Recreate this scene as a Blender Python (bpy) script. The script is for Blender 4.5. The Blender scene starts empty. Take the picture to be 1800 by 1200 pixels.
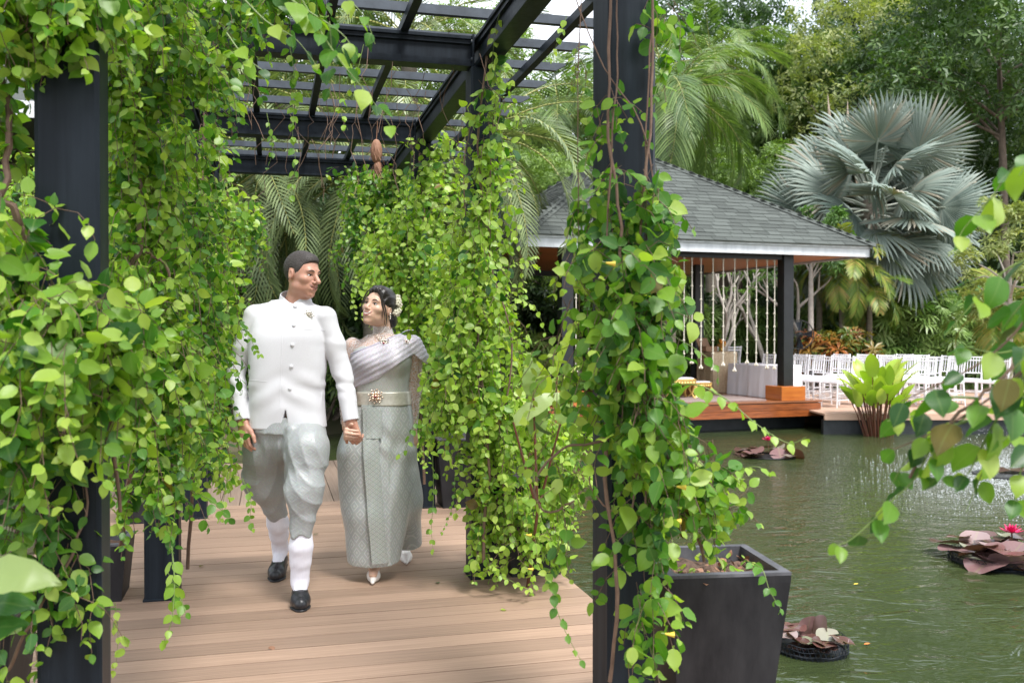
import bpy, math, random
import numpy as np
from mathutils import Vector, Matrix, Euler

random.seed(7)
RNG = np.random.default_rng(7)
PI = math.pi
R = math.radians
sc = bpy.context.scene
COL = sc.collection

# ------------------------------------------------------------------ camera
YAW = R(14.4)
CAM_H = 1.40
FPX = 1650.0
cam_d = bpy.data.cameras.new('camera')
cam_d.lens = 33.0
cam_d.sensor_width = 36.0
cam_d.clip_start = 0.05
cam_d.clip_end = 1500
cam_d.dof.use_dof = True
cam_d.dof.focus_distance = 5.0
cam_d.dof.aperture_fstop = 4.2
cam = bpy.data.objects.new('camera', cam_d)
COL.objects.link(cam)
cam.location = (0, 0, CAM_H)
cam.rotation_euler = (R(90 - 0.625), 0, -YAW)
sc.camera = cam

# ------------------------------------------------------------------ light
SUN_EL, SUN_AZ = R(60), R(160)       # azimuth measured clockwise from +Y
w = bpy.data.worlds.new('World')
sc.world = w
w.use_nodes = True
nt = w.node_tree
for n in list(nt.nodes):
    nt.nodes.remove(n)
out = nt.nodes.new('ShaderNodeOutputWorld')
bg = nt.nodes.new('ShaderNodeBackground')
sky = nt.nodes.new('ShaderNodeTexSky')
sky.sky_type = 'NISHITA'
sky.sun_disc = False
sky.sun_elevation = SUN_EL
sky.sun_rotation = SUN_AZ
sky.air_density = 1.0
sky.dust_density = 2.5
bg.inputs['Strength'].default_value = 0.15
# thin broken cloud: the blue sky veiled by bright white
geo = nt.nodes.new('ShaderNodeTexCoord')
mp = nt.nodes.new('ShaderNodeMapping')
mp.inputs['Scale'].default_value = (1.0, 1.0, 2.4)
cn = nt.nodes.new('ShaderNodeTexNoise')
cn.inputs['Scale'].default_value = 2.2
cn.inputs['Detail'].default_value = 6
cr = nt.nodes.new('ShaderNodeMapRange')
cr.inputs['From Min'].default_value = 0.35
cr.inputs['From Max'].default_value = 0.62
cr.inputs['To Min'].default_value = 0.55
cr.inputs['To Max'].default_value = 0.95
mx = nt.nodes.new('ShaderNodeMixRGB')
mx.inputs['Color2'].default_value = (6.8, 7.05, 7.4, 1)
L = nt.links.new
L(geo.outputs['Generated'], mp.inputs['Vector'])
L(mp.outputs['Vector'], cn.inputs['Vector'])
L(cn.outputs['Fac'], cr.inputs['Value'])
L(cr.outputs['Result'], mx.inputs['Fac'])
L(sky.outputs['Color'], mx.inputs['Color1'])
L(mx.outputs['Color'], bg.inputs['Color'])
L(bg.outputs['Background'], out.inputs['Surface'])

sd = bpy.data.lights.new('sun', 'SUN')
sd.energy = 3.0
sd.angle = R(16)
sd.color = (1.0, 0.975, 0.94)
sun = bpy.data.objects.new('sun', sd)
COL.objects.link(sun)
sv = Vector((math.sin(SUN_AZ) * math.cos(SUN_EL), math.cos(SUN_AZ) * math.cos(SUN_EL), math.sin(SUN_EL)))
sun.rotation_euler = sv.to_track_quat('Z', 'Y').to_euler()
sun.location = (0, 0, 20)

sc.view_settings.view_transform = 'Standard'
sc.view_settings.look = 'None'
sc.view_settings.gamma = 1.0
sc.view_settings.exposure = 1.0
sc.view_settings.use_curve_mapping = False
sc.render.engine = 'CYCLES'
sc.cycles.use_denoising = True
sc.cycles.max_bounces = 8
sc.cycles.transparent_max_bounces = 12

# ------------------------------------------------------------------ frame helpers
CY, SY = math.cos(YAW), math.sin(YAW)


def W(px, py, Z):
    """a point of the 1800x1200 photo at depth Z, as a world point"""
    x, z = (px - 900) / FPX * Z, CAM_H + (582 - py) / FPX * Z
    return Vector((x * CY + Z * SY, -x * SY + Z * CY, z))


def G(px, Z, z=0.0):
    v = W(px, 582, Z)
    v.z = z
    return v


# ------------------------------------------------------------------ materials
def new_mat(name):
    m = bpy.data.materials.new(name)
    m.use_nodes = True
    t = m.node_tree
    for n in list(t.nodes):
        t.nodes.remove(n)
    o = t.nodes.new('ShaderNodeOutputMaterial')
    return m, t, o


def nd(t, typ, **kw):
    n = t.nodes.new('ShaderNode' + typ)
    for k, v in kw.items():
        if k in n.inputs:
            n.inputs[k].default_value = v
        else:
            setattr(n, k, v)
    return n


def bump_of(t, fac, dist, strength=1.0):
    b = nd(t, 'Bump')
    b.inputs['Strength'].default_value = strength
    b.inputs['Distance'].default_value = dist
    t.links.new(fac, b.inputs['Height'])
    return b.outputs['Normal']


def mat(name, c1, c2=None, rough=0.5, scale=6.0, bump=0.0, metal=0.0, spec=0.5, stretch=(1, 1, 1), objvar=0.0, detail=5, coat=0.0, bscale=None, coords='Object'):
    """a surface mottled between two tones, with optional relief and per-object tone"""
    m, t, o = new_mat(name)
    if c2 is None:
        c2 = tuple(x * 0.8 for x in c1)
    p = nd(t, 'BsdfPrincipled')
    p.inputs['Roughness'].default_value = rough
    p.inputs['Metallic'].default_value = metal
    p.inputs['Specular IOR Level'].default_value = spec
    p.inputs['Coat Weight'].default_value = coat
    tc = nd(t, 'TexCoord')
    mpn = nd(t, 'Mapping')
    mpn.inputs['Scale'].default_value = stretch
    t.links.new(tc.outputs[coords], mpn.inputs['Vector'])
    oi = nd(t, 'ObjectInfo')
    ad = nd(t, 'VectorMath', operation='ADD')
    ml = nd(t, 'VectorMath', operation='SCALE')
    ml.inputs['Scale'].default_value = 17.0
    cmb = nd(t, 'CombineXYZ')
    t.links.new(oi.outputs['Random'], cmb.inputs[0])
    t.links.new(oi.outputs['Random'], cmb.inputs[1])
    t.links.new(cmb.outputs[0], ml.inputs[0])
    t.links.new(mpn.outputs[0], ad.inputs[0])
    t.links.new(ml.outputs[0], ad.inputs[1])
    n = nd(t, 'TexNoise', Scale=scale, Detail=detail, Roughness=0.6)
    t.links.new(ad.outputs[0], n.inputs['Vector'])
    r = nd(t, 'MapRange')
    r.inputs['From Min'].default_value = 0.3
    r.inputs['From Max'].default_value = 0.7
    t.links.new(n.outputs['Fac'], r.inputs['Value'])
    mixn = nd(t, 'MixRGB')
    mixn.inputs['Color1'].default_value = (*c1, 1)
    mixn.inputs['Color2'].default_value = (*c2, 1)
    t.links.new(r.outputs[0], mixn.inputs['Fac'])
    col = mixn.outputs[0]
    if objvar:
        hs = nd(t, 'HueSaturation')
        mr = nd(t, 'MapRange')
        mr.inputs['To Min'].default_value = 1 - objvar
        mr.inputs['To Max'].default_value = 1 + objvar
        t.links.new(oi.outputs['Random'], mr.inputs['Value'])
        t.links.new(mr.outputs[0], hs.inputs['Value'])
        t.links.new(col, hs.inputs['Color'])
        col = hs.outputs[0]
    t.links.new(col, p.inputs['Base Color'])
    if bump:
        src = n.outputs['Fac']
        if bscale:
            n2 = nd(t, 'TexNoise', Scale=bscale, Detail=4)
            t.links.new(ad.outputs[0], n2.inputs['Vector'])
            src = n2.outputs['Fac']
        t.links.new(bump_of(t, src, bump), p.inputs['Normal'])
    t.links.new(p.outputs[0], o.inputs['Surface'])
    return m


def leaf_mat(name, ramp, rough=0.38, trans=0.32, tcol=1.35, spec=0.5, vein=0.25):
    """leaf surface: tint from each leaf's own number, paler midrib, light passing through"""
    m, t, o = new_mat(name)
    oi = nd(t, 'ObjectInfo')
    at = nd(t, 'Attribute', attribute_name='tint')
    a = nd(t, 'Math', operation='ADD')
    t.links.new(oi.outputs['Random'], a.inputs[0])
    t.links.new(at.outputs['Fac'], a.inputs[1])
    f = nd(t, 'Math', operation='PINGPONG')
    f.inputs[1].default_value = 1.0
    t.links.new(a.outputs[0], f.inputs[0])
    cr_ = nd(t, 'ValToRGB')
    els = cr_.color_ramp.elements
    els[0].position = ramp[0][0]
    els[0].color = (*ramp[0][1], 1)
    els[1].position = ramp[-1][0]
    els[1].color = (*ramp[-1][1], 1)
    for p_, c_ in ramp[1:-1]:
        e = els.new(p_)
        e.color = (*c_, 1)
    t.links.new(f.outputs[0], cr_.inputs[0])
    uv = nd(t, 'UVMap', uv_map='UVMap')
    sp = nd(t, 'SeparateXYZ')
    t.links.new(uv.outputs[0], sp.inputs[0])
    # |u-0.5| small = midrib ; side veins from v + |u|
    s1 = nd(t, 'Math', operation='SUBTRACT')
    s1.inputs[1].default_value = 0.5
    t.links.new(sp.outputs[0], s1.inputs[0])
    ab = nd(t, 'Math', operation='ABSOLUTE')
    t.links.new(s1.outputs[0], ab.inputs[0])
    mr = nd(t, 'MapRange')
    mr.inputs['From Min'].default_value = 0.015
    mr.inputs['From Max'].default_value = 0.05
    mr.inputs['To Min'].default_value = 1.0
    mr.inputs['To Max'].default_value = 0.0
    t.links.new(ab.outputs[0], mr.inputs['Value'])
    v1 = nd(t, 'Math', operation='SUBTRACT')
    t.links.new(sp.outputs[1], v1.inputs[0])
    t.links.new(ab.outputs[0], v1.inputs[1])
    v2 = nd(t, 'Math', operation='MULTIPLY')
    v2.inputs[1].default_value = 40.0
    t.links.new(v1.outputs[0], v2.inputs[0])
    v3 = nd(t, 'Math', operation='SINE')
    t.links.new(v2.outputs[0], v3.inputs[0])
    v4 = nd(t, 'MapRange')
    v4.inputs['From Min'].default_value = 0.85
    v4.inputs['From Max'].default_value = 1.0
    v4.inputs['To Max'].default_value = 0.5
    t.links.new(v3.outputs[0], v4.inputs['Value'])
    vm = nd(t, 'Math', operation='MAXIMUM')
    t.links.new(mr.outputs[0], vm.inputs[0])
    t.links.new(v4.outputs[0], vm.inputs[1])
    vs = nd(t, 'Math', operation='MULTIPLY')
    vs.inputs[1].default_value = vein
    t.links.new(vm.outputs[0], vs.inputs[0])
    mixv = nd(t, 'MixRGB')
    t.links.new(vs.outputs[0], mixv.inputs['Fac'])
    t.links.new(cr_.outputs[0], mixv.inputs['Color1'])
    mixv.inputs['Color2'].default_value = (0.30, 0.42, 0.12, 1)
    p = nd(t, 'BsdfPrincipled')
    p.inputs['Roughness'].default_value = rough
    p.inputs['Specular IOR Level'].default_value = spec
    t.links.new(mixv.outputs[0], p.inputs['Base Color'])
    tr = nd(t, 'BsdfTranslucent')
    g = nd(t, 'MixRGB', blend_type='MULTIPLY')
    g.inputs['Fac'].default_value = 1.0
    g.inputs['Color2'].default_value = (tcol * 0.92, tcol, tcol * 0.30, 1)
    t.links.new(cr_.outputs[0], g.inputs['Color1'])
    t.links.new(g.outputs[0], tr.inputs['Color'])
    ms = nd(t, 'MixShader')
    ms.inputs[0].default_value = trans
    t.links.new(p.outputs[0], ms.inputs[1])
    t.links.new(tr.outputs[0], ms.inputs[2])
    t.links.new(ms.outputs[0], o.inputs['Surface'])
    return m


# ------------------------------------------------------------------ object helpers
def tag(o, label=None, cat=None, group=None, kind=None):
    if label:
        o['label'] = label
    if cat:
        o['category'] = cat
    if group:
        o['group'] = group
    if kind:
        o['kind'] = kind
    return o


def empty(name, loc=(0, 0, 0), rz=0.0, parent=None):
    o = bpy.data.objects.new(name, None)
    o.empty_display_size = 0.1
    o.location = loc
    o.rotation_euler = (0, 0, rz)
    o.parent = parent
    COL.objects.link(o)
    return o


def link(name, me, parent=None, m=None, loc=None, rot=None, scale=None):
    if m is not None and not me.materials:
        me.materials.append(m)
    o = bpy.data.objects.new(name, me)
    if parent is not None:
        o.parent = parent
    if loc is not None:
        o.location = loc
    if rot is not None:
        o.rotation_euler = rot
    if scale is not None:
        o.scale = scale
    COL.objects.link(o)
    return o


def copy_tree(o, parent=None):
    c = o.copy()
    COL.objects.link(c)
    c.parent = parent
    for ch in list(o.children):
        copy_tree(ch, c)
    return c


def raw_mesh(name, verts, loops, starts, uvs=None, tint=None, smooth=True):
    """fast mesh from flat arrays"""
    me = bpy.data.meshes.new(name)
    verts = np.ascontiguousarray(verts, dtype=np.float32)
    loops = np.ascontiguousarray(loops, dtype=np.int32)
    starts = np.ascontiguousarray(starts, dtype=np.int32)
    me.vertices.add(len(verts))
    me.vertices.foreach_set('co', verts.ravel())
    me.loops.add(len(loops))
    me.loops.foreach_set('vertex_index', loops)
    me.polygons.add(len(starts))
    me.polygons.foreach_set('loop_start', starts)
    if uvs is not None:
        u = me.uv_layers.new(name='UVMap')
        u.data.foreach_set('uv', np.ascontiguousarray(uvs, dtype=np.float32).ravel())
    if tint is not None:
        a = me.attributes.new('tint', 'FLOAT', 'POINT')
        a.data.foreach_set('value', np.ascontiguousarray(tint, dtype=np.float32))
    me.update(calc_edges=True)
    me.validate()
    if smooth:
        me.polygons.foreach_set('use_smooth', np.ones(len(me.polygons), dtype=bool))
    return me


class MB:
    """collects shapes, then makes one mesh"""

    def __init__(s):
        s.v, s.f = [], []

    def add(s, vs, fs):
        b = len(s.v)
        s.v += [tuple(v) for v in vs]
        s.f += [tuple(b + i for i in f) for f in fs]
        return s

    def box(s, c, d, rz=0.0, taper=1.0, bev=0.0, M=None):
        """box at centre c with full sizes d; top scaled by taper; bevelled vertical edges"""
        hx, hy, hz = d[0] / 2, d[1] / 2, d[2] / 2
        if bev <= 0:
            ring = [(-1, -1), (1, -1), (1, 1), (-1, 1)]
            pts = [(hx * a, hy * b_) for a, b_ in ring]
            ch = [(-hz, 1, 1.0), (hz, taper, 1.0)]
        else:
            b = bev
            pts = [(-hx + b, -hy), (hx - b, -hy), (hx, -hy + b), (hx, hy - b), (hx - b, hy), (-hx + b, hy), (-hx, hy - b), (-hx, -hy + b)]
            ch = [(-hz, 1, 1 - b / max(hx, hy)), (-hz + b, 1, 1), (hz - b, taper, 1), (hz, taper, 1 - b / max(hx, hy))]
        vs = []
        for z, tp, k in ch:
            for x, y in pts:
                vs.append(Vector((x * tp * k, y * tp * k, z)))
        n = len(pts)
        fs = [tuple(range(n))[::-1], tuple(range((len(ch) - 1) * n, len(ch) * n))]
        for r_ in range(len(ch) - 1):
            for i in range(n):
                j = (i + 1) % n
                fs.append((r_ * n + i, r_ * n + j, (r_ + 1) * n + j, (r_ + 1) * n + i))
        m3 = Matrix.Rotation(rz, 3, 'Z') if M is None else M
        c = Vector(c)
        return s.add([m3 @ v + c for v in vs], fs)

    def tube(s, pts, rad, n=8, cap=True):
        """tube along points; rad a number or a list"""
        pts = [Vector(p) for p in pts]
        if not hasattr(rad, '__len__'):
            rad = [rad] * len(pts)
        d0 = (pts[1] - pts[0]).normalized()
        up = Vector((0, 0, 1)) if abs(d0.z) < 0.9 else Vector((1, 0, 0))
        u = d0.cross(up).normalized()
        vs, fs = [], []
        for i, p in enumerate(pts):
            a, b = pts[max(0, i - 1)], pts[min(len(pts) - 1, i + 1)]
            d = (b - a)
            d = d.normalized() if d.length > 1e-9 else d0
            u = (u - d * u.dot(d))
            u = u.normalized() if u.length > 1e-6 else d.orthogonal().normalized()
            v = d.cross(u)
            for k in range(n):
                t_ = 2 * PI * k / n
                vs.append(p + (u * math.cos(t_) + v * math.sin(t_)) * rad[i])
        for i in range(len(pts) - 1):
            for k in range(n):
                j = (k + 1) % n
                fs.append((i * n + k, i * n + j, (i + 1) * n + j, (i + 1) * n + k))
        if cap:
            fs.append(tuple(range(n))[::-1])
            fs.append(tuple((len(pts) - 1) * n + k for k in range(n)))
        return s.add(vs, fs)

    def lathe(s, prof, n=20, c=(0, 0, 0)):
        vs, fs = [], []
        for r_, z in prof:
            for k in range(n):
                t_ = 2 * PI * k / n
                vs.append((c[0] + r_ * math.cos(t_), c[1] + r_ * math.sin(t_), c[2] + z))
        for i in range(len(prof) - 1):
            for k in range(n):
                j = (k + 1) % n
                fs.append((i * n + k, i * n + j, (i + 1) * n + j, (i + 1) * n + k))
        fs.append(tuple(range(n))[::-1])
        fs.append(tuple((len(prof) - 1) * n + k for k in range(n)))
        return s.add(vs, fs)

    def ball(s, c, r_, n=8, m=6):
        if not hasattr(r_, '__len__'):
            r_ = (r_, r_, r_)
        vs, fs = [], []
        for i in range(1, m):
            ph = PI * i / m
            for k in range(n):
                t_ = 2 * PI * k / n
                vs.append((c[0] + r_[0] * math.sin(ph) * math.cos(t_), c[1] + r_[1] * math.sin(ph) * math.sin(t_), c[2] + r_[2] * math.cos(ph)))
        vs.append((c[0], c[1], c[2] + r_[2]))
        vs.append((c[0], c[1], c[2] - r_[2]))
        for i in range(m - 2):
            for k in range(n):
                j = (k + 1) % n
                fs.append((i * n + j, i * n + k, (i + 1) * n + k, (i + 1) * n + j))
        T, B = len(vs) - 2, len(vs) - 1
        for k in range(n):
            j = (k + 1) % n
            fs.append((T, k, j))
            fs.append((B, (m - 2) * n + j, (m - 2) * n + k))
        return s.add(vs, fs)

    def mesh(s, name, m=None, smooth=False):
        me = bpy.data.meshes.new(name)
        me.from_pydata(s.v, [], s.f)
        me.update()
        if smooth:
            me.polygons.foreach_set('use_smooth', np.ones(len(me.polygons), dtype=bool))
            try:
                me.set_sharp_from_angle(angle=R(40))
            except Exception:
                pass
        if m:
            me.materials.append(m)
        return me

    def obj(s, name, m, parent=None, smooth=False, loc=None, rz=None):
        return link(name, s.mesh(name, m, smooth), parent, loc=loc, rot=None if rz is None else (0, 0, rz))


def scatter(name, T, pos, rot, scl, tint):
    """many copies of a small template joined in one mesh. T=(verts, faces list, uv per vertex)"""
    V, F, U = T
    V = np.asarray(V, dtype=np.float64)
    n, k = len(pos), len(V)
    scl = np.asarray(scl)
    if scl.ndim == 1:
        scl = np.repeat(scl[:, None], 3, 1)
    P = np.einsum('nij,nkj->nki', rot, V[None] * scl[:, None, :]) + np.asarray(pos)[:, None, :]
    loops = np.concatenate([np.array(f) for f in F])
    lens = np.array([len(f) for f in F])
    starts = np.concatenate([[0], np.cumsum(lens)[:-1]])
    off = (np.arange(n) * k)[:, None]
    LL = (loops[None] + off).ravel()
    SS = (starts[None] + (np.arange(n) * len(loops))[:, None]).ravel()
    uv = np.asarray(U, dtype=np.float32)[loops]
    UU = np.tile(uv, (n, 1))
    return raw_mesh(name, P.reshape(-1, 3), LL, SS, UU, np.repeat(tint, k))


def frames(fwd, nrm):
    """rotation matrices whose +Y is fwd and +Z close to nrm"""
    y = fwd / np.linalg.norm(fwd, axis=1, keepdims=True)
    z = nrm - (nrm * y).sum(1, keepdims=True) * y
    z /= np.linalg.norm(z, axis=1, keepdims=True) + 1e-9
    x = np.cross(y, z)
    return np.stack([x, y, z], axis=2)


def leaf_T(w_=0.62, fold=0.10, droop=0.12, petiole=0.12, wave=0.03, ph=0.0):
    """ovate leaf, length 1 along +Y, with a bent, slightly waved blade and a short stalk"""
    ys = [0.0, 0.10, 0.28, 0.50, 0.72, 0.89]
    ws = [0.0, 0.30, 0.475, 0.50, 0.37, 0.16]
    vs, uv = [(0, petiole, 0)], [(0.5, 0)]
    for k, (y, ww) in enumerate(zip(ys[1:], ws[1:])):
        zc = -droop * (y ** 2)
        yy = petiole + y * (1 - petiole)
        x = ww * w_
        a, b = wave * math.sin(k * 2.1 + ph), wave * math.sin(k * 1.7 + 2 + ph)
        vs += [(-x, yy, zc + fold * x * 2 + a), (0, yy, zc), (x, yy, zc + fold * x * 2 + b)]
        uv += [(0.5 - ww, y), (0.5, y), (0.5 + ww, y)]
    n = len(vs)
    vs.append((0.01, 1.0, -droop * 1.2)); uv.append((0.5, 1))
    vs += [(-0.014, 0, 0.01), (0.014, 0, 0.01)]
    uv += [(0.5, 0), (0.5, 0)]
    F = [(0, 2, 1), (0, 3, 2)]
    for r_ in range(4):
        b = 1 + r_ * 3
        F += [(b, b + 1, b + 4, b + 3), (b + 1, b + 2, b + 5, b + 4)]
    F += [(13, 14, n), (14, 15, n), (n + 1, n + 2, 0)]
    return vs, F, uv


def diamond_T(w_=0.5, fold=0.15):
    """small cheap leaf: two folded halves"""
    vs = [(0, 0, 0), (-w_ / 2, 0.5, fold), (0, 0.55, 0), (w_ / 2, 0.5, fold), (0, 1, -0.1)]
    return vs, [(0, 2, 4, 1), (0, 3, 4, 2)], [(0.5, 0), (0, .5), (.5, .5), (1, .5), (.5, 1)]


def rand_unit(n):
    v = RNG.normal(size=(n, 3))
    return v / np.linalg.norm(v, axis=1, keepdims=True)


# palette ------------------------------------------------------------------
M_steel = mat('dark_painted_steel', (0.004, 0.007, 0.011), (0.016, 0.023, 0.032), rough=0.45, scale=9, bump=0.0015, detail=8, stretch=(2.2, 2.2, 0.10), spec=0.2)
M_steel_edge = mat('worn_galvanised_steel', (0.045, 0.058, 0.075), (0.014, 0.020, 0.028), rough=0.42, scale=9, bump=0.002, spec=0.6)
M_deck = mat('brown_composite_board', (0.38, 0.26, 0.187), (0.25, 0.165, 0.117), rough=0.55, scale=5.0, stretch=(0.35, 16, 4), bump=0.0015, objvar=0.17, spec=0.35)
M_deck2 = mat('grey_brown_composite_board', (0.34, 0.25, 0.19), (0.24, 0.17, 0.125), rough=0.55, scale=5.0, stretch=(16, 0.35, 4), bump=0.0015, objvar=0.12, spec=0.35)
M_fardeck = mat('pale_pinkish_board', (0.50, 0.33, 0.24), (0.40, 0.26, 0.19), rough=0.6, scale=4.0, stretch=(0.4, 12, 4), objvar=0.08)
M_dark = mat('black_painted_metal', (0.006, 0.007, 0.008), (0.012, 0.013, 0.015), rough=0.45, scale=8)
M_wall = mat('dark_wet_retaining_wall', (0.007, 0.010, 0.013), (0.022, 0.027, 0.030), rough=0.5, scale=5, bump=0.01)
M_shingle = mat('grey_asphalt_shingle', (0.056, 0.064, 0.059), (0.094, 0.104, 0.096), rough=0.9, scale=60, bump=0.003, objvar=0.22, spec=0.2)
M_white = mat('white_fascia_paint', (0.66, 0.68, 0.70), (0.47, 0.49, 0.51), rough=0.5, scale=7, detail=8, stretch=(1, 1, 0.35))
M_chair = mat('white_lacquer', (0.78, 0.78, 0.80), (0.70, 0.70, 0.73), rough=0.3, scale=8, spec=0.5)
M_teak = mat('varnished_teak', (0.30, 0.085, 0.022), (0.13, 0.034, 0.010), rough=0.28, scale=4, stretch=(0.8, 10, 6), bump=0.001, objvar=0.2, coat=0.3)
M_soffit = mat('warm_wood_soffit', (0.42, 0.15, 0.05), (0.26, 0.085, 0.03), rough=0.4, scale=4, stretch=(0.6, 9, 3), objvar=0.15)
M_block = mat('orange_wood_block', (0.50, 0.16, 0.03), (0.34, 0.09, 0.018), rough=0.3, scale=3, stretch=(1, 1, 6), coat=0.3)
M_stage = mat('polished_stage_wood', (0.33, 0.13, 0.06), (0.22, 0.08, 0.035), rough=0.22, scale=4, stretch=(0.6, 9, 3), objvar=0.15, coat=0.3)
M_cloth = mat('white_cotton_cloth', (0.84, 0.83, 0.87), (0.80, 0.79, 0.84), rough=0.8, scale=4, bump=0.003)
M_bark = mat('grey_brown_bark', (0.17, 0.13, 0.10), (0.075, 0.058, 0.045), rough=0.9, scale=12, bump=0.02, stretch=(1, 1, 0.4))
M_palebark = mat('pale_grey_bark', (0.42, 0.38, 0.34), (0.28, 0.25, 0.22), rough=0.8, scale=9, bump=0.01)
M_palmtrunk = mat('ringed_palm_bark', (0.23, 0.20, 0.16), (0.11, 0.09, 0.07), rough=0.9, scale=5, stretch=(1, 1, 7), bump=0.02)
M_stem = mat('brown_vine_stem', (0.20, 0.125, 0.085), (0.11, 0.065, 0.045), rough=0.75, scale=30, bump=0.002)
M_greenstem = mat('green_young_stem', (0.18, 0.26, 0.06), (0.12, 0.18, 0.04), rough=0.5, scale=20)
M_pot = mat('dark_stained_planter', (0.006, 0.006, 0.008), (0.032, 0.031, 0.034), rough=0.55, scale=3, stretch=(2.5, 2.5, 0.8), bump=0.003, spec=0.25)
M_pot_rim = mat('worn_grey_planter_rim', (0.025, 0.025, 0.030), (0.12, 0.12, 0.135), rough=0.5, scale=9, bump=0.002)
M_soil = mat('leaf_littered_soil', (0.05, 0.032, 0.02), (0.17, 0.10, 0.07), rough=0.95, scale=30, bump=0.03)
M_soilwet = mat('wet_pot_soil', (0.02, 0.017, 0.013), (0.05, 0.04, 0.03), rough=0.4, scale=20, bump=0.01)
M_gold = mat('gold_leaf_finish', (0.80, 0.55, 0.20), (0.60, 0.38, 0.12), rough=0.32, scale=30, metal=0.85, bump=0.004)
M_sequin = mat('champagne_sequin_cloth', (0.78, 0.62, 0.42), (0.45, 0.33, 0.20), rough=0.35, scale=55, metal=0.4, bump=0.02)
M_string = mat('ivory_flower_string', (0.72, 0.68, 0.58), (0.60, 0.55, 0.45), rough=0.8, scale=20)

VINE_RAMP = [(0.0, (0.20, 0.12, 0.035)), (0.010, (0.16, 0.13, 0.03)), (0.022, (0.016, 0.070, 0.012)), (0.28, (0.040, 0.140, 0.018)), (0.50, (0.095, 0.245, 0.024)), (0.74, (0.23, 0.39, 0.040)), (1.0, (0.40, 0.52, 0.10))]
ML_vine = leaf_mat('vine_leaf', VINE_RAMP, rough=0.40, trans=0.42, tcol=1.6, spec=0.5)
ML_sprig = leaf_mat('young_vine_leaf', [(0.0, (0.16, 0.30, 0.03)), (1.0, (0.36, 0.47, 0.09))], rough=0.4, trans=0.4, tcol=1.4)
ML_tree = leaf_mat('broadleaf_foliage', [(0.0, (0.012, 0.040, 0.010)), (0.5, (0.036, 0.090, 0.020)), (1.0, (0.11, 0.19, 0.042))], rough=0.45, trans=0.3)
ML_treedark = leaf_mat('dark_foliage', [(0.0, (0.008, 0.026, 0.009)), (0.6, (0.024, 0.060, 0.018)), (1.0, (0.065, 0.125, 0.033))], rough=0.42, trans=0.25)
ML_treepale = leaf_mat('pale_yellow_green_foliage', [(0.0, (0.07, 0.12, 0.035)), (0.5, (0.17, 0.23, 0.07)), (1.0, (0.32, 0.35, 0.13))], rough=0.5, trans=0.35)
ML_hedge = leaf_mat('soft_green_foliage', [(0.0, (0.05, 0.11, 0.02)), (0.5, (0.12, 0.21, 0.045)), (1.0, (0.22, 0.33, 0.08))], rough=0.5, trans=0.35)
ML_rhapis = leaf_mat('lady_palm_leaf', [(0.0, (0.030, 0.085, 0.018)), (0.5, (0.085, 0.19, 0.035)), (1.0, (0.27, 0.39, 0.12))], rough=0.35, trans=0.25)
ML_palm = leaf_mat('date_palm_leaflet', [(0.0, (0.075, 0.11, 0.05)), (0.5, (0.13, 0.18, 0.075)), (1.0, (0.24, 0.30, 0.13))], rough=0.4, trans=0.25, tcol=1.2)
ML_palmlight = leaf_mat('feather_palm_leaflet', [(0.0, (0.055, 0.12, 0.035)), (0.5, (0.12, 0.20, 0.06)), (1.0, (0.24, 0.34, 0.11))], rough=0.38, trans=0.35, tcol=1.2)
ML_silver = leaf_mat('silver_palm_blade', [(0.0, (0.10, 0.145, 0.125)), (0.5, (0.165, 0.215, 0.19)), (0.93, (0.26, 0.31, 0.275)), (1.0, (0.30, 0.26, 0.20))], rough=0.65, trans=0.12, tcol=1.0, vein=0.05)
ML_areca = leaf_mat('areca_leaflet', [(0.0, (0.06, 0.14, 0.02)), (0.6, (0.15, 0.25, 0.035)), (0.9, (0.30, 0.33, 0.06)), (1.0, (0.42, 0.30, 0.10))], rough=0.4, trans=0.35, tcol=1.2)
ML_croton = leaf_mat('orange_croton_leaf', [(0.0, (0.05, 0.10, 0.02)), (0.55, (0.10, 0.14, 0.025)), (0.72, (0.30, 0.15, 0.03)), (0.88, (0.32, 0.09, 0.022)), (1.0, (0.12, 0.035, 0.02))], rough=0.4, trans=0.3, tcol=1.1)
ML_banana = leaf_mat('banana_leaf', [(0.0, (0.06, 0.14, 0.05)), (1.0, (0.14, 0.25, 0.09))], rough=0.35, trans=0.25)
ML_thalia = leaf_mat('yellow_green_water_leaf', [(0.0, (0.24, 0.38, 0.04)), (0.6, (0.38, 0.50, 0.07)), (1.0, (0.50, 0.56, 0.15))], rough=0.4, trans=0.4, tcol=1.2)
ML_lily = leaf_mat('water_lily_pad', [(0.0, (0.06, 0.035, 0.028)), (0.4, (0.14, 0.06, 0.055)), (0.7, (0.30, 0.20, 0.21)), (1.0, (0.24, 0.27, 0.18))], rough=0.2, trans=0.12, tcol=1.1, vein=0.1)
ML_frang = leaf_mat('frangipani_leaf', [(0.0, (0.05, 0.13, 0.03)), (1.0, (0.17, 0.30, 0.08))], rough=0.35, trans=0.3)
ML_grass = leaf_mat('lawn_grass', [(0.0, (0.05, 0.09, 0.02)), (1.0, (0.14, 0.20, 0.05))], rough=0.6, trans=0.2)
M_petal = mat('magenta_petal', (0.62, 0.015, 0.13), (0.50, 0.008, 0.09), rough=0.45, scale=20)
M_redstem = mat('dark_red_stem', (0.14, 0.030, 0.022), (0.08, 0.05, 0.02), rough=0.4, scale=20)
M_yellow = mat('yellow_flower', (0.72, 0.52, 0.06), (0.60, 0.48, 0.06), rough=0.5, scale=20)
M_deadleaf = mat('dry_brown_leaf', (0.20, 0.09, 0.045), (0.30, 0.16, 0.10), rough=0.7, scale=30)

# ================================================================== GROUND, WATER
WATER_Z = -0.35
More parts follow.
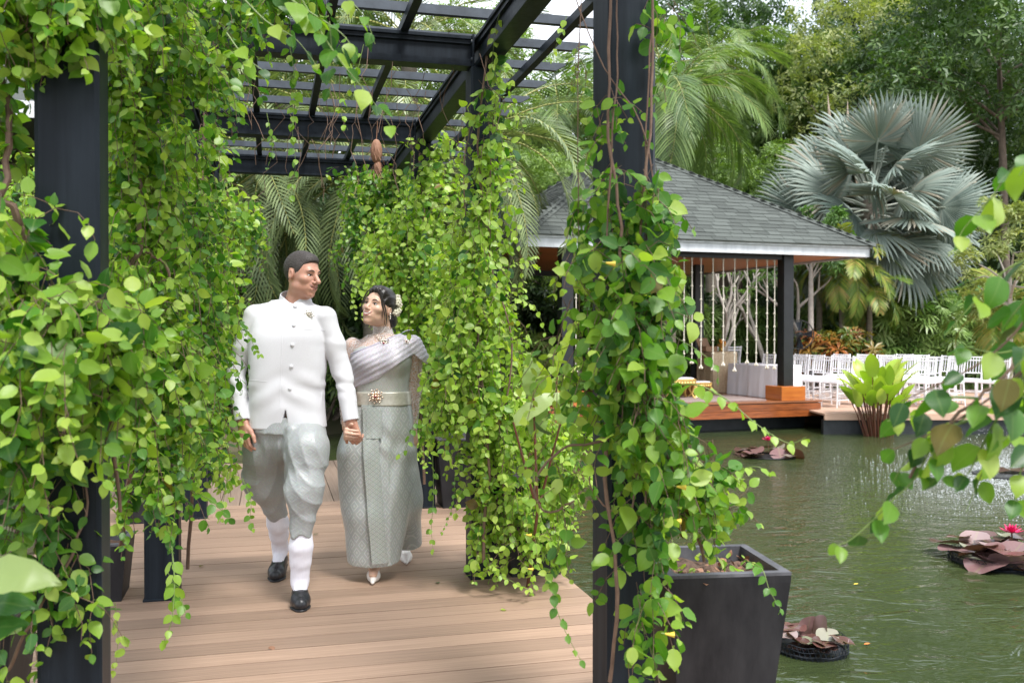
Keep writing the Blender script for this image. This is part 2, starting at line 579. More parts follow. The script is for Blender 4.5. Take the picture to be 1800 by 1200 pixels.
# pond outline on plan (world metres)
far_a, far_b, far_c, far_d = G(1005, 16.9), G(1427, 16.6), G(1660, 15.9), G(1900, 16.3)
pond_poly = [(-1.45, -9.0), (-1.45, 9.0), (-3.0, 9.6), (-4.2, 11.5), (-3.2, 13.6), (0.2, 14.2), (1.2, 16.6), (far_a.x, far_a.y + 1.6), (far_b.x, far_b.y + 1.6),
             (far_c.x, far_c.y + 1.6), (far_d.x + 2, far_d.y + 2.2), (22.0, 18.0), (26.0, -9.0)]


def inside(x, y, poly):
    c = np.zeros(x.shape, bool)
    n = len(poly)
    for i in range(n):
        x1, y1 = poly[i]
        x2, y2 = poly[(i + 1) % n]
        with np.errstate(divide='ignore', invalid='ignore'):
            t_ = ((y1 > y) != (y2 > y)) & (x < (x2 - x1) * (y - y1) / ((y2 - y1) if y2 != y1 else 1e-9) + x1)
        c ^= t_
    return c


xs = np.unique(np.concatenate([np.linspace(-500, -30, 14), np.arange(-30, 40, 0.45), np.linspace(40, 500, 14)]))
ys = np.unique(np.concatenate([np.linspace(-300, -12, 10), np.arange(-12, 50, 0.45), np.linspace(50, 700, 16)]))
X, Y = np.meshgrid(xs, ys, indexing='ij')
ins = inside(X, Y, pond_poly)
Zg = -0.05 + 0.04 * np.sin(X * 0.9) * np.sin(Y * 0.7 + 1)
Zg = np.where(ins, -1.3, Zg)
vv = np.stack([X, Y, Zg], -1).reshape(-1, 3)
ny = len(ys)
ii, jj = np.meshgrid(np.arange(len(xs) - 1), np.arange(ny - 1), indexing='ij')
q = np.stack([ii * ny + jj, (ii + 1) * ny + jj, (ii + 1) * ny + jj + 1, ii * ny + jj + 1], -1).reshape(-1, 4)
me = raw_mesh('garden_ground', vv, q.ravel(), np.arange(len(q)) * 4)
M_ground = mat('garden_soil_and_moss', (0.055, 0.060, 0.025), (0.085, 0.065, 0.040), rough=0.95, scale=1.3, bump=0.03, coords='Object')
tag(link('garden_ground', me, None, M_ground), 'mossy garden ground around the pond', kind='structure')

# pond water ---------------------------------------------------------
mw, t, o = new_mat('murky_green_pond_water')
p = nd(t, 'BsdfPrincipled')
p.inputs['Roughness'].default_value = 0.06
p.inputs['IOR'].default_value = 1.33
p.inputs['Specular IOR Level'].default_value = 0.75
tc = nd(t, 'TexCoord')
n0 = nd(t, 'TexNoise', Scale=0.35, Detail=3)
t.links.new(tc.outputs['Object'], n0.inputs['Vector'])
c0 = nd(t, 'MixRGB')
c0.inputs['Color1'].default_value = (0.024, 0.036, 0.013, 1)
c0.inputs['Color2'].default_value = (0.048, 0.063, 0.024, 1)
t.links.new(n0.outputs['Fac'], c0.inputs['Fac'])
t.links.new(c0.outputs[0], p.inputs['Base Color'])
mp1 = nd(t, 'Mapping')
mp1.inputs['Scale'].default_value = (0.55, 1.0, 1)
mp1.inputs['Rotation'].default_value = (0, 0, 0.35)
t.links.new(tc.outputs['Object'], mp1.inputs['Vector'])
n1 = nd(t, 'TexNoise', Scale=3.2, Detail=3, Distortion=1.2)
n2 = nd(t, 'TexNoise', Scale=11, Detail=3, Distortion=0.8)
t.links.new(mp1.outputs[0], n1.inputs['Vector'])
t.links.new(mp1.outputs[0], n2.inputs['Vector'])
# rings spreading from the fountain
fpos = W(1790, 800, 13.0)
sub = nd(t, 'VectorMath', operation='DISTANCE')
sub.inputs[1].default_value = (fpos.x, fpos.y, 0)
t.links.new(tc.outputs['Object'], sub.inputs[0])
near = nd(t, 'MapRange')
near.inputs['From Min'].default_value = 1.0
near.inputs['From Max'].default_value = 7.0
near.inputs['To Min'].default_value = 1.0
near.inputs['To Max'].default_value = 0.0
t.links.new(sub.outputs['Value'], near.inputs['Value'])
n3 = nd(t, 'TexNoise', Scale=26, Detail=2)
t.links.new(tc.outputs['Object'], n3.inputs['Vector'])
m3_ = nd(t, 'Math', operation='MULTIPLY')
t.links.new(n3.outputs['Fac'], m3_.inputs[0])
t.links.new(near.outputs[0], m3_.inputs[1])
h1 = nd(t, 'Math', operation='MULTIPLY_ADD')
h1.inputs[1].default_value = 0.35
t.links.new(n2.outputs['Fac'], h1.inputs[0])
t.links.new(n1.outputs['Fac'], h1.inputs[2])
h2 = nd(t, 'Math', operation='MULTIPLY_ADD')
h2.inputs[1].default_value = 0.9
t.links.new(m3_.outputs[0], h2.inputs[0])
t.links.new(h1.outputs[0], h2.inputs[2])
t.links.new(bump_of(t, h2.outputs[0], 0.024), p.inputs['Normal'])
t.links.new(p.outputs[0], o.inputs['Surface'])
mb = MB()
mb.add([(-8, -12, WATER_Z), (30, -12, WATER_Z), (30, 22, WATER_Z), (-8, 22, WATER_Z)], [(0, 1, 2, 3)])
tag(mb.obj('pond_water', mw), 'murky green rippled pond water', kind='structure')

# ================================================================== WALKWAY DECK
deck = tag(empty('walkway_deck'), 'brown plank walkway deck under the pergola', kind='structure')
DX0, DX1 = -1.45, 1.63
pitch, gap = 0.150, 0.006
y = -1.6
bm = MB().box((0, 0, -0.0125), (DX1 - DX0, pitch - gap, 0.025), bev=0.003).mesh('plank', M_deck)
k = 0
while y < 7.75:
    link('plank', bm, deck, loc=((DX0 + DX1) / 2, y + pitch / 2, random.uniform(-0.001, 0.001)), rot=(0, 0, 0 if k % 2 else PI))
    y += pitch
    k += 1
yend = y
DEND = 10.35
x = DX0
bl = MB().box((0, 0, -0.0125), (pitch - gap, DEND - yend - 0.01, 0.025), bev=0.003).mesh('plank', M_deck2)
while x < DX1 - 0.05:
    link('plank', bl, deck, loc=(x + pitch / 2, (yend + DEND) / 2, random.uniform(-0.001, 0.001)))
    x += pitch
MB().box(((DX0 + DX1) / 2, (DEND - 1.6) / 2, -0.10), (DX1 - DX0 - 0.06, DEND + 1.55, 0.13)).obj('deck_substructure', M_dark, deck)
mbp = MB()
for yy in np.arange(-1, 10.3, 1.6):
    for xx in (-1.2, 1.35):
        mbp.box((xx, yy, -0.75), (0.16, 0.16, 1.2))
tag(mbp.obj('deck_piles', M_dark, deck), kind='stuff')
# dark under-skirt down to the water on the right side
for yy in (-1.62, 10.36):
    pass

# ================================================================== PERGOLA
PX0, PX1 = -0.64, 1.26         # outer faces of the posts
PW = 0.17
LX, RX = -0.555, 1.175         # post centres
FR = [0.73, 3.035, 5.245, 7.435, 9.23]
BOT, BH = 2.89, 0.17
perg = tag(empty('pergola', (0.31, 3.0, 0)), 'black steel pergola of posts, beams and slats over the walkway deck', 'pergola')


def pbox(name, c, d, m=M_steel, bev=0.004):
    c = Vector(c) - Vector((0.31, 3.0, 0))
    return MB().box((0, 0, 0), d, bev=bev).obj(name, m, perg, loc=c)


def channel(name, a, b, horiz='x'):
    """rolled steel channel: web with two proud flanges"""
    a, b = Vector(a), Vector(b)
    Ln = (b - a).length
    mb = MB()
    mb.box((0, 0, 0), (Ln, 0.05, BH - 0.02))
    for s in (-1, 1):
        mb.box((0, 0, s * (BH / 2 - 0.009)), (Ln, 0.11, 0.018), bev=0.003)
        mb.box((0, 0, s * (BH / 2 - 0.030)), (Ln, 0.085, 0.024), bev=0.003)
    c = (a + b) / 2 - Vector((0.31, 3.0, 0))
    return mb.obj(name, M_steel, perg, loc=c, rz=0 if horiz == 'x' else PI / 2)


for yy in FR:
    for xx, yy in ((LX, yy - (0.08 if yy == 3.035 else 0)), (RX, yy)):
        pbox('post', (xx, yy, BOT / 2), (PW, PW, BOT), bev=0.012)
        pbox('base_plate', (xx, yy, 0.006), (PW + 0.012, PW + 0.012, 0.012), bev=0.002)
        sgn = 1 if xx < 0 else -1
        pbox('end_plate', (xx + sgn * 0.070, yy, BOT + BH / 2), (0.012, 0.15, BH + 0.012), bev=0.002)
        for sy in (-1, 1):
            for sz in (-1, 1):
                MB().ball((0, 0, 0), (0.006, 0.012, 0.012), 6, 5).obj('bolt', M_steel_edge, perg, loc=Vector((xx + sgn * .079, yy + sy * .062, BOT + BH / 2 + sz * .05)) - Vector((0.31, 3.0, 0)))
    channel('beam', (LX + 0.066, yy, BOT + BH / 2), (RX - 0.066, yy, BOT + BH / 2))
for xx in (LX, RX):
    for a, b in zip([-1.6] + FR, FR + [9.95]):
        channel('beam', (xx, a + 0.001, BOT + BH / 2), (xx, b - 0.001, BOT + BH / 2), 'y')
for xx in (-0.98, -0.10, 0.31, 0.72, 1.60):
    pbox('purlin', (xx, 4.2, BOT + BH + 0.026), (0.045, 11.4, 0.05))
ysl = 5.05 - 0.448 * 14
while ysl < 9.95:
    s = MB()
    # slat with cut-back lower ends
    x0, x1, hh, ww = -1.27, 1.89, 0.050, 0.04
    z0, z1 = 0, hh
    vs = []
    for sy in (-ww / 2, ww / 2):
        vs += [(x0 + 0.07, sy, z0), (x1 - 0.07, sy, z0), (x1, sy, z1 - 0.01), (x1, sy, z1), (x0, sy, z1), (x0, sy, z1 - 0.01)]
    fs = [(0, 1, 2, 3, 4, 5), (11, 10, 9, 8, 7, 6)] + [(i, i + 6, (i + 1) % 6 + 6, (i + 1) % 6) for i in range(6)]
    s.add(vs, fs)
    s.obj('slat', M_steel_edge if ysl > 4.6 else M_steel, perg, loc=Vector((0, ysl, BOT + BH + 0.053)) - Vector((0.31, 3.0, 0)))
    ysl += 0.448

# ================================================================== PLANTERS
def planter(loc, wtop, h, label, rz=0.0, taper=0.72, group='dark planters by the pergola posts', depth=None):
    e = tag(empty('planter', loc, rz), label, 'planter', group)
    d = depth or wtop
    tk = 0.03
    rings = [(taper, 0.0), (taper + 0.005, 0.02), (0.995, h - 0.03), (1.0, h - 0.008), (1.0, h - 0.007)]
    vs, fs = [], []
    for s_, z in rings:
        for a, b in ((-1, -1), (1, -1), (1, 1), (-1, 1)):
            vs.append((a * wtop / 2 * s_, b * d / 2 * s_, z))
    n0 = len(rings)
    for r_ in range(n0 - 1):
        for i in range(4):
            fs.append((r_ * 4 + i, r_ * 4 + (i + 1) % 4, r_ * 4 + 4 + (i + 1) % 4, r_ * 4 + 4 + i))
    fs.append((3, 2, 1, 0))
    MB().add(vs, fs).obj('body', M_pot, e)
    rim = MB()
    o_, i_ = (wtop / 2 + 0.0005, d / 2 + 0.0005), (wtop / 2 - tk, d / 2 - tk)
    vs = []
    for hx, hy, z in ((o_[0], o_[1], h - 0.0065), (o_[0], o_[1], h + 0.004), (i_[0], i_[1], h + 0.004), (i_[0], i_[1], h - 0.12)):
        for a, b in ((-1, -1), (1, -1), (1, 1), (-1, 1)):
            vs.append((a * hx, b * hy, z))
    fs = []
    for r_ in range(3):
        for i in range(4):
            fs.append((r_ * 4 + i, r_ * 4 + (i + 1) % 4, r_ * 4 + 4 + (i + 1) % 4, r_ * 4 + 4 + i))
    rim.add(vs, fs).obj('rim', M_pot_rim, e)
    sl = MB()
    n = 9
    vs, fs = [], []
    for i in range(n):
        for j in range(n):
            vs.append(((i / (n - 1) - .5) * 2 * i_[0], (j / (n - 1) - .5) * 2 * i_[1], h - 0.045 + random.uniform(-0.014, 0.018)))
    for i in range(n - 1):
        for j in range(n - 1):
            fs.append((i * n + j, (i + 1) * n + j, (i + 1) * n + j + 1, i * n + j + 1))
    sl.add(vs, fs).obj('soil', M_soil, e)
    return e


planter((1.505, 3.04, 0.0), 0.42, 0.59, 'tall tapered dark planter at the front right post, its rim worn grey', rz=-0.13)
planter((1.47, 5.30, 0), 0.40, 0.55, 'dark tapered planter hidden in leaves at the second right post')
planter((1.46, 7.45, 0), 0.40, 0.55, 'dark tapered planter at the third right post behind the couple')
planter((1.05, 8.15, 0), 0.55, 0.16, 'low black trough planter on the deck behind the woman', group='low black planters', depth=0.3, taper=0.9)
planter((-0.90, 5.35, 0), 0.34, 0.30, 'low dark planter at the foot of the second left post', taper=0.85)
planter((-0.92, 3.2, 0), 0.36, 0.55, 'dark tapered planter behind leaves at the front left post')
planter((-0.92, 7.4, 0), 0.36, 0.5, 'dark tapered planter at the third left post')

# ================================================================== PAVILION
PY = R(19.2)
u = Vector((math.cos(PY), math.sin(PY)))          # camera frame (x, depth)


def PV(a, b, z=0.0):
    """pavilion plan: a along the front eave from its left corner, b backwards"""
    xc = 0.2265 + a * math.cos(PY) - b * math.sin(PY)
    zc = 14.95 + a * math.sin(PY) + b * math.cos(PY)
    return Vector((xc * CY + zc * SY, -xc * SY + zc * CY, z))


PROT = PY - YAW
EW = 6.65
EBOT, ETOP = 2.75, 2.97
APEX = 5.15
pav_o = PV(EW / 2, EW / 2)
pav = tag(empty('garden_pavilion', pav_o, PROT), 'open wooden pavilion with a grey shingled hip roof standing over the pond', 'pavilion')


def pv(a, b, z):       # local to the pavilion's own centre
    return Vector((a - EW / 2, b - EW / 2, z))


def pvbox(name, c, d, m, parent=pav, bev=0.0, loc=True):
    return MB().box((0, 0, 0), d, bev=bev).obj(name, m, parent, loc=c)


# platform : planked fascia, planked top
SX0, SX1, SY0, SY1, SZ = 0.35, 5.62, 0.02, 6.5, 0.17
plat = pvbox('platform', pv((SX0 + SX1) / 2, (SY0 + SY1) / 2, SZ - 0.10), (SX1 - SX0 - 0.06, SY1 - SY0 - 0.06, 0.14), M_dark)
po = plat.location.copy()
for k in range(2):
    zc = SZ - 0.045 - 0.118 * (k + 0.5)
    MB().box((0, 0, 0), (SX1 - SX0, 0.03, 0.112), bev=0.003).obj('fascia_plank', M_teak, plat, loc=pv((SX0 + SX1) / 2, SY0 - 0.005 * k, zc) - po)
    MB().box((0, 0, 0), (SY1 - SY0, 0.03, 0.112), bev=0.003).obj('fascia_plank', M_teak, plat, loc=pv(SX1 + 0.0, (SY0 + SY1) / 2, zc) - po, rz=PI / 2)
nb = int((SY1 - SY0 + 0.04) / 0.14)
tb = MB().box((0, 0, 0), (SX1 - SX0 + 0.06, 0.136, 0.03), bev=0.002).mesh('plank', M_stage)
for k in range(nb):
    link('plank', tb, plat, loc=pv((SX0 + SX1) / 2, SY0 - 0.02 + 0.14 * (k + 0.5), SZ - 0.015) - po)
# soffit and columns
colp = [(5.064, 0.28), (0.79, 0.28), (5.064, 3.36), (0.79, 3.36), (5.064, 6.2), (0.79, 6.2)]
for a, b in colp:
    pvbox('column', pv(a, b, (SZ + EBOT + 0.06) / 2), (0.20, 0.20, EBOT - SZ + 0.06), M_dark)
    pvbox('column_base', pv(a, b, SZ + 0.125), (0.50, 0.50, 0.25), M_block, bev=0.006)
for b in (0.28, 6.2):
    pvbox('beam', pv(2.927, b, EBOT - 0.01), (4.06, 0.12, 0.12), M_dark)
nb = 22
bw = (EW - 0.1) / nb
sb = MB().box((0, 0, 0), (EW - 0.1, bw - 0.006, 0.02)).mesh('soffit_board', M_soffit)
for k in range(nb):
    link('soffit_board', sb, pav, loc=pv(EW / 2, 0.05 + bw * (k + .5), EBOT + 0.05))
# fascia
for a, b, rz in ((EW / 2, 0, 0), (EW, EW / 2, PI / 2), (EW / 2, EW, 0), (0, EW / 2, PI / 2)):
    MB().box((0, 0, 0), (EW + 0.03, 0.03, 0.15)).obj('fascia', M_white, pav, loc=pv(a, b, EBOT + 0.075), rz=rz)
    MB().box((0, 0, 0), (EW + 0.09, 0.09, 0.045)).obj('gutter_trim', M_white, pav, loc=pv(a, b, EBOT + 0.175), rz=rz)
# roof: under-sheet and four faces of shingles
rise, run = APEX - ETOP + 0.02, EW / 2 + 0.09
roof = empty('roof', (0, 0, 0), parent=pav)
bpy.data.objects.remove(roof)
sheet = MB()
hw = run
sheet.add([(-hw, -hw, ETOP - 0.03), (hw, -hw, ETOP - 0.03), (hw, hw, ETOP - 0.03), (-hw, hw, ETOP - 0.03), (0, 0, APEX - 0.02)],
          [(0, 1, 4), (1, 2, 4), (2, 3, 4), (3, 0, 4), (3, 2, 1, 0)])
roof = sheet.obj('roof', M_shingle, pav)
slope = math.atan2(rise, run)
slen = math.hypot(rise, run)
expo = 0.145
ncourse = int(slen / expo)
sh = MB()
sh.add([(-.5, 0, .0), (.5, 0, .0), (.5, 0, .007), (-.5, 0, .007), (-.5, 1, .0), (.5, 1, .0)], [(0, 1, 2, 3), (3, 2, 5, 4), (0, 3, 4), (1, 5, 2), (1, 0, 4, 5)])
sh_me = sh.mesh('shingle', M_shingle)
rest_p, rest_r, rest_s = [], [], []
made = 0
for face in (0, 3, 1, 2):           # front, left, right, back (turn by 90 degrees)
    A = Matrix.Rotation(face * PI / 2, 4, 'Z') @ Matrix.Translation((0, -run, ETOP - 0.028)) @ Matrix.Rotation(slope, 4, 'X')
    for c in range(ncourse):
        half = run * (1 - (c * expo) / slen)
        x = -half + (c % 2) * -0.16 + random.uniform(-0.05, 0.05)
        while x < half:
            wd = random.choice((0.26, 0.33, 0.4))
            a, b = max(x, -half), min(x + wd - 0.008, half)
            x += wd
            if b - a < 0.05:
                continue
            M4 = A @ Matrix.Translation(((a + b) / 2, c * expo, 0.002 + random.choice((0, 0, 0.003)))) @ Matrix.Rotation(-0.018, 4, 'X') @ Matrix.Diagonal((b - a, expo + 0.05, 1, 1))
            if face == 0 and made < 300:
                o_ = link('shingle', sh_me, roof)
                o_.matrix_local = M4
                made += 1
            else:
                rest_p.append(M4)
V0 = np.array([v.co for v in sh_me.vertices])
allv, allf = [], []
Vh = np.c_[V0, np.ones(len(V0))]
loops0 = np.concatenate([np.array(p_.vertices) for p_ in sh_me.polygons])
st0 = np.cumsum([0] + [len(p_.vertices) for p_ in sh_me.polygons])[:-1]
MM = np.array([np.array(m_) for m_ in rest_p])
PP = np.einsum('nij,kj->nki', MM, Vh)[:, :, :3].reshape(-1, 3)
nn = len(rest_p)
LLp = (loops0[None] + (np.arange(nn) * len(V0))[:, None]).ravel()
SSp = (st0[None] + (np.arange(nn) * len(loops0))[:, None]).ravel()
me = raw_mesh('shingle_courses', PP, LLp, SSp, smooth=False)
tag(link('shingle_courses', me, roof, M_shingle), kind='stuff')
# ridge caps on the hips
for face in range(4):
    a = Vector((-run, -run, ETOP - 0.02))
    b = Vector((0, 0, APEX - 0.01))
    rm = Matrix.Rotation(face * PI / 2, 3, 'Z')
    n = 26
    for i in range(n):
        p0 = rm @ a.lerp(b, i / n)
        p1 = rm @ a.lerp(b, (i + 1.12) / n)
        d = (p1 - p0)
        side = d.cross(Vector((0, 0, 1))).normalized() * 0.12
        up = Vector((0, 0, 0.035))
        dn = Vector((0, 0, -0.035))
        hh = Vector((0, 0, 0.008))
        cap = MB()
        cap.add([p0 - side + dn + hh, p0 + up + hh, p0 + side + dn + hh, p1 - side + dn, p1 + up, p1 + side + dn,
                 p0 - side + dn - hh, p0 + up - hh, p0 + side + dn - hh], [(0, 1, 4, 3), (1, 2, 5, 4), (6, 7, 1, 0), (7, 8, 2, 1)])
        if face in (0, 1, 3):
            cap.obj('ridge_cap', M_shingle, roof)

# hanging flower strings on the front -------------------------------
def garland(a, b, zt, zb, label):
    e = tag(empty('hanging_garland', PV(a, b, zt), PROT), label, 'garland', 'flower strings hanging in the pavilion')
    mb = MB()
    mb.tube([(0, 0, 0), (0.004, 0, (zb - zt) / 2), (0, 0, zb - zt)], 0.009, 5)
    mb.obj('string', M_string, e)
    z = -0.12
    kn = MB()
    kn.ball((0, 0, 0), (0.017, 0.017, 0.018), 6, 4)
    for q_ in range(4):
        kn.ball((0.017 * math.cos(q_ * PI / 2), 0.017 * math.sin(q_ * PI / 2), -0.006), 0.009, 5, 4)
    km = kn.mesh('blossom', M_string, True)
    while z > zb - zt + 0.1:
        link('blossom', km, e, loc=(0, 0, z))
        z -= 0.235
    link('blossom', km, e, loc=(0, 0, zb - zt), scale=(1.7, 1.7, 2.2))



def front_a(px, b=0.30):
    t_ = (px - 900) / FPX
    return (t_ * (14.95 + .944 * b) - .2265 + .329 * b) / (.944 - .329 * t_)


order = ['leftmost', 'second', 'third', 'fourth', 'fifth', 'sixth', 'seventh', 'eighth', 'ninth', 'tenth']
for i, (px, yb) in enumerate(zip((1202, 1216, 1232, 1253, 1271, 1291, 1313, 1329, 1348, 1361), (640, 636, 645, 648, 640, 650, 636, 640, 645, 646))):
    a = front_a(px)
    garland(a, 0.30, EBOT + 0.03, CAM_H - (yb - 582) / FPX * (15.2 + .329 * a), ('%s white flower string right of the vine covered front post' % order[i]).replace('leftmost', 'first'))
for i, px in enumerate((1012, 1034)):
    a = front_a(px)
    garland(a, 0.30, EBOT + 0.03, 0.75, ('white flower string beside the left pavilion column', 'white flower string between the left column and the vine covered post')[i])

# ================================================================== FAR DECK with white chairs
fd = tag(empty('far_deck'), 'pale plank deck with rows of white chairs beside the pavilion', kind='structure')
fd_o = G(900 + 5.30 / 15.9 * FPX, 15.9)
fd.location = fd_o
fd.rotation_euler = (0, 0, -YAW)
fb = MB().box((0, 0, 0), (14.0, 0.145, 0.03)).mesh('plank', M_fardeck)
for k in range(44):
    link('plank', fb, fd, loc=(7.0, 0.075 + 0.15 * k, -0.015 + random.uniform(-0.001, 0.001)))
MB().box((7.0, 0.02, -0.06), (14.0, 0.05, 0.09)).obj('edge_board', M_fardeck, fd)
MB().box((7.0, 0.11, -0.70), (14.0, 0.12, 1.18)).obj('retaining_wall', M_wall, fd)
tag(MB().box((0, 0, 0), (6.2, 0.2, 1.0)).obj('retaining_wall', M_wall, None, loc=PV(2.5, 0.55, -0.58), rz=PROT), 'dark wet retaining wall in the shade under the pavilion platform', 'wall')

# ================================================================== table on the stage
def tablecloth(name, a, b, lx, ly, h, z0, label, m, cat='tablecloth', amp=0.012, seed=1):
    rnd = random.Random(seed)
    n = 120
    per = []
    for k in range(n):
        s = k / n * 4
        i, f = int(s), s - int(s)
        c = [(-1, -1), (1, -1), (1, 1), (-1, 1)]
        x0, y0 = c[i]
        x1, y1 = c[(i + 1) % 4]
        per.append((lx / 2 * (x0 + (x1 - x0) * f), ly / 2 * (y0 + (y1 - y0) * f), (y1 - y0), -(x1 - x0)))
    ph = [rnd.uniform(0, 6) for _ in range(4)]
    mb = MB()
    rows = [(h, 0, 0.0), (h - 0.012, 0.012, 0.1), (h * 0.6, 0.02, 0.6), (h * 0.3, 0.028, 0.9), (0.005, 0.035, 1.1)]
    vs, fs = [], []
    for z, outw, am in rows:
        for k, (x, y_, nx, ny_) in enumerate(per):
            l_ = math.hypot(nx, ny_)
            w_ = math.sin(k * 0.9 + ph[0]) * 0.6 + math.sin(k * 0.37 + ph[1]) + 0.5 * math.sin(k * 1.7 + ph[2])
            dd = outw + amp * am * w_
            vs.append((x + nx / l_ * dd, y_ + ny_ / l_ * dd, z))
    for r_ in range(len(rows) - 1):
        for k in range(n):
            fs.append((r_ * n + (k + 1) % n, r_ * n + k, (r_ + 1) * n + k, (r_ + 1) * n + (k + 1) % n))
    fs.append(tuple(range(n)))
    mb.add(vs, fs)
    o_ = mb.obj(name, m, None, smooth=True, loc=PV(a, b, z0), rz=PROT)
    tag(o_, label, cat)
    return o_


def plain_table(a, b, lx, ly, h, z0, label, m=M_dark):
    e = tag(empty('table', PV(a, b, z0), PROT), label, 'table')
    MB().box((0, 0, h - 0.02), (lx, ly, 0.03)).obj('tabletop', m, e)
    for sx in (-1, 1):
        for sy in (-1, 1):
            MB().box((sx * (lx / 2 - 0.05), sy * (ly / 2 - 0.05), h / 2 - 0.02), (0.04, 0.04, h - 0.04)).obj('leg', m, e)


plain_table(5.30, 1.30, 0.58, 1.42, 0.585, SZ, 'low table hidden under the white cloth on the pavilion stage')
tablecloth('tablecloth', 5.30, 1.30, 0.61, 1.46, 0.60, SZ, 'white cloth draped over the low table behind the right column', M_cloth)
plain_table(5.08, 2.6, 0.52, 0.5, 0.80, SZ, 'small table under the sparkling champagne cloth')
tablecloth('sequin_tablecloth', 5.08, 2.6, 0.56, 0.56, 0.82, SZ, 'sparkling champagne cloth over the small table holding the gold bowl', M_sequin, seed=4)
# gold bowl
e = tag(empty('gold_bowl', PV(5.15, 2.55, SZ + 0.825)), 'footed gold bowl of orange flowers on the champagne table', 'bowl')
MB().lathe([(0.05, 0), (0.055, 0.01), (0.02, 0.03), (0.02, 0.06), (0.08, 0.10), (0.10, 0.14), (0.095, 0.145)], 16).obj('cup', M_gold, e, smooth=True)
fb_ = MB()
for k in range(14):
    fb_.ball((random.uniform(-.06, .06), random.uniform(-.06, .06), 0.16 + random.uniform(0, 0.06)), 0.03, 6, 5)
fb_.obj('orange_flowers', mat('orange_petals', (0.75, 0.30, 0.03), rough=0.6), e, smooth=True)
# rattan box
e = tag(empty('open_rattan_box', PV(4.90, 2.65, SZ + 0.825), PROT + 0.2), 'open brown rattan box leaning on the champagne table', 'box')
M_rattan = mat('rattan', (0.36, 0.22, 0.12), (0.22, 0.12, 0.06), rough=0.6, scale=60, bump=0.01)
MB().box((0, 0, 0.05), (0.30, 0.22, 0.10)).obj('body', M_rattan, e)
MB().box((0, 0.16, 0.17), (0.30, 0.02, 0.20), M=Matrix.Rotation(-0.5, 3, 'X')).obj('lid', M_rattan, e)
# carved gold stools
def gold_stool(a, b, s, label):
    e = tag(empty('gold_stool', PV(a, b, SZ), PROT), label, 'stool', 'carved gold stools on the stage')
    MB().box((0, 0, 0.30 * s), (0.42 * s, 0.34 * s, 0.05 * s), bev=0.008).obj('seat', M_gold, e)
    MB().box((0, 0, 0.335 * s), (0.36 * s, 0.28 * s, 0.03), bev=0.01).obj('cushion', M_cloth, e)
    for sx in (-1, 1):
        for sy in (-1, 1):
            MB().tube([(sx * .15 * s, sy * .12 * s, 0.28 * s), (sx * .19 * s, sy * .15 * s, 0.2 * s), (sx * .15 * s, sy * .12 * s, 0.08 * s), (sx * .19 * s, sy * .15 * s, 0.0)], [0.03, 0.035, 0.018, 0.03], 7).obj('leg', M_gold, e, smooth=True)
    ap = MB()
    for k in range(7):
        ap.ball(((k - 3) * 0.055 * s, -0.17 * s, 0.255 * s), (0.03 * s, 0.012, 0.03 * s), 6, 5)
    ap.obj('carved_apron', M_gold, e, smooth=True)


gold_stool(3.45, 1.2, 1.1, 'carved gold stool nearer the vine covered post on the stage')
gold_stool(3.95, 1.35, 0.85, 'smaller carved gold stool beside the larger one on the stage')
gold_stool(2.9, 1.5, 1.0, 'carved gold stool glimpsed through the leaves of the front post')
# mat on the stage
tag(MB().box((0, 0, 0), (1.9, 1.3, 0.012)).obj('floor_mat', mat('grey_woven_mat', (0.22, 0.17, 0.16), (0.30, 0.24, 0.22), rough=0.8, scale=40), None, loc=PV(3.7, 0.9, SZ + 0.008), rz=PROT), 'grey woven mat lying on the stage before the gold stools', 'mat')
tag(MB().box((0, 0, 0), (1.3, 1.3, 0.02)).obj('bamboo_mat', mat('pale_bamboo', (0.50, 0.46, 0.26), (0.42, 0.38, 0.2), rough=0.6, scale=3, stretch=(1, 30, 1)), None, loc=PV(0.95, 3.2, SZ + 0.012), rz=PROT), 'pale yellow mat on the left side of the pavilion stage', 'mat')

# ================================================================== chiavari chairs
def chair_proto():
    e = empty('chiavari_chair')
    s = MB()
    s.box((0, 0, 0.45), (0.40, 0.40, 0.035), bev=0.008)
    s.obj('seat', M_chair, e)
    MB().box((0, 0, 0.48), (0.37, 0.37, 0.03), bev=0.012).obj('cushion', M_cloth, e)
    for sx in (-1, 1):
        MB().tube([(sx * .185, -0.185, 0.44), (sx * .19, -0.20, 0.0)], [0.017, 0.012], 8).obj('leg', M_chair, e, True)
        MB().tube([(sx * .175, 0.25, 0.92), (sx * .18, 0.205, 0.68), (sx * .185, 0.185, 0.45), (sx * .19, 0.20, 0.2), (sx * .19, 0.235, 0)], [0.014, 0.015, 0.017, 0.015, 0.012], 8).obj('leg', M_chair, e, True)
    b = MB()
    for z, y_ in ((0.90, 0.247), (0.84, 0.237), (0.60, 0.197)):
        b.tube([(-.18, y_, z), (.18, y_, z)], 0.011, 7)
    for k in range(6):
        x_ = (k - 2.5) * 0.052
        b.tube([(x_, 0.247, 0.90), (x_, 0.197, 0.60)], 0.0075, 6)
    b.obj('backrest', M_chair, e, True)
    st = MB()
    for z in (0.14, 0.26):
        st.tube([(-.188, -0.195, z), (.188, -0.195, z)], 0.009, 6)
        st.tube([(-.19, 0.21, z), (.19, 0.21, z)], 0.009, 6)
        for sx in (-1, 1):
            st.tube([(sx * .189, -0.195, z), (sx * .19, 0.21, z)], 0.009, 6)
    st.obj('stretcher', M_chair, e, True)
    return e


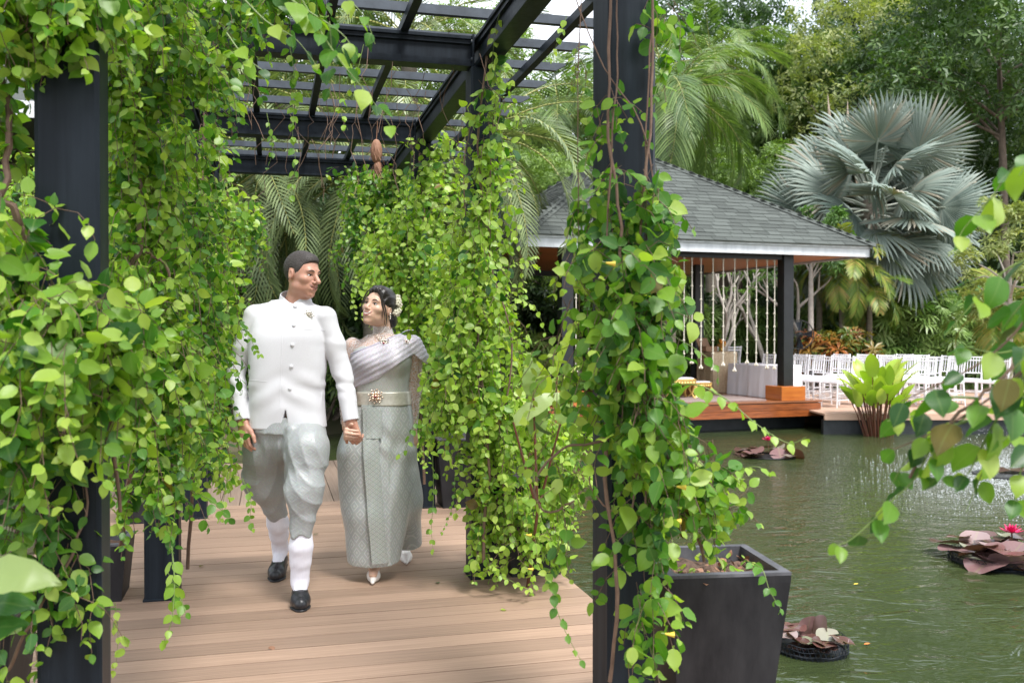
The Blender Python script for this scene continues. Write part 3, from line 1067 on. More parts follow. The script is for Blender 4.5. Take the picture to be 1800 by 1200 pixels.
CG = 'white chiavari chairs on the far deck'
proto = chair_proto()
chairs = []
rows_px = [(1470, 'row nearest the white table'), (1540, 'second row from the white table'), (1622, 'third row, right of the water plant'), (1672, 'fourth row, behind the foreground branch'), (1745, 'fifth row, farthest from the white table')]
nth = ['front', 'second', 'third', 'fourth', 'rearmost']
first = True
for ri, (px, rn) in enumerate(rows_px):
    for ci in range(5):
        Z = 17.35 + ci * 0.62 + (0.1 if ri % 2 else 0)
        p0 = G(px, 17.35) + Vector((math.cos(PROT + PI / 2) * ci * 0.62, math.sin(PROT + PI / 2) * ci * 0.62, 0))
        c = proto if first else copy_tree(proto)
        first = False
        c.location = (p0.x + random.uniform(-.06, .06), p0.y + random.uniform(-.06, .06), 0.001)
        c.rotation_euler = (0, 0, PROT - PI / 2 + 0.35 + random.uniform(-0.28, 0.28))
        tag(c, 'white chiavari chair, %s in the %s' % (nth[ci], rn), 'chair', CG)
for i, (a, b) in enumerate(((5.25, 3.35), (5.55, 3.0))):
    c = copy_tree(proto)
    c.location = PV(a, b, SZ + 0.001)
    c.rotation_euler = (0, 0, PROT + PI + (0.2 if i else -0.1))
    tag(c, ('white chiavari chair directly behind the champagne table on the stage', 'white chiavari chair on the stage at the far end of the white clothed table')[i], 'chair', 'white chiavari chairs on the stage')

# ================================================================== VINES
ML_thalia_near = leaf_mat('pale_broad_leaf', [(0.0, (0.22, 0.34, 0.09)), (1.0, (0.34, 0.42, 0.16))], rough=0.4, trans=0.35, tcol=1.2)
ML_banana_near = leaf_mat('deep_broad_leaf', [(0.0, (0.03, 0.12, 0.02)), (1.0, (0.06, 0.18, 0.03))], rough=0.35, trans=0.3)
LEAFT = [leaf_T(0.62, 0.10, 0.14, ph=0.3), leaf_T(0.72, 0.03, 0.30, ph=2.0), leaf_T(0.56, 0.22, 0.05, ph=4.0)]


def t_mesh(name, T, m):
    V, F, U = T
    lens = [len(f) for f in F]
    loops = [i for f in F for i in f]
    st = np.cumsum([0] + lens)[:-1]
    me = raw_mesh(name, np.array(V), loops, st, np.array(U)[loops])
    me.materials.append(m)
    return me


LEAF_ME = [t_mesh('leaf', T, ML_vine) for T in LEAFT]
LEAF_SP = [t_mesh('leaf', T, ML_sprig) for T in LEAFT]
SEG_T = ([(1, 0, 0), (-.5, 0, .87), (-.5, 0, -.87), (1, 1, 0), (-.5, 1, .87), (-.5, 1, -.87)], [(0, 1, 4, 3), (1, 2, 5, 4), (2, 0, 3, 5)], [(0, 0)] * 6)


def project(P):
    """photo pixel position and depth of world points"""
    zc = P[:, 0] * SY + P[:, 1] * CY
    xc = P[:, 0] * CY - P[:, 1] * SY
    zz = np.maximum(zc, 0.01)
    return 900 + FPX * xc / zz, 582 - FPX * (P[:, 2] - CAM_H) / zz, zc


DENS = 0.86


def vine(label, axis, blobs, stems=(), sprigs=(), group='vines climbing the pergola', name='climbing_vine', nobj=300):
    ax = Vector(axis)
    root = tag(empty(name, ax), label, 'vine', group)
    LP, LF, LN, LS, LT = [], [], [], [], []
    SP, SD, SLn, SR = [], [], [], []
    for (px, py, Z, rx, ry, rz, n, ln, size, tb) in blobs:
        c = np.array(W(px, py, Z))
        n = max(3, int(n * DENS))
        g = RNG.normal(size=(n, 3))
        g /= np.linalg.norm(g, axis=1, keepdims=True)
        rad = RNG.uniform(0, 1, (n, 1)) ** 0.45
        g = g * rad
        k_ = Z / FPX
        right = np.array([CY, -SY, 0])
        fw = np.array([SY, CY, 0])
        P = c + g[:, :1] * rx * k_ * right + g[:, 1:2] * rz * fw + g[:, 2:3] * ry * k_ * np.array([0, 0, 1.0])
        nodes = max(3, int(ln / 0.046))
        d = rand_unit(n) * 0.9 + np.array([0, 0, -0.4])
        d[:, :2] += (P - np.array([ax.x, ax.y, 0]))[:, :2] * 0.5
        d /= np.linalg.norm(d, axis=1, keepdims=True)
        P = P + np.array([0, 0, ln * 0.4])
        nk = RNG.integers(max(2, nodes // 2), nodes + 1, n)
        a0 = RNG.uniform(0, PI, n)
        for j in range(nodes):
            act = nk > j
            if not act.any():
                break
            d = d * 0.72 + np.array([0, 0, -0.36]) + RNG.normal(size=(n, 3)) * 0.16
            d /= np.linalg.norm(d, axis=1, keepdims=True)
            stp = 0.046 * RNG.uniform(0.8, 1.25, (n, 1)) * (size / 0.06) ** 0.5
            SP.append(P[act]); SD.append(d[act]); SLn.append(np.broadcast_to(stp, (n, 1))[act, 0]); SR.append(np.full(act.sum(), 0.0013))
            P = P + d * stp
            side = np.cross(d, rand_unit(n) * 0.3 + np.c_[np.cos(a0 + j * PI / 2), np.sin(a0 + j * PI / 2), np.zeros(n)])
            side /= np.linalg.norm(side, axis=1, keepdims=True) + 1e-6
            tipf = j / np.maximum(nk, 1)
            for sg in (-1, 1):
                keep = act & (RNG.uniform(size=n) < 0.90)
                f = sg * side * 0.75 + d * 0.30 + np.array([0, 0, -0.36]) + RNG.normal(size=(n, 3)) * 0.42
                o_ = P - np.array([ax.x, ax.y, 0])
                o_[:, 2] = 0
                o_ /= np.linalg.norm(o_, axis=1, keepdims=True) + 1e-6
                nn_ = o_ * 0.50 + np.array([-SY, -CY, 0]) * 0.22 + np.array([0, 0, 0.60]) + RNG.normal(size=(n, 3)) * 0.62
                s_ = size * np.clip(RNG.lognormal(-0.10, 0.30, n), 0.45, 1.45) * (1.08 - 0.50 * tipf)
                LP.append(P[keep]); LF.append(f[keep]); LN.append(nn_[keep]); LS.append(s_[keep])
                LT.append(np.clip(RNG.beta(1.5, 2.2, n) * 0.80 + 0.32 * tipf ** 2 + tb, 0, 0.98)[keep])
    sprig_leaf = []
    for (pts, size, tb, rad0) in sprigs:
        pts = [Vector(W(*p_)) for p_ in pts]
        # resample smoothly
        dense = []
        for i in range(len(pts) - 1):
            a = pts[max(0, i - 1)]; b = pts[i]; c_ = pts[i + 1]; d_ = pts[min(len(pts) - 1, i + 2)]
            for q_ in range(6):
                t_ = q_ / 6
                dense.append(0.5 * ((2 * b) + (c_ - a) * t_ + (2 * a - 5 * b + 4 * c_ - d_) * t_ * t_ + (3 * b - a - 3 * c_ + d_) * t_ ** 3))
        dense.append(pts[-1])
        tb_ = MB()
        N_ = len(dense)
        tb_.tube([p_ - ax for p_ in dense], [rad0 * (1 - 0.75 * i / N_) for i in range(N_)], 5)
        tb_.obj('stem', M_greenstem if rad0 < 0.0035 else M_stem, root, True)
        acc = 0
        stepl = size * 0.62
        for i in range(1, N_):
            acc += (dense[i] - dense[i - 1]).length
            if acc >= stepl:
                acc = 0
                d_ = (dense[i] - dense[i - 1]).normalized()
                tp = i / N_
                for sg in (-1, 1):
                    if random.random() < 0.12:
                        continue
                    sd_ = d_.cross(Vector((0.3 * random.uniform(-1, 1), 0.3 * random.uniform(-1, 1), 1))).normalized() * sg
                    f = sd_ * 0.8 + d_ * 0.45 + Vector((0, 0, -0.55)) + Vector([random.gauss(0, .2) for _ in range(3)])
                    nn_ = Vector((-SY, -CY, 0.9)) + Vector([random.gauss(0, .45) for _ in range(3)])
                    sprig_leaf.append((dense[i], f, nn_, size * random.uniform(0.75, 1.15) * (1.05 - 0.45 * tp), min(0.98, max(0, tb + random.uniform(-.12, .12) + 0.2 * tp))))
    if sprig_leaf:
        LP.append(np.array([tuple(x[0]) for x in sprig_leaf])); LF.append(np.array([tuple(x[1]) for x in sprig_leaf]))
        LN.append(np.array([tuple(x[2]) for x in sprig_leaf])); LS.append(np.array([x[3] for x in sprig_leaf])); LT.append(np.array([x[4] for x in sprig_leaf]))
    P, F, N, S, T = (np.concatenate(a) for a in (LP, LF, LN, LS, LT))
    # keep leaves out of the walking couple
    pxs, pys, zc = project(P)
    Rm = frames(F, N)
    Rm[:, :, 0] *= 1
    infr = (pxs > -20) & (pxs < 1820) & (pys > -20) & (pys < 1220) & (zc > 0.3)
    score = np.where(infr, S / np.maximum(zc, 0.2), 0)
    order_ = np.argsort(-score)
    top = order_[:nobj]
    rest = order_[nobj:]
    Pl = P - np.array(ax)
    for i in top:
        o_ = bpy.data.objects.new('leaf', LEAF_ME[int(i) % 3])
        o_.parent = root
        M4 = Matrix(Rm[i].tolist()).to_4x4()
        M4 = Matrix.Translation(Vector(Pl[i])) @ M4 @ Matrix.Scale(float(S[i]), 4)
        o_.matrix_local = M4
        COL.objects.link(o_)
    if len(rest):
        for v_ in range(3):
            r_ = rest[v_::3]
            if len(r_) == 0:
                continue
        me_ = scatter('foliage', LEAFT[0], Pl[rest], Rm[rest], S[rest], T[rest])
        tag(link('foliage', me_, root, ML_vine), kind='stuff')
    if SP:
        P2, D2, L2_, R2_ = (np.concatenate(a) for a in (SP, SD, SLn, SR))
        Rr = frames(D2, rand_unit(len(D2)))
        me_ = scatter('twigs', SEG_T, P2 - np.array(ax), Rr, np.c_[R2_, L2_, R2_], np.zeros(len(P2)))
        tag(link('twigs', me_, root, M_stem), kind='stuff')
    for (pts, r0) in stems:
        wp = [Vector(W(*p_)) - ax for p_ in pts]
        dense = []
        for i in range(len(wp) - 1):
            a = wp[max(0, i - 1)]; b = wp[i]; c_ = wp[i + 1]; d_ = wp[min(len(wp) - 1, i + 2)]
            for q_ in range(5):
                t_ = q_ / 5
                v_ = 0.5 * ((2 * b) + (c_ - a) * t_ + (2 * a - 5 * b + 4 * c_ - d_) * t_ * t_ + (3 * b - a - 3 * c_ + d_) * t_ ** 3)
                dense.append(v_ + Vector([random.gauss(0, r0 * 0.5) for _ in range(3)]))
        dense.append(wp[-1])
        MB().tube(dense, [r0 * random.uniform(0.85, 1.1) * (1 - 0.35 * i / len(dense)) for i in range(len(dense))], 7).obj('woody_stem', M_stem, root, True)
    return root


# (px, py, depth, rx px, ry px, rz m, strands, strand length, leaf size, tint bias)
vine('leafy vine thickly wrapping the right front post above the big planter', (RX, 3.035, 0),
     [(1085, 340, 3.02, 30, 60, 0.08, 12, 0.2, 0.048, 0.05), (1066, 240, 2.95, 22, 70, 0.04, 10, 0.16, 0.045, 0.05), (1168, 90, 3.05, 24, 90, 0.05, 10, 0.22, 0.055, 0.05), (1022, 200, 3.1, 14, 120, 0.04, 6, 0.2, 0.034, 0.2), (1045, 400, 3.02, 30, 60, 0.06, 12, 0.25, 0.05, 0.1),
      (1120, 400, 2.96, 70, 70, 0.12, 46, 0.22, 0.062, 0.02), (1112, 520, 2.94, 72, 90, 0.13, 62, 0.24, 0.068, 0.0),
      (1115, 640, 2.92, 80, 90, 0.14, 66, 0.26, 0.070, 0.0), (1130, 760, 2.90, 90, 80, 0.14, 64, 0.26, 0.068, 0.05),
      (1012, 560, 3.0, 24, 120, 0.06, 20, 0.28, 0.048, 0.22), (1005, 700, 3.0, 30, 110, 0.06, 20, 0.28, 0.046, 0.25),
      (1180, 860, 3.0, 90, 60, 0.14, 60, 0.25, 0.060, 0.1), (1240, 900, 3.05, 60, 50, 0.10, 30, 0.2, 0.058, 0.12),
      (995, 860, 3.0, 34, 60, 0.06, 13, 0.26, 0.05, 0.2), (1000, 1010, 2.95, 25, 80, 0.05, 3, 0.3, 0.05, 0.1),
      (1135, 960, 2.92, 45, 70, 0.08, 30, 0.26, 0.064, 0.0), (1130, 1090, 2.90, 32, 80, 0.06, 15, 0.28, 0.064, 0.0),
      (1160, 40, 3.1, 30, 60, 0.05, 5, 0.2, 0.055, 0.0), (1060, 200, 3.0, 30, 60, 0.05, 4, 0.15, 0.05, 0.0)],
     stems=[([(1075, 1200, 2.92), (1085, 1000, 2.9), (1060, 800, 2.9), (1100, 600, 2.9), (1090, 400, 2.92), (1068, 200, 2.94), (1075, -60, 2.95)], 0.007),
            ([(1240, 985, 3.05), (1210, 900, 3.0), (1160, 760, 2.93), (1120, 600, 2.9), (1132, 330, 2.93), (1148, 120, 2.95), (1140, -50, 2.98)], 0.006),
            ([(1130, 1000, 2.92), (1140, 700, 2.92), (1135, 300, 2.94), (1145, 60, 2.96)], 0.004),
            ([(1110, 900, 2.92), (1150, 600, 2.92), (1140, 260, 2.94), (1060, 120, 2.95), (1000, -30, 3.0)], 0.003),
            ([(1100, 760, 2.9), (1040, 780, 2.95), (985, 790, 3.0), (940, 850, 3.0), (960, 900, 3.0), (1010, 880, 2.95)], 0.005),
            ([(1075, 900, 2.9), (1040, 860, 2.9), (1038, 800, 2.9)], 0.003),
            ([(1067, 420, 2.93), (1075, 260, 2.93), (1085, 100, 2.94), (1082, -60, 2.95)], 0.0035),
            ([(1022, -30, 3.0), (1015, 200, 3.0), (1018, 500, 3.0), (1012, 700, 3.0)], 0.002)],
     sprigs=[([(1150, 690, 2.9), (1215, 675, 2.85), (1275, 700, 2.8), (1330, 745, 2.75), (1385, 778, 2.72), (1418, 768, 2.7)], 0.055, 0.55, 0.0028),
             ([(1240, 870, 3.0), (1285, 835, 2.95), (1330, 820, 2.9), (1370, 842, 2.9)], 0.045, 0.5, 0.002),
             ([(1310, 985, 3.0), (1340, 1000, 2.93), (1355, 1040, 2.9), (1380, 1080, 2.9)], 0.045, 0.2, 0.002),
             ([(1190, 720, 2.9), (1215, 760, 2.9), (1240, 800, 2.9), (1228, 850, 2.9)], 0.045, 0.1, 0.002),
             ([(985, 940, 2.95), (970, 1020, 2.95), (985, 1090, 2.93), (1020, 1160, 2.93)], 0.05, 0.25, 0.0022),
             ([(1180, 60, 3.0), (1168, 120, 3.0), (1150, 170, 2.98), (1140, 250, 2.96)], 0.055, 0.2, 0.002),
             ([(1120, 560, 2.9), (1200, 600, 2.9), (1255, 640, 2.9), (1262, 680, 2.9)], 0.05, 0.3, 0.002)])

vine('leafy vine mass hanging from the second right post beside the woman', (RX, 5.245, 0),
     [(862, 180, 5.1, 22, 90, 0.06, 22, 0.30, 0.062, 0.1), (866, 290, 5.1, 28, 70, 0.08, 34, 0.30, 0.060, 0.05),
      (850, 380, 5.1, 45, 60, 0.12, 50, 0.3, 0.058, 0.12), (835, 470, 5.05, 60, 70, 0.2, 100, 0.32, 0.056, 0.12),
      (828, 570, 5.0, 62, 85, 0.22, 120, 0.34, 0.058, 0.06), (825, 680, 5.0, 66, 85, 0.22, 124, 0.36, 0.058, 0.05),
      (858, 780, 5.05, 66, 80, 0.2, 100, 0.36, 0.054, 0.1), (775, 750, 5.0, 26, 45, 0.1, 14, 0.26, 0.056, 0.05),
      (930, 790, 5.2, 70, 60, 0.2, 100, 0.3, 0.050, 0.22), (870, 900, 5.1, 60, 80, 0.15, 70, 0.35, 0.052, 0.08),
      (930, 930, 5.0, 55, 70, 0.15, 70, 0.3, 0.050, 0.12), (910, 1010, 4.95, 45, 16, 0.15, 14, 0.15, 0.050, 0.2),
      (890, 600, 5.2, 35, 120, 0.12, 60, 0.35, 0.050, 0.15), (985, 770, 5.35, 48, 36, 0.15, 60, 0.26, 0.050, 0.25), (985, 860, 5.3, 46, 60, 0.15, 80, 0.3, 0.050, 0.15), (965, 940, 5.2, 40, 50, 0.12, 56, 0.28, 0.050, 0.05), (845, 970, 5.05, 30, 40, 0.1, 20, 0.2, 0.05, 0.05)],
     stems=[([(850, 990, 5.0), (858, 800, 5.0), (840, 600, 5.0), (858, 420, 5.05), (840, 260, 5.1), (862, 60, 5.1)], 0.009),
            ([(900, 960, 5.0), (880, 800, 5.0), (900, 600, 5.0), (862, 450, 5.0), (868, 200, 5.08)], 0.006),
            ([(822, 420, 5.05), (815, 300, 5.08), (828, 220, 5.1)], 0.004)],
     sprigs=[([(760, 800, 5.0), (762, 870, 5.0), (758, 930, 5.0), (762, 975, 5.0)], 0.055, 0.15, 0.002),
             ([(800, 830, 5.0), (795, 890, 5.0), (775, 940, 5.0)], 0.03, 0.1, 0.0015),
             ([(735, 730, 4.95), (722, 760, 4.92), (712, 790, 4.9), (700, 800, 4.9)], 0.05, 0.1, 0.002),
             ([(870, 1005, 4.95), (905, 1025, 4.85), (935, 1040, 4.8)], 0.05, 0.3, 0.002),
             ([(890, 470, 5.1), (925, 455, 5.05), (945, 450, 5.0)], 0.035, 0.55, 0.0015),
             ([(895, 520, 5.1), (940, 540, 5.0), (960, 590, 5.0)], 0.05, 0.55, 0.0015),
             ([(1000, 20, 4.6), (985, 60, 4.6), (968, 110, 4.6)], 0.05, 0.3, 0.0015),
             ([(880, 20, 4.8), (870, 60, 4.85), (865, 120, 4.9)], 0.06, 0.35, 0.0015)])

vine('bright vine mass at the third right post above the woman', (RX, 7.435, 0),
     [(745, 390, 7.3, 60, 60, 0.3, 130, 0.38, 0.062, 0.16), (700, 450, 7.2, 70, 70, 0.3, 170, 0.4, 0.062, 0.16),
      (740, 520, 7.1, 60, 80, 0.3, 150, 0.45, 0.060, 0.06), (690, 520, 7.1, 40, 60, 0.3, 90, 0.4, 0.060, 0.1),
      (765, 300, 7.3, 35, 60, 0.15, 50, 0.3, 0.062, 0.2), (760, 640, 7.1, 50, 90, 0.25, 100, 0.4, 0.056, 0.0),
      (740, 760, 7.2, 40, 60, 0.2, 50, 0.3, 0.056, 0.0)],
     stems=[([(745, 850, 7.3), (735, 600, 7.25), (745, 420, 7.2), (738, 270, 7.3)], 0.012)],
     sprigs=[([(625, 480, 7.0), (622, 500, 7.0), (620, 530, 7.0), (628, 560, 7.0)], 0.06, 0.4, 0.002)])

vine('vine climbing the far right post at the end of the walkway', (RX, 9.23, 0),
     [(660, 380, 9.1, 60, 45, 0.3, 100, 0.4, 0.068, 0.18), (650, 440, 9.0, 55, 60, 0.3, 110, 0.45, 0.066, 0.12),
      (640, 330, 9.0, 60, 25, 0.25, 40, 0.3, 0.066, 0.2), (700, 330, 9.0, 40, 30, 0.2, 40, 0.3, 0.066, 0.2)],
     stems=[([(690, 780, 9.15), (685, 600, 9.1), (692, 330, 9.1)], 0.012)])

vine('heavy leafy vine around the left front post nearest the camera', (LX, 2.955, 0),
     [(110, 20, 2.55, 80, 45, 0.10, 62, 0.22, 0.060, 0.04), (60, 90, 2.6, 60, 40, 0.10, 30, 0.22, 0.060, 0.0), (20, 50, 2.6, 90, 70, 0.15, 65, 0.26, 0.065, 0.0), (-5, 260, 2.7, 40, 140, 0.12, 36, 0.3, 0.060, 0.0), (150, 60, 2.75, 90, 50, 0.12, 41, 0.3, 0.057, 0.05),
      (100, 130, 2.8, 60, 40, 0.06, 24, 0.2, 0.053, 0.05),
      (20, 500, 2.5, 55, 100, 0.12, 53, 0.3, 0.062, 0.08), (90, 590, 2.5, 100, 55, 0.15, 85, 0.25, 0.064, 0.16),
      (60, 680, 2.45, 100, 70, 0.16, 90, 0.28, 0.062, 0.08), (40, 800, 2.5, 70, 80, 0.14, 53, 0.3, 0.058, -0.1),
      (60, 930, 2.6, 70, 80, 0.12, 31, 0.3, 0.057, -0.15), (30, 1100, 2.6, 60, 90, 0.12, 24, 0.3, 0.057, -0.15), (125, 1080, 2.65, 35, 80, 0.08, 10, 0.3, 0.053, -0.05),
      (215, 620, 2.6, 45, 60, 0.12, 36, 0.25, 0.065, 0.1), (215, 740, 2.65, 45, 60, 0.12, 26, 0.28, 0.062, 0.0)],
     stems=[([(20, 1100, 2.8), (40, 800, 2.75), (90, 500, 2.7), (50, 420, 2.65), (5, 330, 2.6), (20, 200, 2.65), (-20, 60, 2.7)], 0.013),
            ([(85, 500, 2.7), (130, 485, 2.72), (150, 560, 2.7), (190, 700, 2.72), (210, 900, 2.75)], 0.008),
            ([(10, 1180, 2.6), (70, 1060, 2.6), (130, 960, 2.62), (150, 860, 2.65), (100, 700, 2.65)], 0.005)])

vine('curtain of vine hanging between the two front left posts', (-0.85, 3.9, 0),
     [(260, 60, 3.3, 90, 70, 0.2, 97, 0.34, 0.053, 0.02), (235, 190, 3.4, 70, 80, 0.15, 80, 0.34, 0.053, -0.02), (330, 150, 3.5, 80, 70, 0.15, 73, 0.3, 0.052, 0.1),
      (250, 320, 3.5, 65, 90, 0.15, 97, 0.36, 0.053, -0.05), (320, 300, 3.8, 60, 60, 0.15, 61, 0.32, 0.050, 0.08),
      (250, 450, 3.5, 65, 90, 0.15, 109, 0.36, 0.053, 0.0), (320, 430, 4.1, 70, 80, 0.2, 109, 0.36, 0.050, 0.18),
      (250, 580, 3.4, 70, 90, 0.18, 122, 0.36, 0.053, 0.02), (320, 560, 4.1, 72, 90, 0.2, 146, 0.36, 0.050, 0.14),
      (270, 700, 3.4, 72, 90, 0.18, 126, 0.34, 0.057, 0.0), (330, 680, 4.0, 56, 90, 0.2, 102, 0.34, 0.050, 0.12),
      (265, 800, 3.4, 60, 60, 0.14, 73, 0.32, 0.055, 0.0), (335, 790, 4.0, 42, 50, 0.12, 41, 0.32, 0.050, 0.08),
      (270, 890, 3.35, 42, 45, 0.12, 31, 0.28, 0.053, 0.1), (215, 900, 3.4, 20, 60, 0.08, 12, 0.3, 0.048, 0.0)],
     stems=[([(205, 985, 5.0), (225, 860, 4.2), (235, 700, 3.6), (230, 500, 3.4), (245, 430, 3.4), (250, 350, 3.42), (215, 200, 3.45), (200, 0, 3.5)], 0.012),
            ([(245, 440, 3.4), (290, 465, 3.4), (310, 540, 3.45), (320, 600, 3.5)], 0.006),
            ([(285, 1050, 4.92), (290, 900, 4.9), (300, 700, 4.2), (290, 400, 3.9), (330, 100, 3.9)], 0.006)],
     sprigs=[([(300, 960, 3.3), (305, 1020, 3.25), (300, 1090, 3.2), (285, 1130, 3.2)], 0.065, 0.25, 0.003),
             ([(290, 1000, 3.3), (315, 1050, 3.25), (325, 1080, 3.2)], 0.06, 0.4, 0.002),
             ([(330, 860, 3.5), (370, 880, 3.45), (400, 910, 3.4)], 0.06, 0.5, 0.0025),
             ([(200, 1060, 3.2), (205, 1120, 3.2), (200, 1180, 3.2)], 0.04, 0.0, 0.0015)])

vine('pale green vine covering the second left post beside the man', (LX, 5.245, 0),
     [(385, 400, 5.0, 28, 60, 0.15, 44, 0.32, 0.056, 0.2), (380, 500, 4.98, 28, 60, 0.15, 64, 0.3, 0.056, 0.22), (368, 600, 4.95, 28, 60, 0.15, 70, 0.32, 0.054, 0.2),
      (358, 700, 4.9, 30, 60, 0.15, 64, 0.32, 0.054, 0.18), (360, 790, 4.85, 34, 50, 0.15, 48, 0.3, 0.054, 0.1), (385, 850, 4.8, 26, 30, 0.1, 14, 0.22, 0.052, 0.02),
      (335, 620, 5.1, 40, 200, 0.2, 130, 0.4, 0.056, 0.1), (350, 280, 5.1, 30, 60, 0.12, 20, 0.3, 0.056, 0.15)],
     stems=[([(330, 1000, 5.1), (345, 700, 5.05), (352, 400, 5.05), (360, 200, 5.1)], 0.010)],
     sprigs=[([(425, 840, 4.75), (440, 880, 4.7), (438, 915, 4.7), (445, 930, 4.7)], 0.05, 0.0, 0.002),
             ([(415, 560, 4.7), (438, 590, 4.6), (448, 612, 4.58), (458, 625, 4.56)], 0.045, 0.0, 0.002),
             ([(400, 830, 4.7), (392, 880, 4.7), (385, 920, 4.7)], 0.05, 0.45, 0.002)])

vine('vine spray drooping from the slats at the top of the walkway', (0.0, 4.0, 2.9),
     [(420, 30, 3.9, 80, 40, 0.15, 46, 0.3, 0.062, 0.12), (520, 15, 3.8, 70, 30, 0.12, 28, 0.25, 0.062, 0.2), (380, 80, 4.0, 50, 60, 0.12, 28, 0.3, 0.06, 0.12)],
     stems=[([(380, -20, 3.9), (470, 0, 3.8), (560, -10, 3.7)], 0.005)],
     sprigs=[([(520, -20, 2.6), (560, 50, 2.6), (600, 110, 2.55), (645, 165, 2.55), (685, 220, 2.55)], 0.090, 0.45, 0.003),
             ([(480, -20, 2.6), (540, 20, 2.6), (600, 60, 2.6), (630, 100, 2.6)], 0.090, 0.5, 0.003),
             ([(420, -10, 2.7), (470, 40, 2.7), (520, 70, 2.7), (560, 120, 2.7)], 0.085, 0.45, 0.003),
             ([(400, 60, 2.9), (430, 100, 2.9), (470, 130, 2.9)], 0.075, 0.4, 0.003),
             ([(590, -20, 2.7), (640, 30, 2.7), (660, 80, 2.7)], 0.08, 0.4, 0.0025),
             ([(580, 40, 2.6), (585, 110, 2.6), (580, 170, 2.6)], 0.08, 0.45, 0.002),
             ([(440, 50, 4.0), (430, 130, 4.0), (420, 190, 4.0), (425, 215, 4.0)], 0.06, 0.4, 0.002),
             ([(510, 80, 3.9), (520, 150, 3.9), (515, 230, 3.9), (520, 290, 3.9), (510, 350, 3.9)], 0.05, 0.35, 0.0018),
             ([(640, 80, 4.3), (625, 140, 4.3), (600, 190, 4.3), (612, 230, 4.3)], 0.05, 0.3, 0.0018),
             ([(470, 200, 4.2), (480, 260, 4.2), (470, 300, 4.2)], 0.04, 0.4, 0.0015)])

vine('pale vine draping the far left posts of the walkway', (LX, 8.2, 0),
     [(430, 420, 7.0, 30, 50, 0.25, 60, 0.4, 0.06, 0.2), (300, 470, 7.2, 80, 120, 0.4, 200, 0.5, 0.062, 0.12), (200, 500, 7.2, 80, 160, 0.4, 200, 0.5, 0.062, 0.0),
      (60, 420, 7.0, 110, 120, 0.4, 160, 0.5, 0.066, 0.0)],
     stems=[([(380, 800, 7.2), (370, 500, 7.2), (365, 250, 7.2)], 0.012)])

# branch close to the camera on the right, hanging from the slat ends
vine('blurred hanging vine branch at the right edge close to the camera', (1.80, 1.45, 3.05), [],
     stems=[([(1900, -900, 2.0), (1920, -300, 2.0), (1900, 200, 2.0), (1860, 520, 1.98), (1780, 640, 1.95), (1720, 700, 1.93), (1640, 770, 1.92), (1600, 840, 1.9)], 0.005)],
     sprigs=[([(1900, 180, 2.0), (1830, 250, 1.95), (1775, 300, 1.95), (1740, 350, 1.95), (1695, 400, 1.95), (1680, 430, 1.95)], 0.085, 0.42, 0.003),
             ([(1890, 380, 1.9), (1830, 440, 1.88), (1760, 480, 1.9), (1700, 545, 1.9), (1660, 590, 1.9)], 0.090, 0.35, 0.003),
             ([(1880, 500, 1.8), (1820, 540, 1.8), (1780, 590, 1.8), (1720, 640, 1.82), (1640, 680, 1.85), (1585, 705, 1.88)], 0.092, 0.32, 0.0035),
             ([(1870, 600, 1.8), (1800, 650, 1.8), (1740, 700, 1.82), (1680, 740, 1.85), (1620, 770, 1.88), (1570, 790, 1.9)], 0.090, 0.25, 0.0035),
             ([(1640, 780, 1.9), (1610, 840, 1.9), (1570, 880, 1.9), (1530, 920, 1.9), (1495, 950, 1.9), (1465, 960, 1.9)], 0.066, 0.12, 0.0025),
             ([(1780, 690, 1.85), (1740, 760, 1.85), (1710, 820, 1.85), (1690, 850, 1.85)], 0.092, 0.1, 0.003),
             ([(1700, 730, 1.85), (1640, 800, 1.85), (1660, 850, 1.87)], 0.07, 0.1, 0.0025),
             ([(1880, 700, 1.9), (1830, 760, 1.9), (1795, 830, 1.9), (1785, 880, 1.9)], 0.085, 0.05, 0.003),
             ([(1860, 560, 1.75), (1830, 610, 1.75), (1790, 640, 1.75), (1760, 690, 1.78)], 0.100, 0.2, 0.003),
             ([(1900, 470, 1.7), (1840, 500, 1.72), (1800, 530, 1.75), (1760, 580, 1.78)], 0.100, 0.4, 0.003),
             ([(1880, 640, 1.85), (1820, 690, 1.85), (1770, 710, 1.85), (1740, 760, 1.85)], 0.100, 0.1, 0.003),
             ([(1850, 240, 1.6), (1815, 270, 1.6), (1790, 310, 1.6)], 0.095, 0.4, 0.003),
             ([(1880, 560, 1.9), (1820, 600, 1.9), (1760, 620, 1.9), (1700, 610, 1.9)], 0.085, 0.3, 0.003),
             ([(1870, 720, 1.95), (1810, 740, 1.95), (1750, 790, 1.95), (1720, 850, 1.95), (1700, 900, 1.95)], 0.085, 0.15, 0.003),
             ([(1720, 700, 1.9), (1660, 700, 1.9), (1610, 730, 1.9), (1560, 740, 1.9)], 0.08, 0.2, 0.003),
             ([(1700, 740, 1.9), (1650, 760, 1.9), (1600, 800, 1.92), (1570, 850, 1.92)], 0.08, 0.05, 0.003)],
     group='single vines')

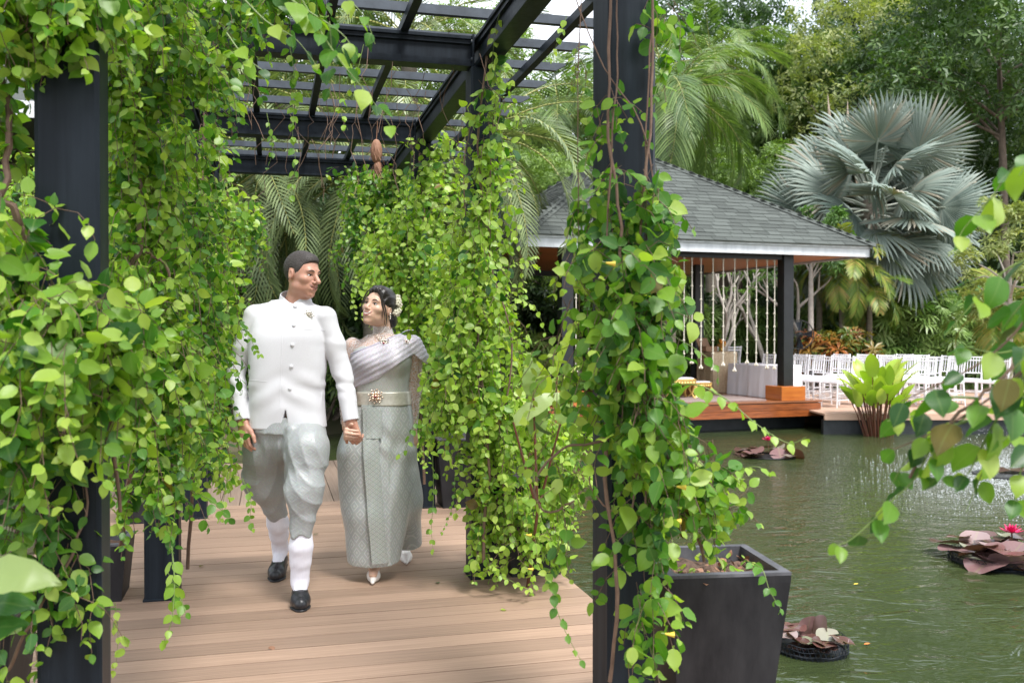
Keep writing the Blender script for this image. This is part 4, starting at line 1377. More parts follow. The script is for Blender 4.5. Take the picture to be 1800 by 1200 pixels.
# dry hanging twigs and the little nest under the slats
tw = MB()
for k in range(46):
    px, py = random.uniform(440, 860), random.uniform(10, 260)
    Z = random.uniform(4.6, 7.5)
    p0 = W(px, py, Z)
    p0.z = min(p0.z, 3.08)
    pts = [p0 + Vector((random.gauss(0, .02), random.gauss(0, .02), 0))]
    for j in range(5):
        pts.append(pts[-1] + Vector((random.gauss(0, .03), random.gauss(0, .03), -random.uniform(.03, .11))))
    tw.tube(pts, 0.0018, 4)
tag(tw.obj('dry_twigs', M_stem, None, True), 'thin dry twigs tangled under the pergola slats', 'twigs', kind='stuff')
e = tag(empty('hanging_nest', W(662, 262, 6.9)), 'brown dry hanging nest below the second cross beam', 'nest')
MB().ball((0, 0, -0.02), (0.045, 0.045, 0.09), 9, 7).ball((0.01, 0, -0.14), (0.03, 0.03, 0.05), 8, 6).obj('nest_body', M_deadleaf, e, True)
nb_ = MB()
for k in range(30):
    a = random.uniform(0, 6.28)
    z = random.uniform(-0.2, 0.06)
    nb_.tube([(0.03 * math.cos(a), 0.03 * math.sin(a), z), (0.06 * math.cos(a + .5), 0.06 * math.sin(a + .5), z - 0.06)], 0.002, 3)
nb_.tube([(0, 0, 0.05), (0.01, 0, 0.2)], 0.003, 4)
tag(nb_.obj('nest_straw', M_deadleaf, e), kind='stuff')
# yellow trumpet flowers on the vines
for i, (px, py, Z, lb) in enumerate(((1065, 462, 2.75, 'small yellow trumpet flower high on the front right vine'), (1190, 855, 2.8, 'small yellow trumpet flower above the big planter'), (1182, 915, 2.8, 'small yellow trumpet flower low over the planter soil'),
                                     (1170, 1115, 2.75, 'small yellow trumpet flower lowest beside the big planter'), (925, 940, 4.7, 'small yellow flower low on the second right vine'), (928, 1000, 4.7, 'lowest small yellow flower near the deck planks'))):
    e = tag(empty('yellow_flower', W(px, py, Z)), lb, 'flower', 'yellow vine flowers')
    MB().tube([(0, 0, 0), (0.012, -0.004, -0.002), (0.026, -0.006, -0.003)], [0.003, 0.005, 0.009], 7).obj('bloom', M_yellow, e, True)
    MB().tube([(-0.012, 0, 0.003), (0, 0, 0)], 0.002, 4).obj('stalk', M_greenstem, e)
# fallen leaves on the deck
for i, (px, py) in enumerate(((770, 1028), (330, 965), (356, 996), (470, 1140), (880, 1075), (935, 1050), (560, 940))):
    p_ = G(px, 2310 / (py - 582), 0.006)
    o_ = link('fallen_leaf', LEAF_ME[i % 3] if i % 2 == 0 else t_mesh('fallen_leaf', LEAFT[1], M_deadleaf), None, loc=p_, rot=(0.05, 0.1, i * 1.3), scale=(0.04, 0.04, 0.04))
    tag(o_, ('green fallen leaf on the deck below the second right post', 'dry brown leaf on the deck by the second left post', 'green fallen leaf on the deck beside the second left post', 'dry brown leaf on the deck below the man\'s front shoe', 'green fallen leaf at the right edge of the deck', 'dry brown leaf at the right edge of the deck', 'green fallen leaf between the man and the woman')[i], 'leaf', 'fallen leaves on the deck')

# broad pale leaves in the lower left corner
e = tag(empty('broad_leaf_plant', (-1.06, 1.52, 0.0)), 'broad pale leaved plant in the lower left corner close to the camera', 'plant')
def near_leaf(name, a, b, wd, m):
    a, b = Vector(a), Vector(b)
    d_ = b - a
    vs, fs, uv = [], [], []
    n = 10
    side = d_.cross(Vector((-SY, -CY, 0.9))).normalized()
    up = side.cross(d_.normalized())
    for i in range(n + 1):
        f = i / n
        w_ = wd / 2 * (math.sin(PI * (0.05 + 0.95 * f) ** 0.85) ** 0.7 if 0 < f < 1 else 0.02)
        c_ = a + d_ * f - up * (f - .5) ** 2 * d_.length * .5
        for s_ in (-1, 0, 1):
            vs.append(c_ + side * w_ * s_ + up * abs(s_) * w_ * .25 + up * .006 * math.sin(i * 2.2 + s_))
            uv.append((.5 + .5 * s_, f))
    for i in range(n):
        b_ = i * 3
        fs += [(b_, b_ + 1, b_ + 4, b_ + 3), (b_ + 1, b_ + 2, b_ + 5, b_ + 4)]
    lo = [i for f_ in fs for i in f_]
    me = raw_mesh(name, np.array([tuple(v) for v in vs]), lo, np.arange(len(fs)) * 4, np.array(uv)[lo])
    me.materials.append(m)
    return link(name, me, e)


eo = Vector((-1.06, 1.52, 0.0))
near_leaf('leaf', W(-60, 1010, 1.9) - eo, W(100, 1018, 1.9) - eo, 0.085, ML_thalia_near)
near_leaf('leaf', W(-80, 1060, 1.95) - eo, W(60, 1062, 1.95) - eo, 0.07, ML_banana_near)
near_leaf('leaf', W(-90, 1130, 1.95) - eo, W(40, 1090, 1.95) - eo, 0.07, ML_banana_near)
MB().tube([(0, 0, 0), (-0.02, 0.1, 0.4), W(-70, 1060, 1.9) - eo], [0.012, 0.010, 0.006], 6).obj('stalk', M_greenstem, e, True)
# low seedlings and litter in the big planter
rnd = random.Random(3)
po = Vector((1.505, 3.04, 0.55))
e = tag(empty('seedlings', po), 'small seedlings sprouting from the soil of the big planter', 'seedlings')
n = 46
P = np.c_[RNG.uniform(-.17, .17, n), RNG.uniform(-.17, .17, n), RNG.uniform(0.0, .035, n)]
tag(link('seedling_leaves', scatter('seedling_leaves', LEAFT[0], P, frames(rand_unit(n) * .8 + np.array([0, 0, .25]), rand_unit(n) * .5 + np.array([0, 0, 1.])), RNG.uniform(.018, .038, n), RNG.uniform(.3, .9, n)), e, ML_vine), kind='stuff')
n = 60
P = np.c_[RNG.uniform(-.18, .18, n), RNG.uniform(-.18, .18, n), RNG.uniform(0.0, .01, n)]
tag(link('leaf_litter', scatter('leaf_litter', LEAFT[1], P, frames(rand_unit(n) + 1e-3, rand_unit(n) * .4 + np.array([0, 0, 1.])), RNG.uniform(.02, .04, n), RNG.uniform(0, .9, n)), e, M_deadleaf), kind='stuff')
eo = Vector((1.36, 4.95, 0.0))
e = tag(empty('broad_leaf_plant', eo), 'plant with upright pale green broad leaves between the two right vine columns', 'plant')
near_leaf('leaf', W(938, 700, 4.72) - eo, W(933, 628, 4.70) - eo, 0.105, ML_thalia_near)
near_leaf('leaf', W(900, 742, 4.70) - eo, W(992, 684, 4.78) - eo, 0.10, ML_thalia_near)
near_leaf('leaf', W(985, 745, 4.8) - eo, W(1000, 680, 4.85) - eo, 0.09, ML_thalia_near)
near_leaf('leaf', W(940, 770, 4.74) - eo, W(955, 700, 4.80) - eo, 0.10, ML_thalia_near)
for a_, b_ in ((938, 700), (902, 742), (985, 745), (940, 770)):
    MB().tube([(0, 0, 0.0), W(945, 900, 4.8) - eo, W(a_, b_, 4.72) - eo], [0.010, 0.008, 0.005], 6).obj('stalk', M_redstem, e, True)

# ================================================================== PALMS AND TREES
def frond_mesh(name, Ln, n, curve, ll, lw, vang, m, droop=0.25, fwd=0.55, seed=0, ragged=0.1):
    rnd = random.Random(seed)
    vs, loops, starts, uv, tint, mi = [], [], [], [], [], []

    def face(idx, mat_i):
        starts.append(len(loops)); loops.extend(idx); mi.append(mat_i)
    # rachis
    M_ = 12
    pos, tang = [], []
    p_, ang = Vector((0, 0, 0)), 0.0
    S_ = 40
    for i in range(S_ + 1):
        pos.append(p_.copy())
        d_ = Vector((0, math.cos(ang), math.sin(ang)))
        tang.append(d_)
        p_ = p_ + d_ * (Ln / S_)
        ang -= curve / S_ * (0.5 + i / S_)
    for i in range(0, S_ + 1, 4):
        r_ = 0.022 * (1 - 0.85 * i / S_) * (Ln / 3)
        for a in range(3):
            t_ = 2 * PI * a / 3
            vs.append(pos[i] + Vector((math.cos(t_) * r_, 0, math.sin(t_) * r_)))
            uv.append((0.5, 0.5)); tint.append(0.9)
    for i in range(S_ // 4):
        for a in range(3):
            b = (a + 1) % 3
            face([i * 3 + a, i * 3 + b, i * 3 + 3 + b, i * 3 + 3 + a], 1)
    for k in range(n):
        s_ = 0.10 + 0.90 * (k + 0.5) / n
        i = min(S_, int(s_ * S_))
        L_ = ll * math.sin(PI * min(1, 0.18 + s_ * 0.78)) ** 0.7 * rnd.uniform(1 - ragged, 1 + ragged)
        for sg in (-1, 1):
            T_ = tang[i]
            sd_ = Vector((sg, 0, 0))
            up = sd_.cross(T_) * sg
            if up.z < 0:
                up = -up
            dd = (sd_ * 1.0 + T_ * (fwd + 0.5 * s_) + up * (vang + rnd.uniform(-.15, .15))).normalized()
            b0 = len(vs)
            P_ = pos[i]
            tt = rnd.random() * 0.8
            for q_, (f_, w_) in enumerate(((0, 0.4), (0.4, 1.0), (0.75, 0.7), (1.0, 0.0))):
                c_ = P_ + dd * (L_ * f_) + Vector((0, 0, -droop * L_ * f_ * f_))
                wv = (dd.cross(up)).normalized() * (lw * w_ / 2)
                if q_ < 3:
                    vs.extend([c_ - wv, c_ + wv]); uv.extend([(0.3, f_), (0.7, f_)]); tint.extend([tt, tt])
                else:
                    vs.append(c_); uv.append((0.5, 1)); tint.append(tt)
            face([b0, b0 + 1, b0 + 3, b0 + 2], 0)
            face([b0 + 2, b0 + 3, b0 + 5, b0 + 4], 0)
            face([b0 + 4, b0 + 5, b0 + 6], 0)
    me = raw_mesh(name, np.array([tuple(v) for v in vs]), loops, starts, np.array([uv[i] for i in loops]), np.array(tint))
    me.materials.append(m)
    me.materials.append(M_areca_st)
    if len(me.polygons) == len(mi):
        me.polygons.foreach_set('material_index', mi)
    return me


M_areca_st = mat('yellow_green_frond_rib', (0.36, 0.34, 0.10), (0.28, 0.30, 0.08), rough=0.45, scale=10)


def palm(name, label, cat, base, h, meshes, nf, elo, ehi, scale=1.0, tr=0.16, group='palms behind the pond', lean=(0, 0), seed=1, trunkm=None, gone=None):
    rnd = random.Random(seed)
    e = tag(empty(name, base), label, cat, group)
    top = Vector((lean[0], lean[1], h))
    pts, rr = [], []
    for i in range(12):
        f = i / 11
        pts.append(Vector((lean[0] * f * f, lean[1] * f * f, h * f)))
        rr.append(tr * (1.25 - 0.35 * f + 0.05 * (i % 2)))
    MB().tube(pts, rr, 12).obj('trunk', trunkm or M_palmtrunk, e, True)
    for k in range(nf):
        f = k / (nf - 1)
        az = k * 2.39996 + rnd.uniform(-.2, .2)
        el = ehi + (elo - ehi) * f ** 0.85 + rnd.uniform(-.08, .08)
        o_ = bpy.data.objects.new('frond', rnd.choice(meshes))
        o_.parent = e
        o_.matrix_local = Matrix.Translation(top) @ Matrix.Rotation(az, 4, 'Z') @ Matrix.Translation((0, tr * 0.6, 0)) @ Matrix.Rotation(el, 4, 'X') @ Matrix.Rotation(rnd.uniform(-.4, .4), 4, 'Y') @ Matrix.Scale(scale * rnd.uniform(.88, 1.08), 4)
        COL.objects.link(o_)
    return e


F_date = [frond_mesh('frond', 3.2, 84, 1.5 + 0.3 * i, 0.42, 0.028, 0.45, ML_palm, droop=0.25, fwd=0.9, seed=i) for i in range(3)]
F_feather = [frond_mesh('frond', 3.0, 78, 1.7 + 0.35 * i, 0.62, 0.030, 0.12, ML_palmlight, droop=0.55, fwd=0.6, seed=10 + i) for i in range(3)]
F_areca = [frond_mesh('frond', 1.7, 48, 1.5 + 0.4 * i, 0.46, 0.030, 0.35, ML_areca, droop=0.4, fwd=0.6, seed=20 + i) for i in range(2)]


def gz(px, Z):
    return G(px, Z, -0.03)


PG = 'feather palms beyond the pergola'
palm('date_palm', 'grey green date palm straight behind the man under the pergola roof', 'palm', gz(655, 14.8), 4.1, F_date, 44, -1.05, 1.2, 1.0, 0.13, PG, seed=3)
palm('date_palm', 'grey green date palm left of centre behind the far left posts', 'palm', gz(470, 14.9), 4.0, F_date, 44, -1.05, 1.2, 1.0, 0.13, PG, seed=5)
palm('date_palm', 'date palm drooping its fronds left of the pavilion roof', 'palm', gz(835, 15.8), 4.7, F_date, 36, -0.9, 1.1, 0.98, 0.14, PG, seed=8)
palm('date_palm', 'tall date palm seen through the slats at the top centre', 'palm', gz(720, 22), 8.3, F_date, 30, -0.6, 1.1, 1.15, 0.2, PG, seed=9)
palm('date_palm', 'tall date palm whose crown shows through the left slats', 'palm', gz(500, 24), 7.4, F_date, 30, -0.6, 1.1, 1.2, 0.2, PG, seed=19)
palm('feather_palm', 'light green feather palm above the pavilion roof right of the front post', 'palm', gz(1175, 24.5), 7.6, F_feather, 26, -0.8, 1.25, 1.2, 0.16, PG, seed=11)
palm('feather_palm', 'light green feather palm left of the front post behind the slat ends', 'palm', gz(985, 27), 7.6, F_feather, 24, -0.7, 1.25, 1.2, 0.16, PG, seed=12)
palm('feather_palm', 'taller feather palm behind, at the top right of the front post', 'palm', gz(1250, 31), 10.3, F_feather, 22, -0.6, 1.25, 1.1, 0.16, PG, seed=14)
palm('feather_palm', 'feather palm far left behind the front left post', 'palm', gz(120, 15), 4.5, F_feather, 24, -0.7, 1.25, 1.0, 0.16, PG, seed=15)
AG = 'yellow green areca palms by the far deck'
palm('areca_palm', 'small yellow green areca palm above the right roof corner', 'palm', gz(1480, 23.5), 3.3, F_areca, 18, -0.7, 1.2, 0.95, 0.07, AG, seed=21)
palm('areca_palm', 'small areca palm with yellowing fronds right of the roof corner', 'palm', gz(1528, 23.6), 2.5, F_areca, 16, -0.5, 1.2, 0.75, 0.07, AG, seed=22)
palm('areca_palm', 'slender areca palm behind the right black column', 'palm', gz(1440, 24.5), 3.6, F_areca, 14, -0.8, 1.2, 0.85, 0.07, AG, seed=23)
palm('areca_palm', 'areca palm just beside the pavilion at the deck edge', 'palm', gz(1500, 25.5), 3.0, F_areca, 16, -0.6, 1.2, 0.85, 0.07, AG, seed=24)
palm('areca_palm', 'low areca palm half hidden at the right behind the branch', 'palm', gz(1760, 22), 2.0, F_areca, 16, -0.6, 1.2, 0.9, 0.07, AG, seed=25)

# silver fan palm -----------------------------------------------------
def fan_mesh(name, rad, nseg, spread, seed, sag=0.22, m=None, fold=0.035):
    rnd = random.Random(seed)
    vs, loops, starts, uv, tint = [], [], [], [], []

    def face(idx):
        starts.append(len(loops)); loops.extend(idx)
    for k in range(nseg):
        a = -spread / 2 + spread * k / (nseg - 1)
        da = spread / nseg / 2
        Lk = rad * (0.80 + 0.20 * math.cos(a * 0.55)) * rnd.uniform(0.93, 1.04)
        split = rnd.uniform(0.5, 0.62)
        tt = rnd.random() * 0.7
        b0 = len(vs)
        bend = rnd.uniform(0.6, 1.4) * sag

        def pt(r_, ang, z):
            return Vector((math.sin(ang) * r_, math.cos(ang) * r_, z - bend * (r_ / rad) ** 2.2 * rad * 0.35 - 0.14 * rad * (1 - math.cos(a)) * (r_ / rad)))
        rows = [(0.03, da, 0), (0.33, da, fold), (split, da, fold), (0.8, da * 0.72, fold * .7)]
        for f_, d_, z_ in rows:
            r_ = Lk * f_
            vs.extend([pt(r_, a - d_ * (1 if f_ <= split else 0.8), 0), pt(r_, a, z_ * rad), pt(r_, a + d_ * (1 if f_ <= split else 0.8), 0)])
            uv.extend([(0.2, f_), (0.5, f_), (0.8, f_)]); tint.extend([tt] * 3)
        vs.append(pt(Lk, a + rnd.uniform(-.02, .02), -0.03 * rnd.random())); uv.append((0.5, 1)); tint.append(tt)
        for r_ in range(3):
            i = b0 + r_ * 3
            face([i, i + 1, i + 4, i + 3]); face([i + 1, i + 2, i + 5, i + 4])
        i = b0 + 9
        face([i, i + 1, i + 3]); face([i + 1, i + 2, i + 3])
    me = raw_mesh(name, np.array([tuple(v) for v in vs]), loops, starts, np.array([uv[i] for i in loops]), np.array(tint), smooth=False)
    me.materials.append(m or ML_silver)
    return me


fans = [fan_mesh('fan_leaf', 1.25, 46, R(250 + 20 * i), 30 + i, sag=0.35 + 0.2 * i) for i in range(3)]
fp = tag(empty('silver_fan_palm', gz(1530, 25.0)), 'large silvery blue fan palm beyond the pavilion roof', 'palm')
MB().tube([(0, 0, 0), (0.02, 0, 2.8), (0, 0, 4.9)], [0.34, 0.28, 0.26], 14).obj('trunk', M_palmtrunk, fp, True)
rnd = random.Random(5)
M_pet = mat('silver_green_leaf_stalk', (0.30, 0.33, 0.28), (0.22, 0.25, 0.2), rough=0.5, scale=10)
NF = 58
for k in range(NF):
    f = k / (NF - 1)
    az = k * 2.39996
    el = 1.35 - 2.15 * f ** 0.8
    L_ = rnd.uniform(1.3, 1.9)
    d_ = Vector((math.cos(az) * math.cos(el), math.sin(az) * math.cos(el), math.sin(el)))
    p0 = Vector((0, 0, 4.9 - 0.5 * f))
    p1 = p0 + d_ * L_ + Vector((0, 0, -0.12))
    fo = bpy.data.objects.new('fan_leaf', rnd.choice(fans))
    fo.parent = fp
    nrm = Vector((0, 0, 1)) * 0.6 + Vector((-SY, -CY, 0)) * 0.85 - d_ * 0.5
    y_ = (d_ + Vector((0, 0, -0.15))).normalized()
    x_ = y_.cross(nrm).normalized()
    z_ = x_.cross(y_)
    m3 = Matrix((x_, y_, z_)).transposed()
    fo.matrix_local = Matrix.Translation(p1) @ m3.to_4x4() @ Matrix.Rotation(rnd.uniform(-.5, .5), 4, 'Y') @ Matrix.Scale(rnd.uniform(.95, 1.2), 4)
    COL.objects.link(fo)
    MB().tube([p0, p0.lerp(p1, .5) + Vector((0, 0, .05)), p1 + y_ * 0.1], [0.045, 0.03, 0.022], 6).obj('leaf_stalk', M_pet, fp, True)
for k, (dx, dz) in enumerate(((-0.65, 0.3), (-0.1, 0.15), (0.55, 0.35))):
    MB().tube([(dx * 0.3, 0.5, 5.2), (dx, 0.9, 6.7 + dz), (dx * 1.12, 0.9, 7.6 + dz)], [0.05, 0.06, 0.006], 6).obj('spear_leaf', mat('pale_tan_spear', (0.42, 0.33, 0.25)), fp, True)

# ------------------------------------------------------------------ broadleaf trees
TWIG_V, TWIG_F, TWIG_U = [], [], []
for k, (a, l_, up_) in enumerate(((0, 1.0, 0.0), (1.1, 0.8, 0.1), (-1.1, 0.8, 0.05), (2.2, 0.7, 0.15), (-2.2, 0.75, -0.1))):
    V_, F_, U_ = diamond_T(0.42, 0.08)
    b = len(TWIG_V)
    for (x_, y_, z_) in V_:
        y2 = 0.12 + y_ * l_
        TWIG_V.append((x_ * l_ * math.cos(a) + y2 * math.sin(a), -x_ * l_ * math.sin(a) + y2 * math.cos(a), z_ * l_ + up_ * y_ - 0.25 * y2 * y2))
    TWIG_F += [tuple(i + b for i in f_) for f_ in F_]
    TWIG_U += U_
TWIG = (TWIG_V, TWIG_F, TWIG_U)
# lady palm finger leaf
RH_V, RH_F, RH_U = [], [], []
for k in range(8):
    a = (k - 3.5) * 0.42
    b = len(RH_V)
    l_ = 1 - 0.06 * abs(k - 3.5)
    for (x_, y_, z_) in ((-0.03, 0.05, 0), (0.03, 0.05, 0), (0.07, 0.6, -0.05), (-0.07, 0.6, -0.05), (0, 1, -0.3)):
        x2, y2 = x_ * l_, y_ * l_
        RH_V.append((x2 * math.cos(a) + y2 * math.sin(a), -x2 * math.sin(a) + y2 * math.cos(a), z_ * l_))
        RH_U.append((0.5 + x_, y_))
    RH_F += [(b, b + 1, b + 2, b + 3), (b + 3, b + 2, b + 4)]
RHAP = (RH_V, RH_F, RH_U)
# rosette (frangipani, croton, cordyline)
RO_V, RO_F, RO_U = [], [], []
for k in range(9):
    a = k * 2.4
    l_ = 0.7 + 0.3 * ((k * 7) % 5) / 5
    e_ = 0.75 - 0.09 * k
    V_, F_, U_ = diamond_T(0.26, 0.05)
    b = len(RO_V)
    for (x_, y_, z_) in V_:
        rr_ = 0.05 + y_ * l_ * math.cos(e_)
        zz_ = y_ * l_ * math.sin(e_) + z_ - 0.25 * y_ * y_
        RO_V.append((x_ * l_ * math.cos(a) + rr_ * math.sin(a), -x_ * l_ * math.sin(a) + rr_ * math.cos(a), zz_))
    RO_F += [tuple(i + b for i in f_) for f_ in F_]
    RO_U += U_
ROS = (RO_V, RO_F, RO_U)


def cloud(n, blobs, size, up=0.5, shell=0.75, tb=0.0):
    """leaf positions over a set of blobs (x,y,z,r)"""
    B = np.array(blobs, float)
    wgt = B[:, 3] ** 2
    idx = RNG.choice(len(B), n, p=wgt / wgt.sum())
    d = rand_unit(n)
    r_ = B[idx, 3] * RNG.uniform(shell ** 3, 1, n) ** (1 / 3)
    P = B[idx, :3] + d * r_[:, None] * np.array([1, 1, 0.8])
    P += RNG.normal(size=P.shape) * (B[idx, 3] * 0.08)[:, None]
    f = d * 0.8 + RNG.normal(size=(n, 3)) * 0.55 + np.array([0, 0, -0.25])
    nr = d * 0.7 + np.array([0, 0, up]) + RNG.normal(size=(n, 3)) * 0.4
    return P, frames(f, nr), size * RNG.uniform(.65, 1.25, n), np.clip(RNG.beta(2, 2.4, n) + tb, 0, .98)


def make_tree(name, label, base, h, crown, leafm, n, size, trunk_r=0.18, nb=16, T=TWIG, barkm=None, group='trees beyond the pond', seed=1, lean=(0, 0), cat='tree', crown_c=None, fork=0.45, shell=0.7, up=0.5, small=0.42, tb=0.0):
    """crown = (rx, ry, rz) about crown_c; sub-blobs on limbs"""
    rnd = random.Random(seed)
    e = tag(empty(name, base), label, cat, group)
    cc = Vector(crown_c) if crown_c else Vector((lean[0], lean[1], h - crown[2]))
    blobs = []
    fp_ = Vector((cc.x * fork, cc.y * fork, max(0.3, (cc.z - crown[2] * .6)) * 0.8))
    trunk = MB()
    trunk.tube([(0, 0, -0.1), fp_ * 0.5 + Vector((rnd.uniform(-.1, .1), 0, 0)), fp_, cc], [trunk_r * 1.2, trunk_r, trunk_r * .85, trunk_r * .35], 10)
    tro = trunk.obj('trunk', barkm or M_bark, e, True)
    for k in range(nb):
        a = k * 2.4 + rnd.uniform(-.3, .3)
        zf = -0.8 + 1.7 * (k + 0.5) / nb
        rr_ = math.sqrt(max(0.05, 1 - zf * zf)) * rnd.uniform(0.55, 1.0)
        c_ = cc + Vector((crown[0] * rr_ * math.cos(a), crown[1] * rr_ * math.sin(a), crown[2] * zf))
        blobs.append((c_.x, c_.y, c_.z, min(crown) * rnd.uniform(small * .75, small * 1.3)))
        if k < 12:
            s_ = fp_.lerp(cc, rnd.uniform(0.1, 0.8))
            mid = s_.lerp(c_, 0.5) + Vector((rnd.uniform(-.2, .2), rnd.uniform(-.2, .2), rnd.uniform(0, .3)))
            MB().tube([s_, mid, c_], [trunk_r * .38, trunk_r * .25, trunk_r * .08], 6).obj('limb', barkm or M_bark, e, True)
    P, Rm, S_, T_ = cloud(n, blobs, size, up=up, shell=shell, tb=tb)
    link('crown', scatter('crown', T, P, Rm, S_, T_), e, leafm)
    return e


TG = 'tall trees beyond the pond'
make_tree('tall_tree', 'pale yellow green tree with bare forking branches above the silver palm', gz(1490, 33), 14, (3.0, 2.6, 4.6), ML_treepale, 2600, 0.22, 0.22, 20, group=TG, seed=2, shell=0.3, barkm=M_bark, crown_c=(0.3, 0, 9.6), small=0.42)
make_tree('tall_tree', 'dark leafy tree with a straight trunk left of the pale tree', gz(1275, 38), 16, (4.4, 3.2, 6.0), ML_tree, 7500, 0.27, 0.24, 26, group=TG, seed=3, shell=0.45, small=0.45)
make_tree('tall_tree', 'dense dark green tree at the upper right behind the silver palm', gz(1680, 33), 11.5, (4.6, 3.0, 4.8), ML_treedark, 9500, 0.27, 0.24, 26, group=TG, seed=4, shell=0.5, small=0.5)
make_tree('tall_tree', 'thin trunked tree standing at the far right edge', gz(1770, 28), 14, (3.2, 2.6, 4.0), ML_tree, 5000, 0.24, 0.13, 20, group=TG, seed=5, shell=0.4, crown_c=(-.4, 0, 10.5), small=0.45)
make_tree('tall_tree', 'mid green tree between the dark tree and the pale one', gz(1390, 36), 12.5, (3.4, 2.8, 4.6), ML_tree, 6500, 0.25, 0.2, 22, group=TG, seed=6, shell=0.45, tb=0.12)
make_tree('tall_tree', 'tall dark tree with its crown above the pale tree top', gz(1600, 42), 18, (5.0, 3.6, 6.0), ML_treedark, 8000, 0.32, 0.26, 24, group=TG, seed=7, shell=0.5)
make_tree('tall_tree', 'tall tree far behind the slat ends at the top centre', gz(1050, 44), 13.5, (4.2, 3.0, 5.0), ML_tree, 5000, 0.30, 0.24, 20, group=TG, seed=8, shell=0.4)
make_tree('tall_tree', 'pale tree glimpsed between the pergola beams', gz(800, 36), 13.5, (4.2, 3.4, 5.0), ML_hedge, 6500, 0.26, 0.24, 22, group=TG, seed=9, shell=0.4)
make_tree('tall_tree', 'broad tree behind the left part of the pergola roof', gz(480, 30), 14, (4.6, 3.4, 5.5), ML_tree, 8000, 0.26, 0.24, 24, group=TG, seed=10, shell=0.45)
make_tree('tall_tree', 'leafy tree at the far left behind the front post', gz(90, 20), 9.0, (3.6, 3.0, 3.8), ML_tree, 7000, 0.22, 0.22, 22, group=TG, seed=11, shell=0.45)
make_tree('tall_tree', 'green tree behind the curtain of vine on the left', gz(270, 24), 10, (3.6, 3.0, 4.2), ML_tree, 6500, 0.22, 0.22, 22, group=TG, seed=12, shell=0.45, tb=0.1)
SG = 'small garden trees around the pavilion'
make_tree('soft_green_tree', 'feathery soft green tree left of the pavilion roof', gz(975, 24), 6.0, (2.0, 1.8, 2.3), ML_hedge, 6500, 0.13, 0.12, 18, group=SG, seed=13, shell=0.4)
make_tree('soft_green_tree', 'feathery soft green tree behind the roof, left of the silver palm', gz(1300, 27), 6.6, (2.4, 1.9, 1.7), ML_hedge, 7000, 0.13, 0.12, 20, group=SG, seed=14, shell=0.4, tb=0.05)
make_tree('soft_green_tree', 'soft green tree behind the far end of the walkway', gz(560, 20), 4.6, (2.2, 1.8, 2.0), ML_treedark, 6500, 0.14, 0.12, 18, group=SG, seed=15, shell=0.4)
make_tree('frangipani_tree', 'pale leaved frangipani behind the foreground branch at the right', gz(1775, 21), 4.5, (1.2, 1.0, 1.6), ML_treepale, 330, 0.24, 0.08, 18, T=ROS, group=SG, seed=16, barkm=M_palebark, shell=0.7, up=1.2, small=0.25)
make_tree('frangipani_tree', 'frangipani with pale leaves above the roof corner', gz(1425, 22.5), 4.4, (1.0, 0.8, 0.8), ML_frang, 220, 0.26, 0.07, 12, T=ROS, group=SG, seed=17, barkm=M_palebark, shell=0.7, up=1.2, small=0.25, tb=0.2)


def bare_tree(px, Z, h, seed, label):
    rnd = random.Random(seed)
    e = tag(empty('frangipani_tree', gz(px, Z)), label, 'tree', SG)
    ends = []

    def grow(p_, d_, L_, r_, depth, mb):
        pts, rr_ = [p_], [r_]
        for i in range(4):
            d_ = (d_ + Vector((rnd.gauss(0, .16), rnd.gauss(0, .16), 0.06))).normalized()
            p_ = p_ + d_ * L_ / 4
            pts.append(p_); rr_.append(r_ * (1 - 0.09 * (i + 1)))
        mb.tube(pts, rr_, 7)
        if depth == 0:
            ends.append((p_, d_)); return
        for s_ in range(2 if rnd.random() < .7 else 3):
            nd_ = (d_ + Vector((rnd.uniform(-.75, .75), rnd.uniform(-.6, .6), rnd.uniform(0, .25)))).normalized()
            grow(p_, nd_, L_ * 0.72, r_ * 0.66, depth - 1, mb)
    mb = MB()
    grow(Vector((0, 0, -0.05)), Vector((rnd.uniform(-.25, .25), 0, 1)), h * 0.36, 0.09, 3, mb)
    mb.obj('trunk', M_palebark, e, True)
    P = np.array([tuple(a) for a, b in ends])
    F_ = np.array([tuple(Vector(b).orthogonal()) for a, b in ends])
    N_ = np.array([tuple(b) for a, b in ends])
    keep = np.arange(len(P)) % 2 == 0
    link('leaves', scatter('leaves', ROS, P[keep], frames(F_, N_)[keep], np.full(keep.sum(), 0.30), RNG.uniform(0, .9, keep.sum())), e, ML_frang)


bare_tree(1290, 24.0, 3.6, 3, 'bare pale branched frangipani behind the hanging flower strings')
bare_tree(1345, 24.6, 3.8, 8, 'pale branched frangipani just left of the right black column')
bare_tree(1405, 23.5, 3.4, 12, 'pale branched frangipani right of the black column')
bare_tree(1235, 24.5, 3.2, 15, 'pale branched frangipani behind the champagne table')


def shrub(name, label, cat, px, Z, rx, ry, h, n, size, m, T=TWIG, group='shrubs', z0=None, shell=0.5, up=0.7, nb=9, tb=0.0, seed=0):
    rnd = random.Random(seed + int(px))
    c = gz(px, Z)
    if z0 is not None:
        c.z = z0
    e = tag(empty(name, c, -YAW), label, cat, group)
    blobs = []
    for k in range(nb):
        blobs.append((rnd.uniform(-1, 1) * rx * .75, rnd.uniform(-1, 1) * ry * .7, h * rnd.uniform(0.25, 0.78), h * rnd.uniform(.2, .3)))
    P, Rm, S_, T_ = cloud(n, blobs, size, up=up, shell=shell, tb=tb)
    P[:, 2] = np.abs(P[:, 2])
    link('foliage', scatter('foliage', T, P, Rm, S_, T_), e, m)
    st = MB()
    for k in range(7):
        b_ = blobs[k % nb]
        st.tube([(b_[0] * .3, b_[1] * .3, -0.05), (b_[0] * .8, b_[1] * .8, b_[2] * .6), b_[:3]], [0.03, 0.02, 0.01], 5)
    st.obj('stems', M_bark, e, True)
    return e


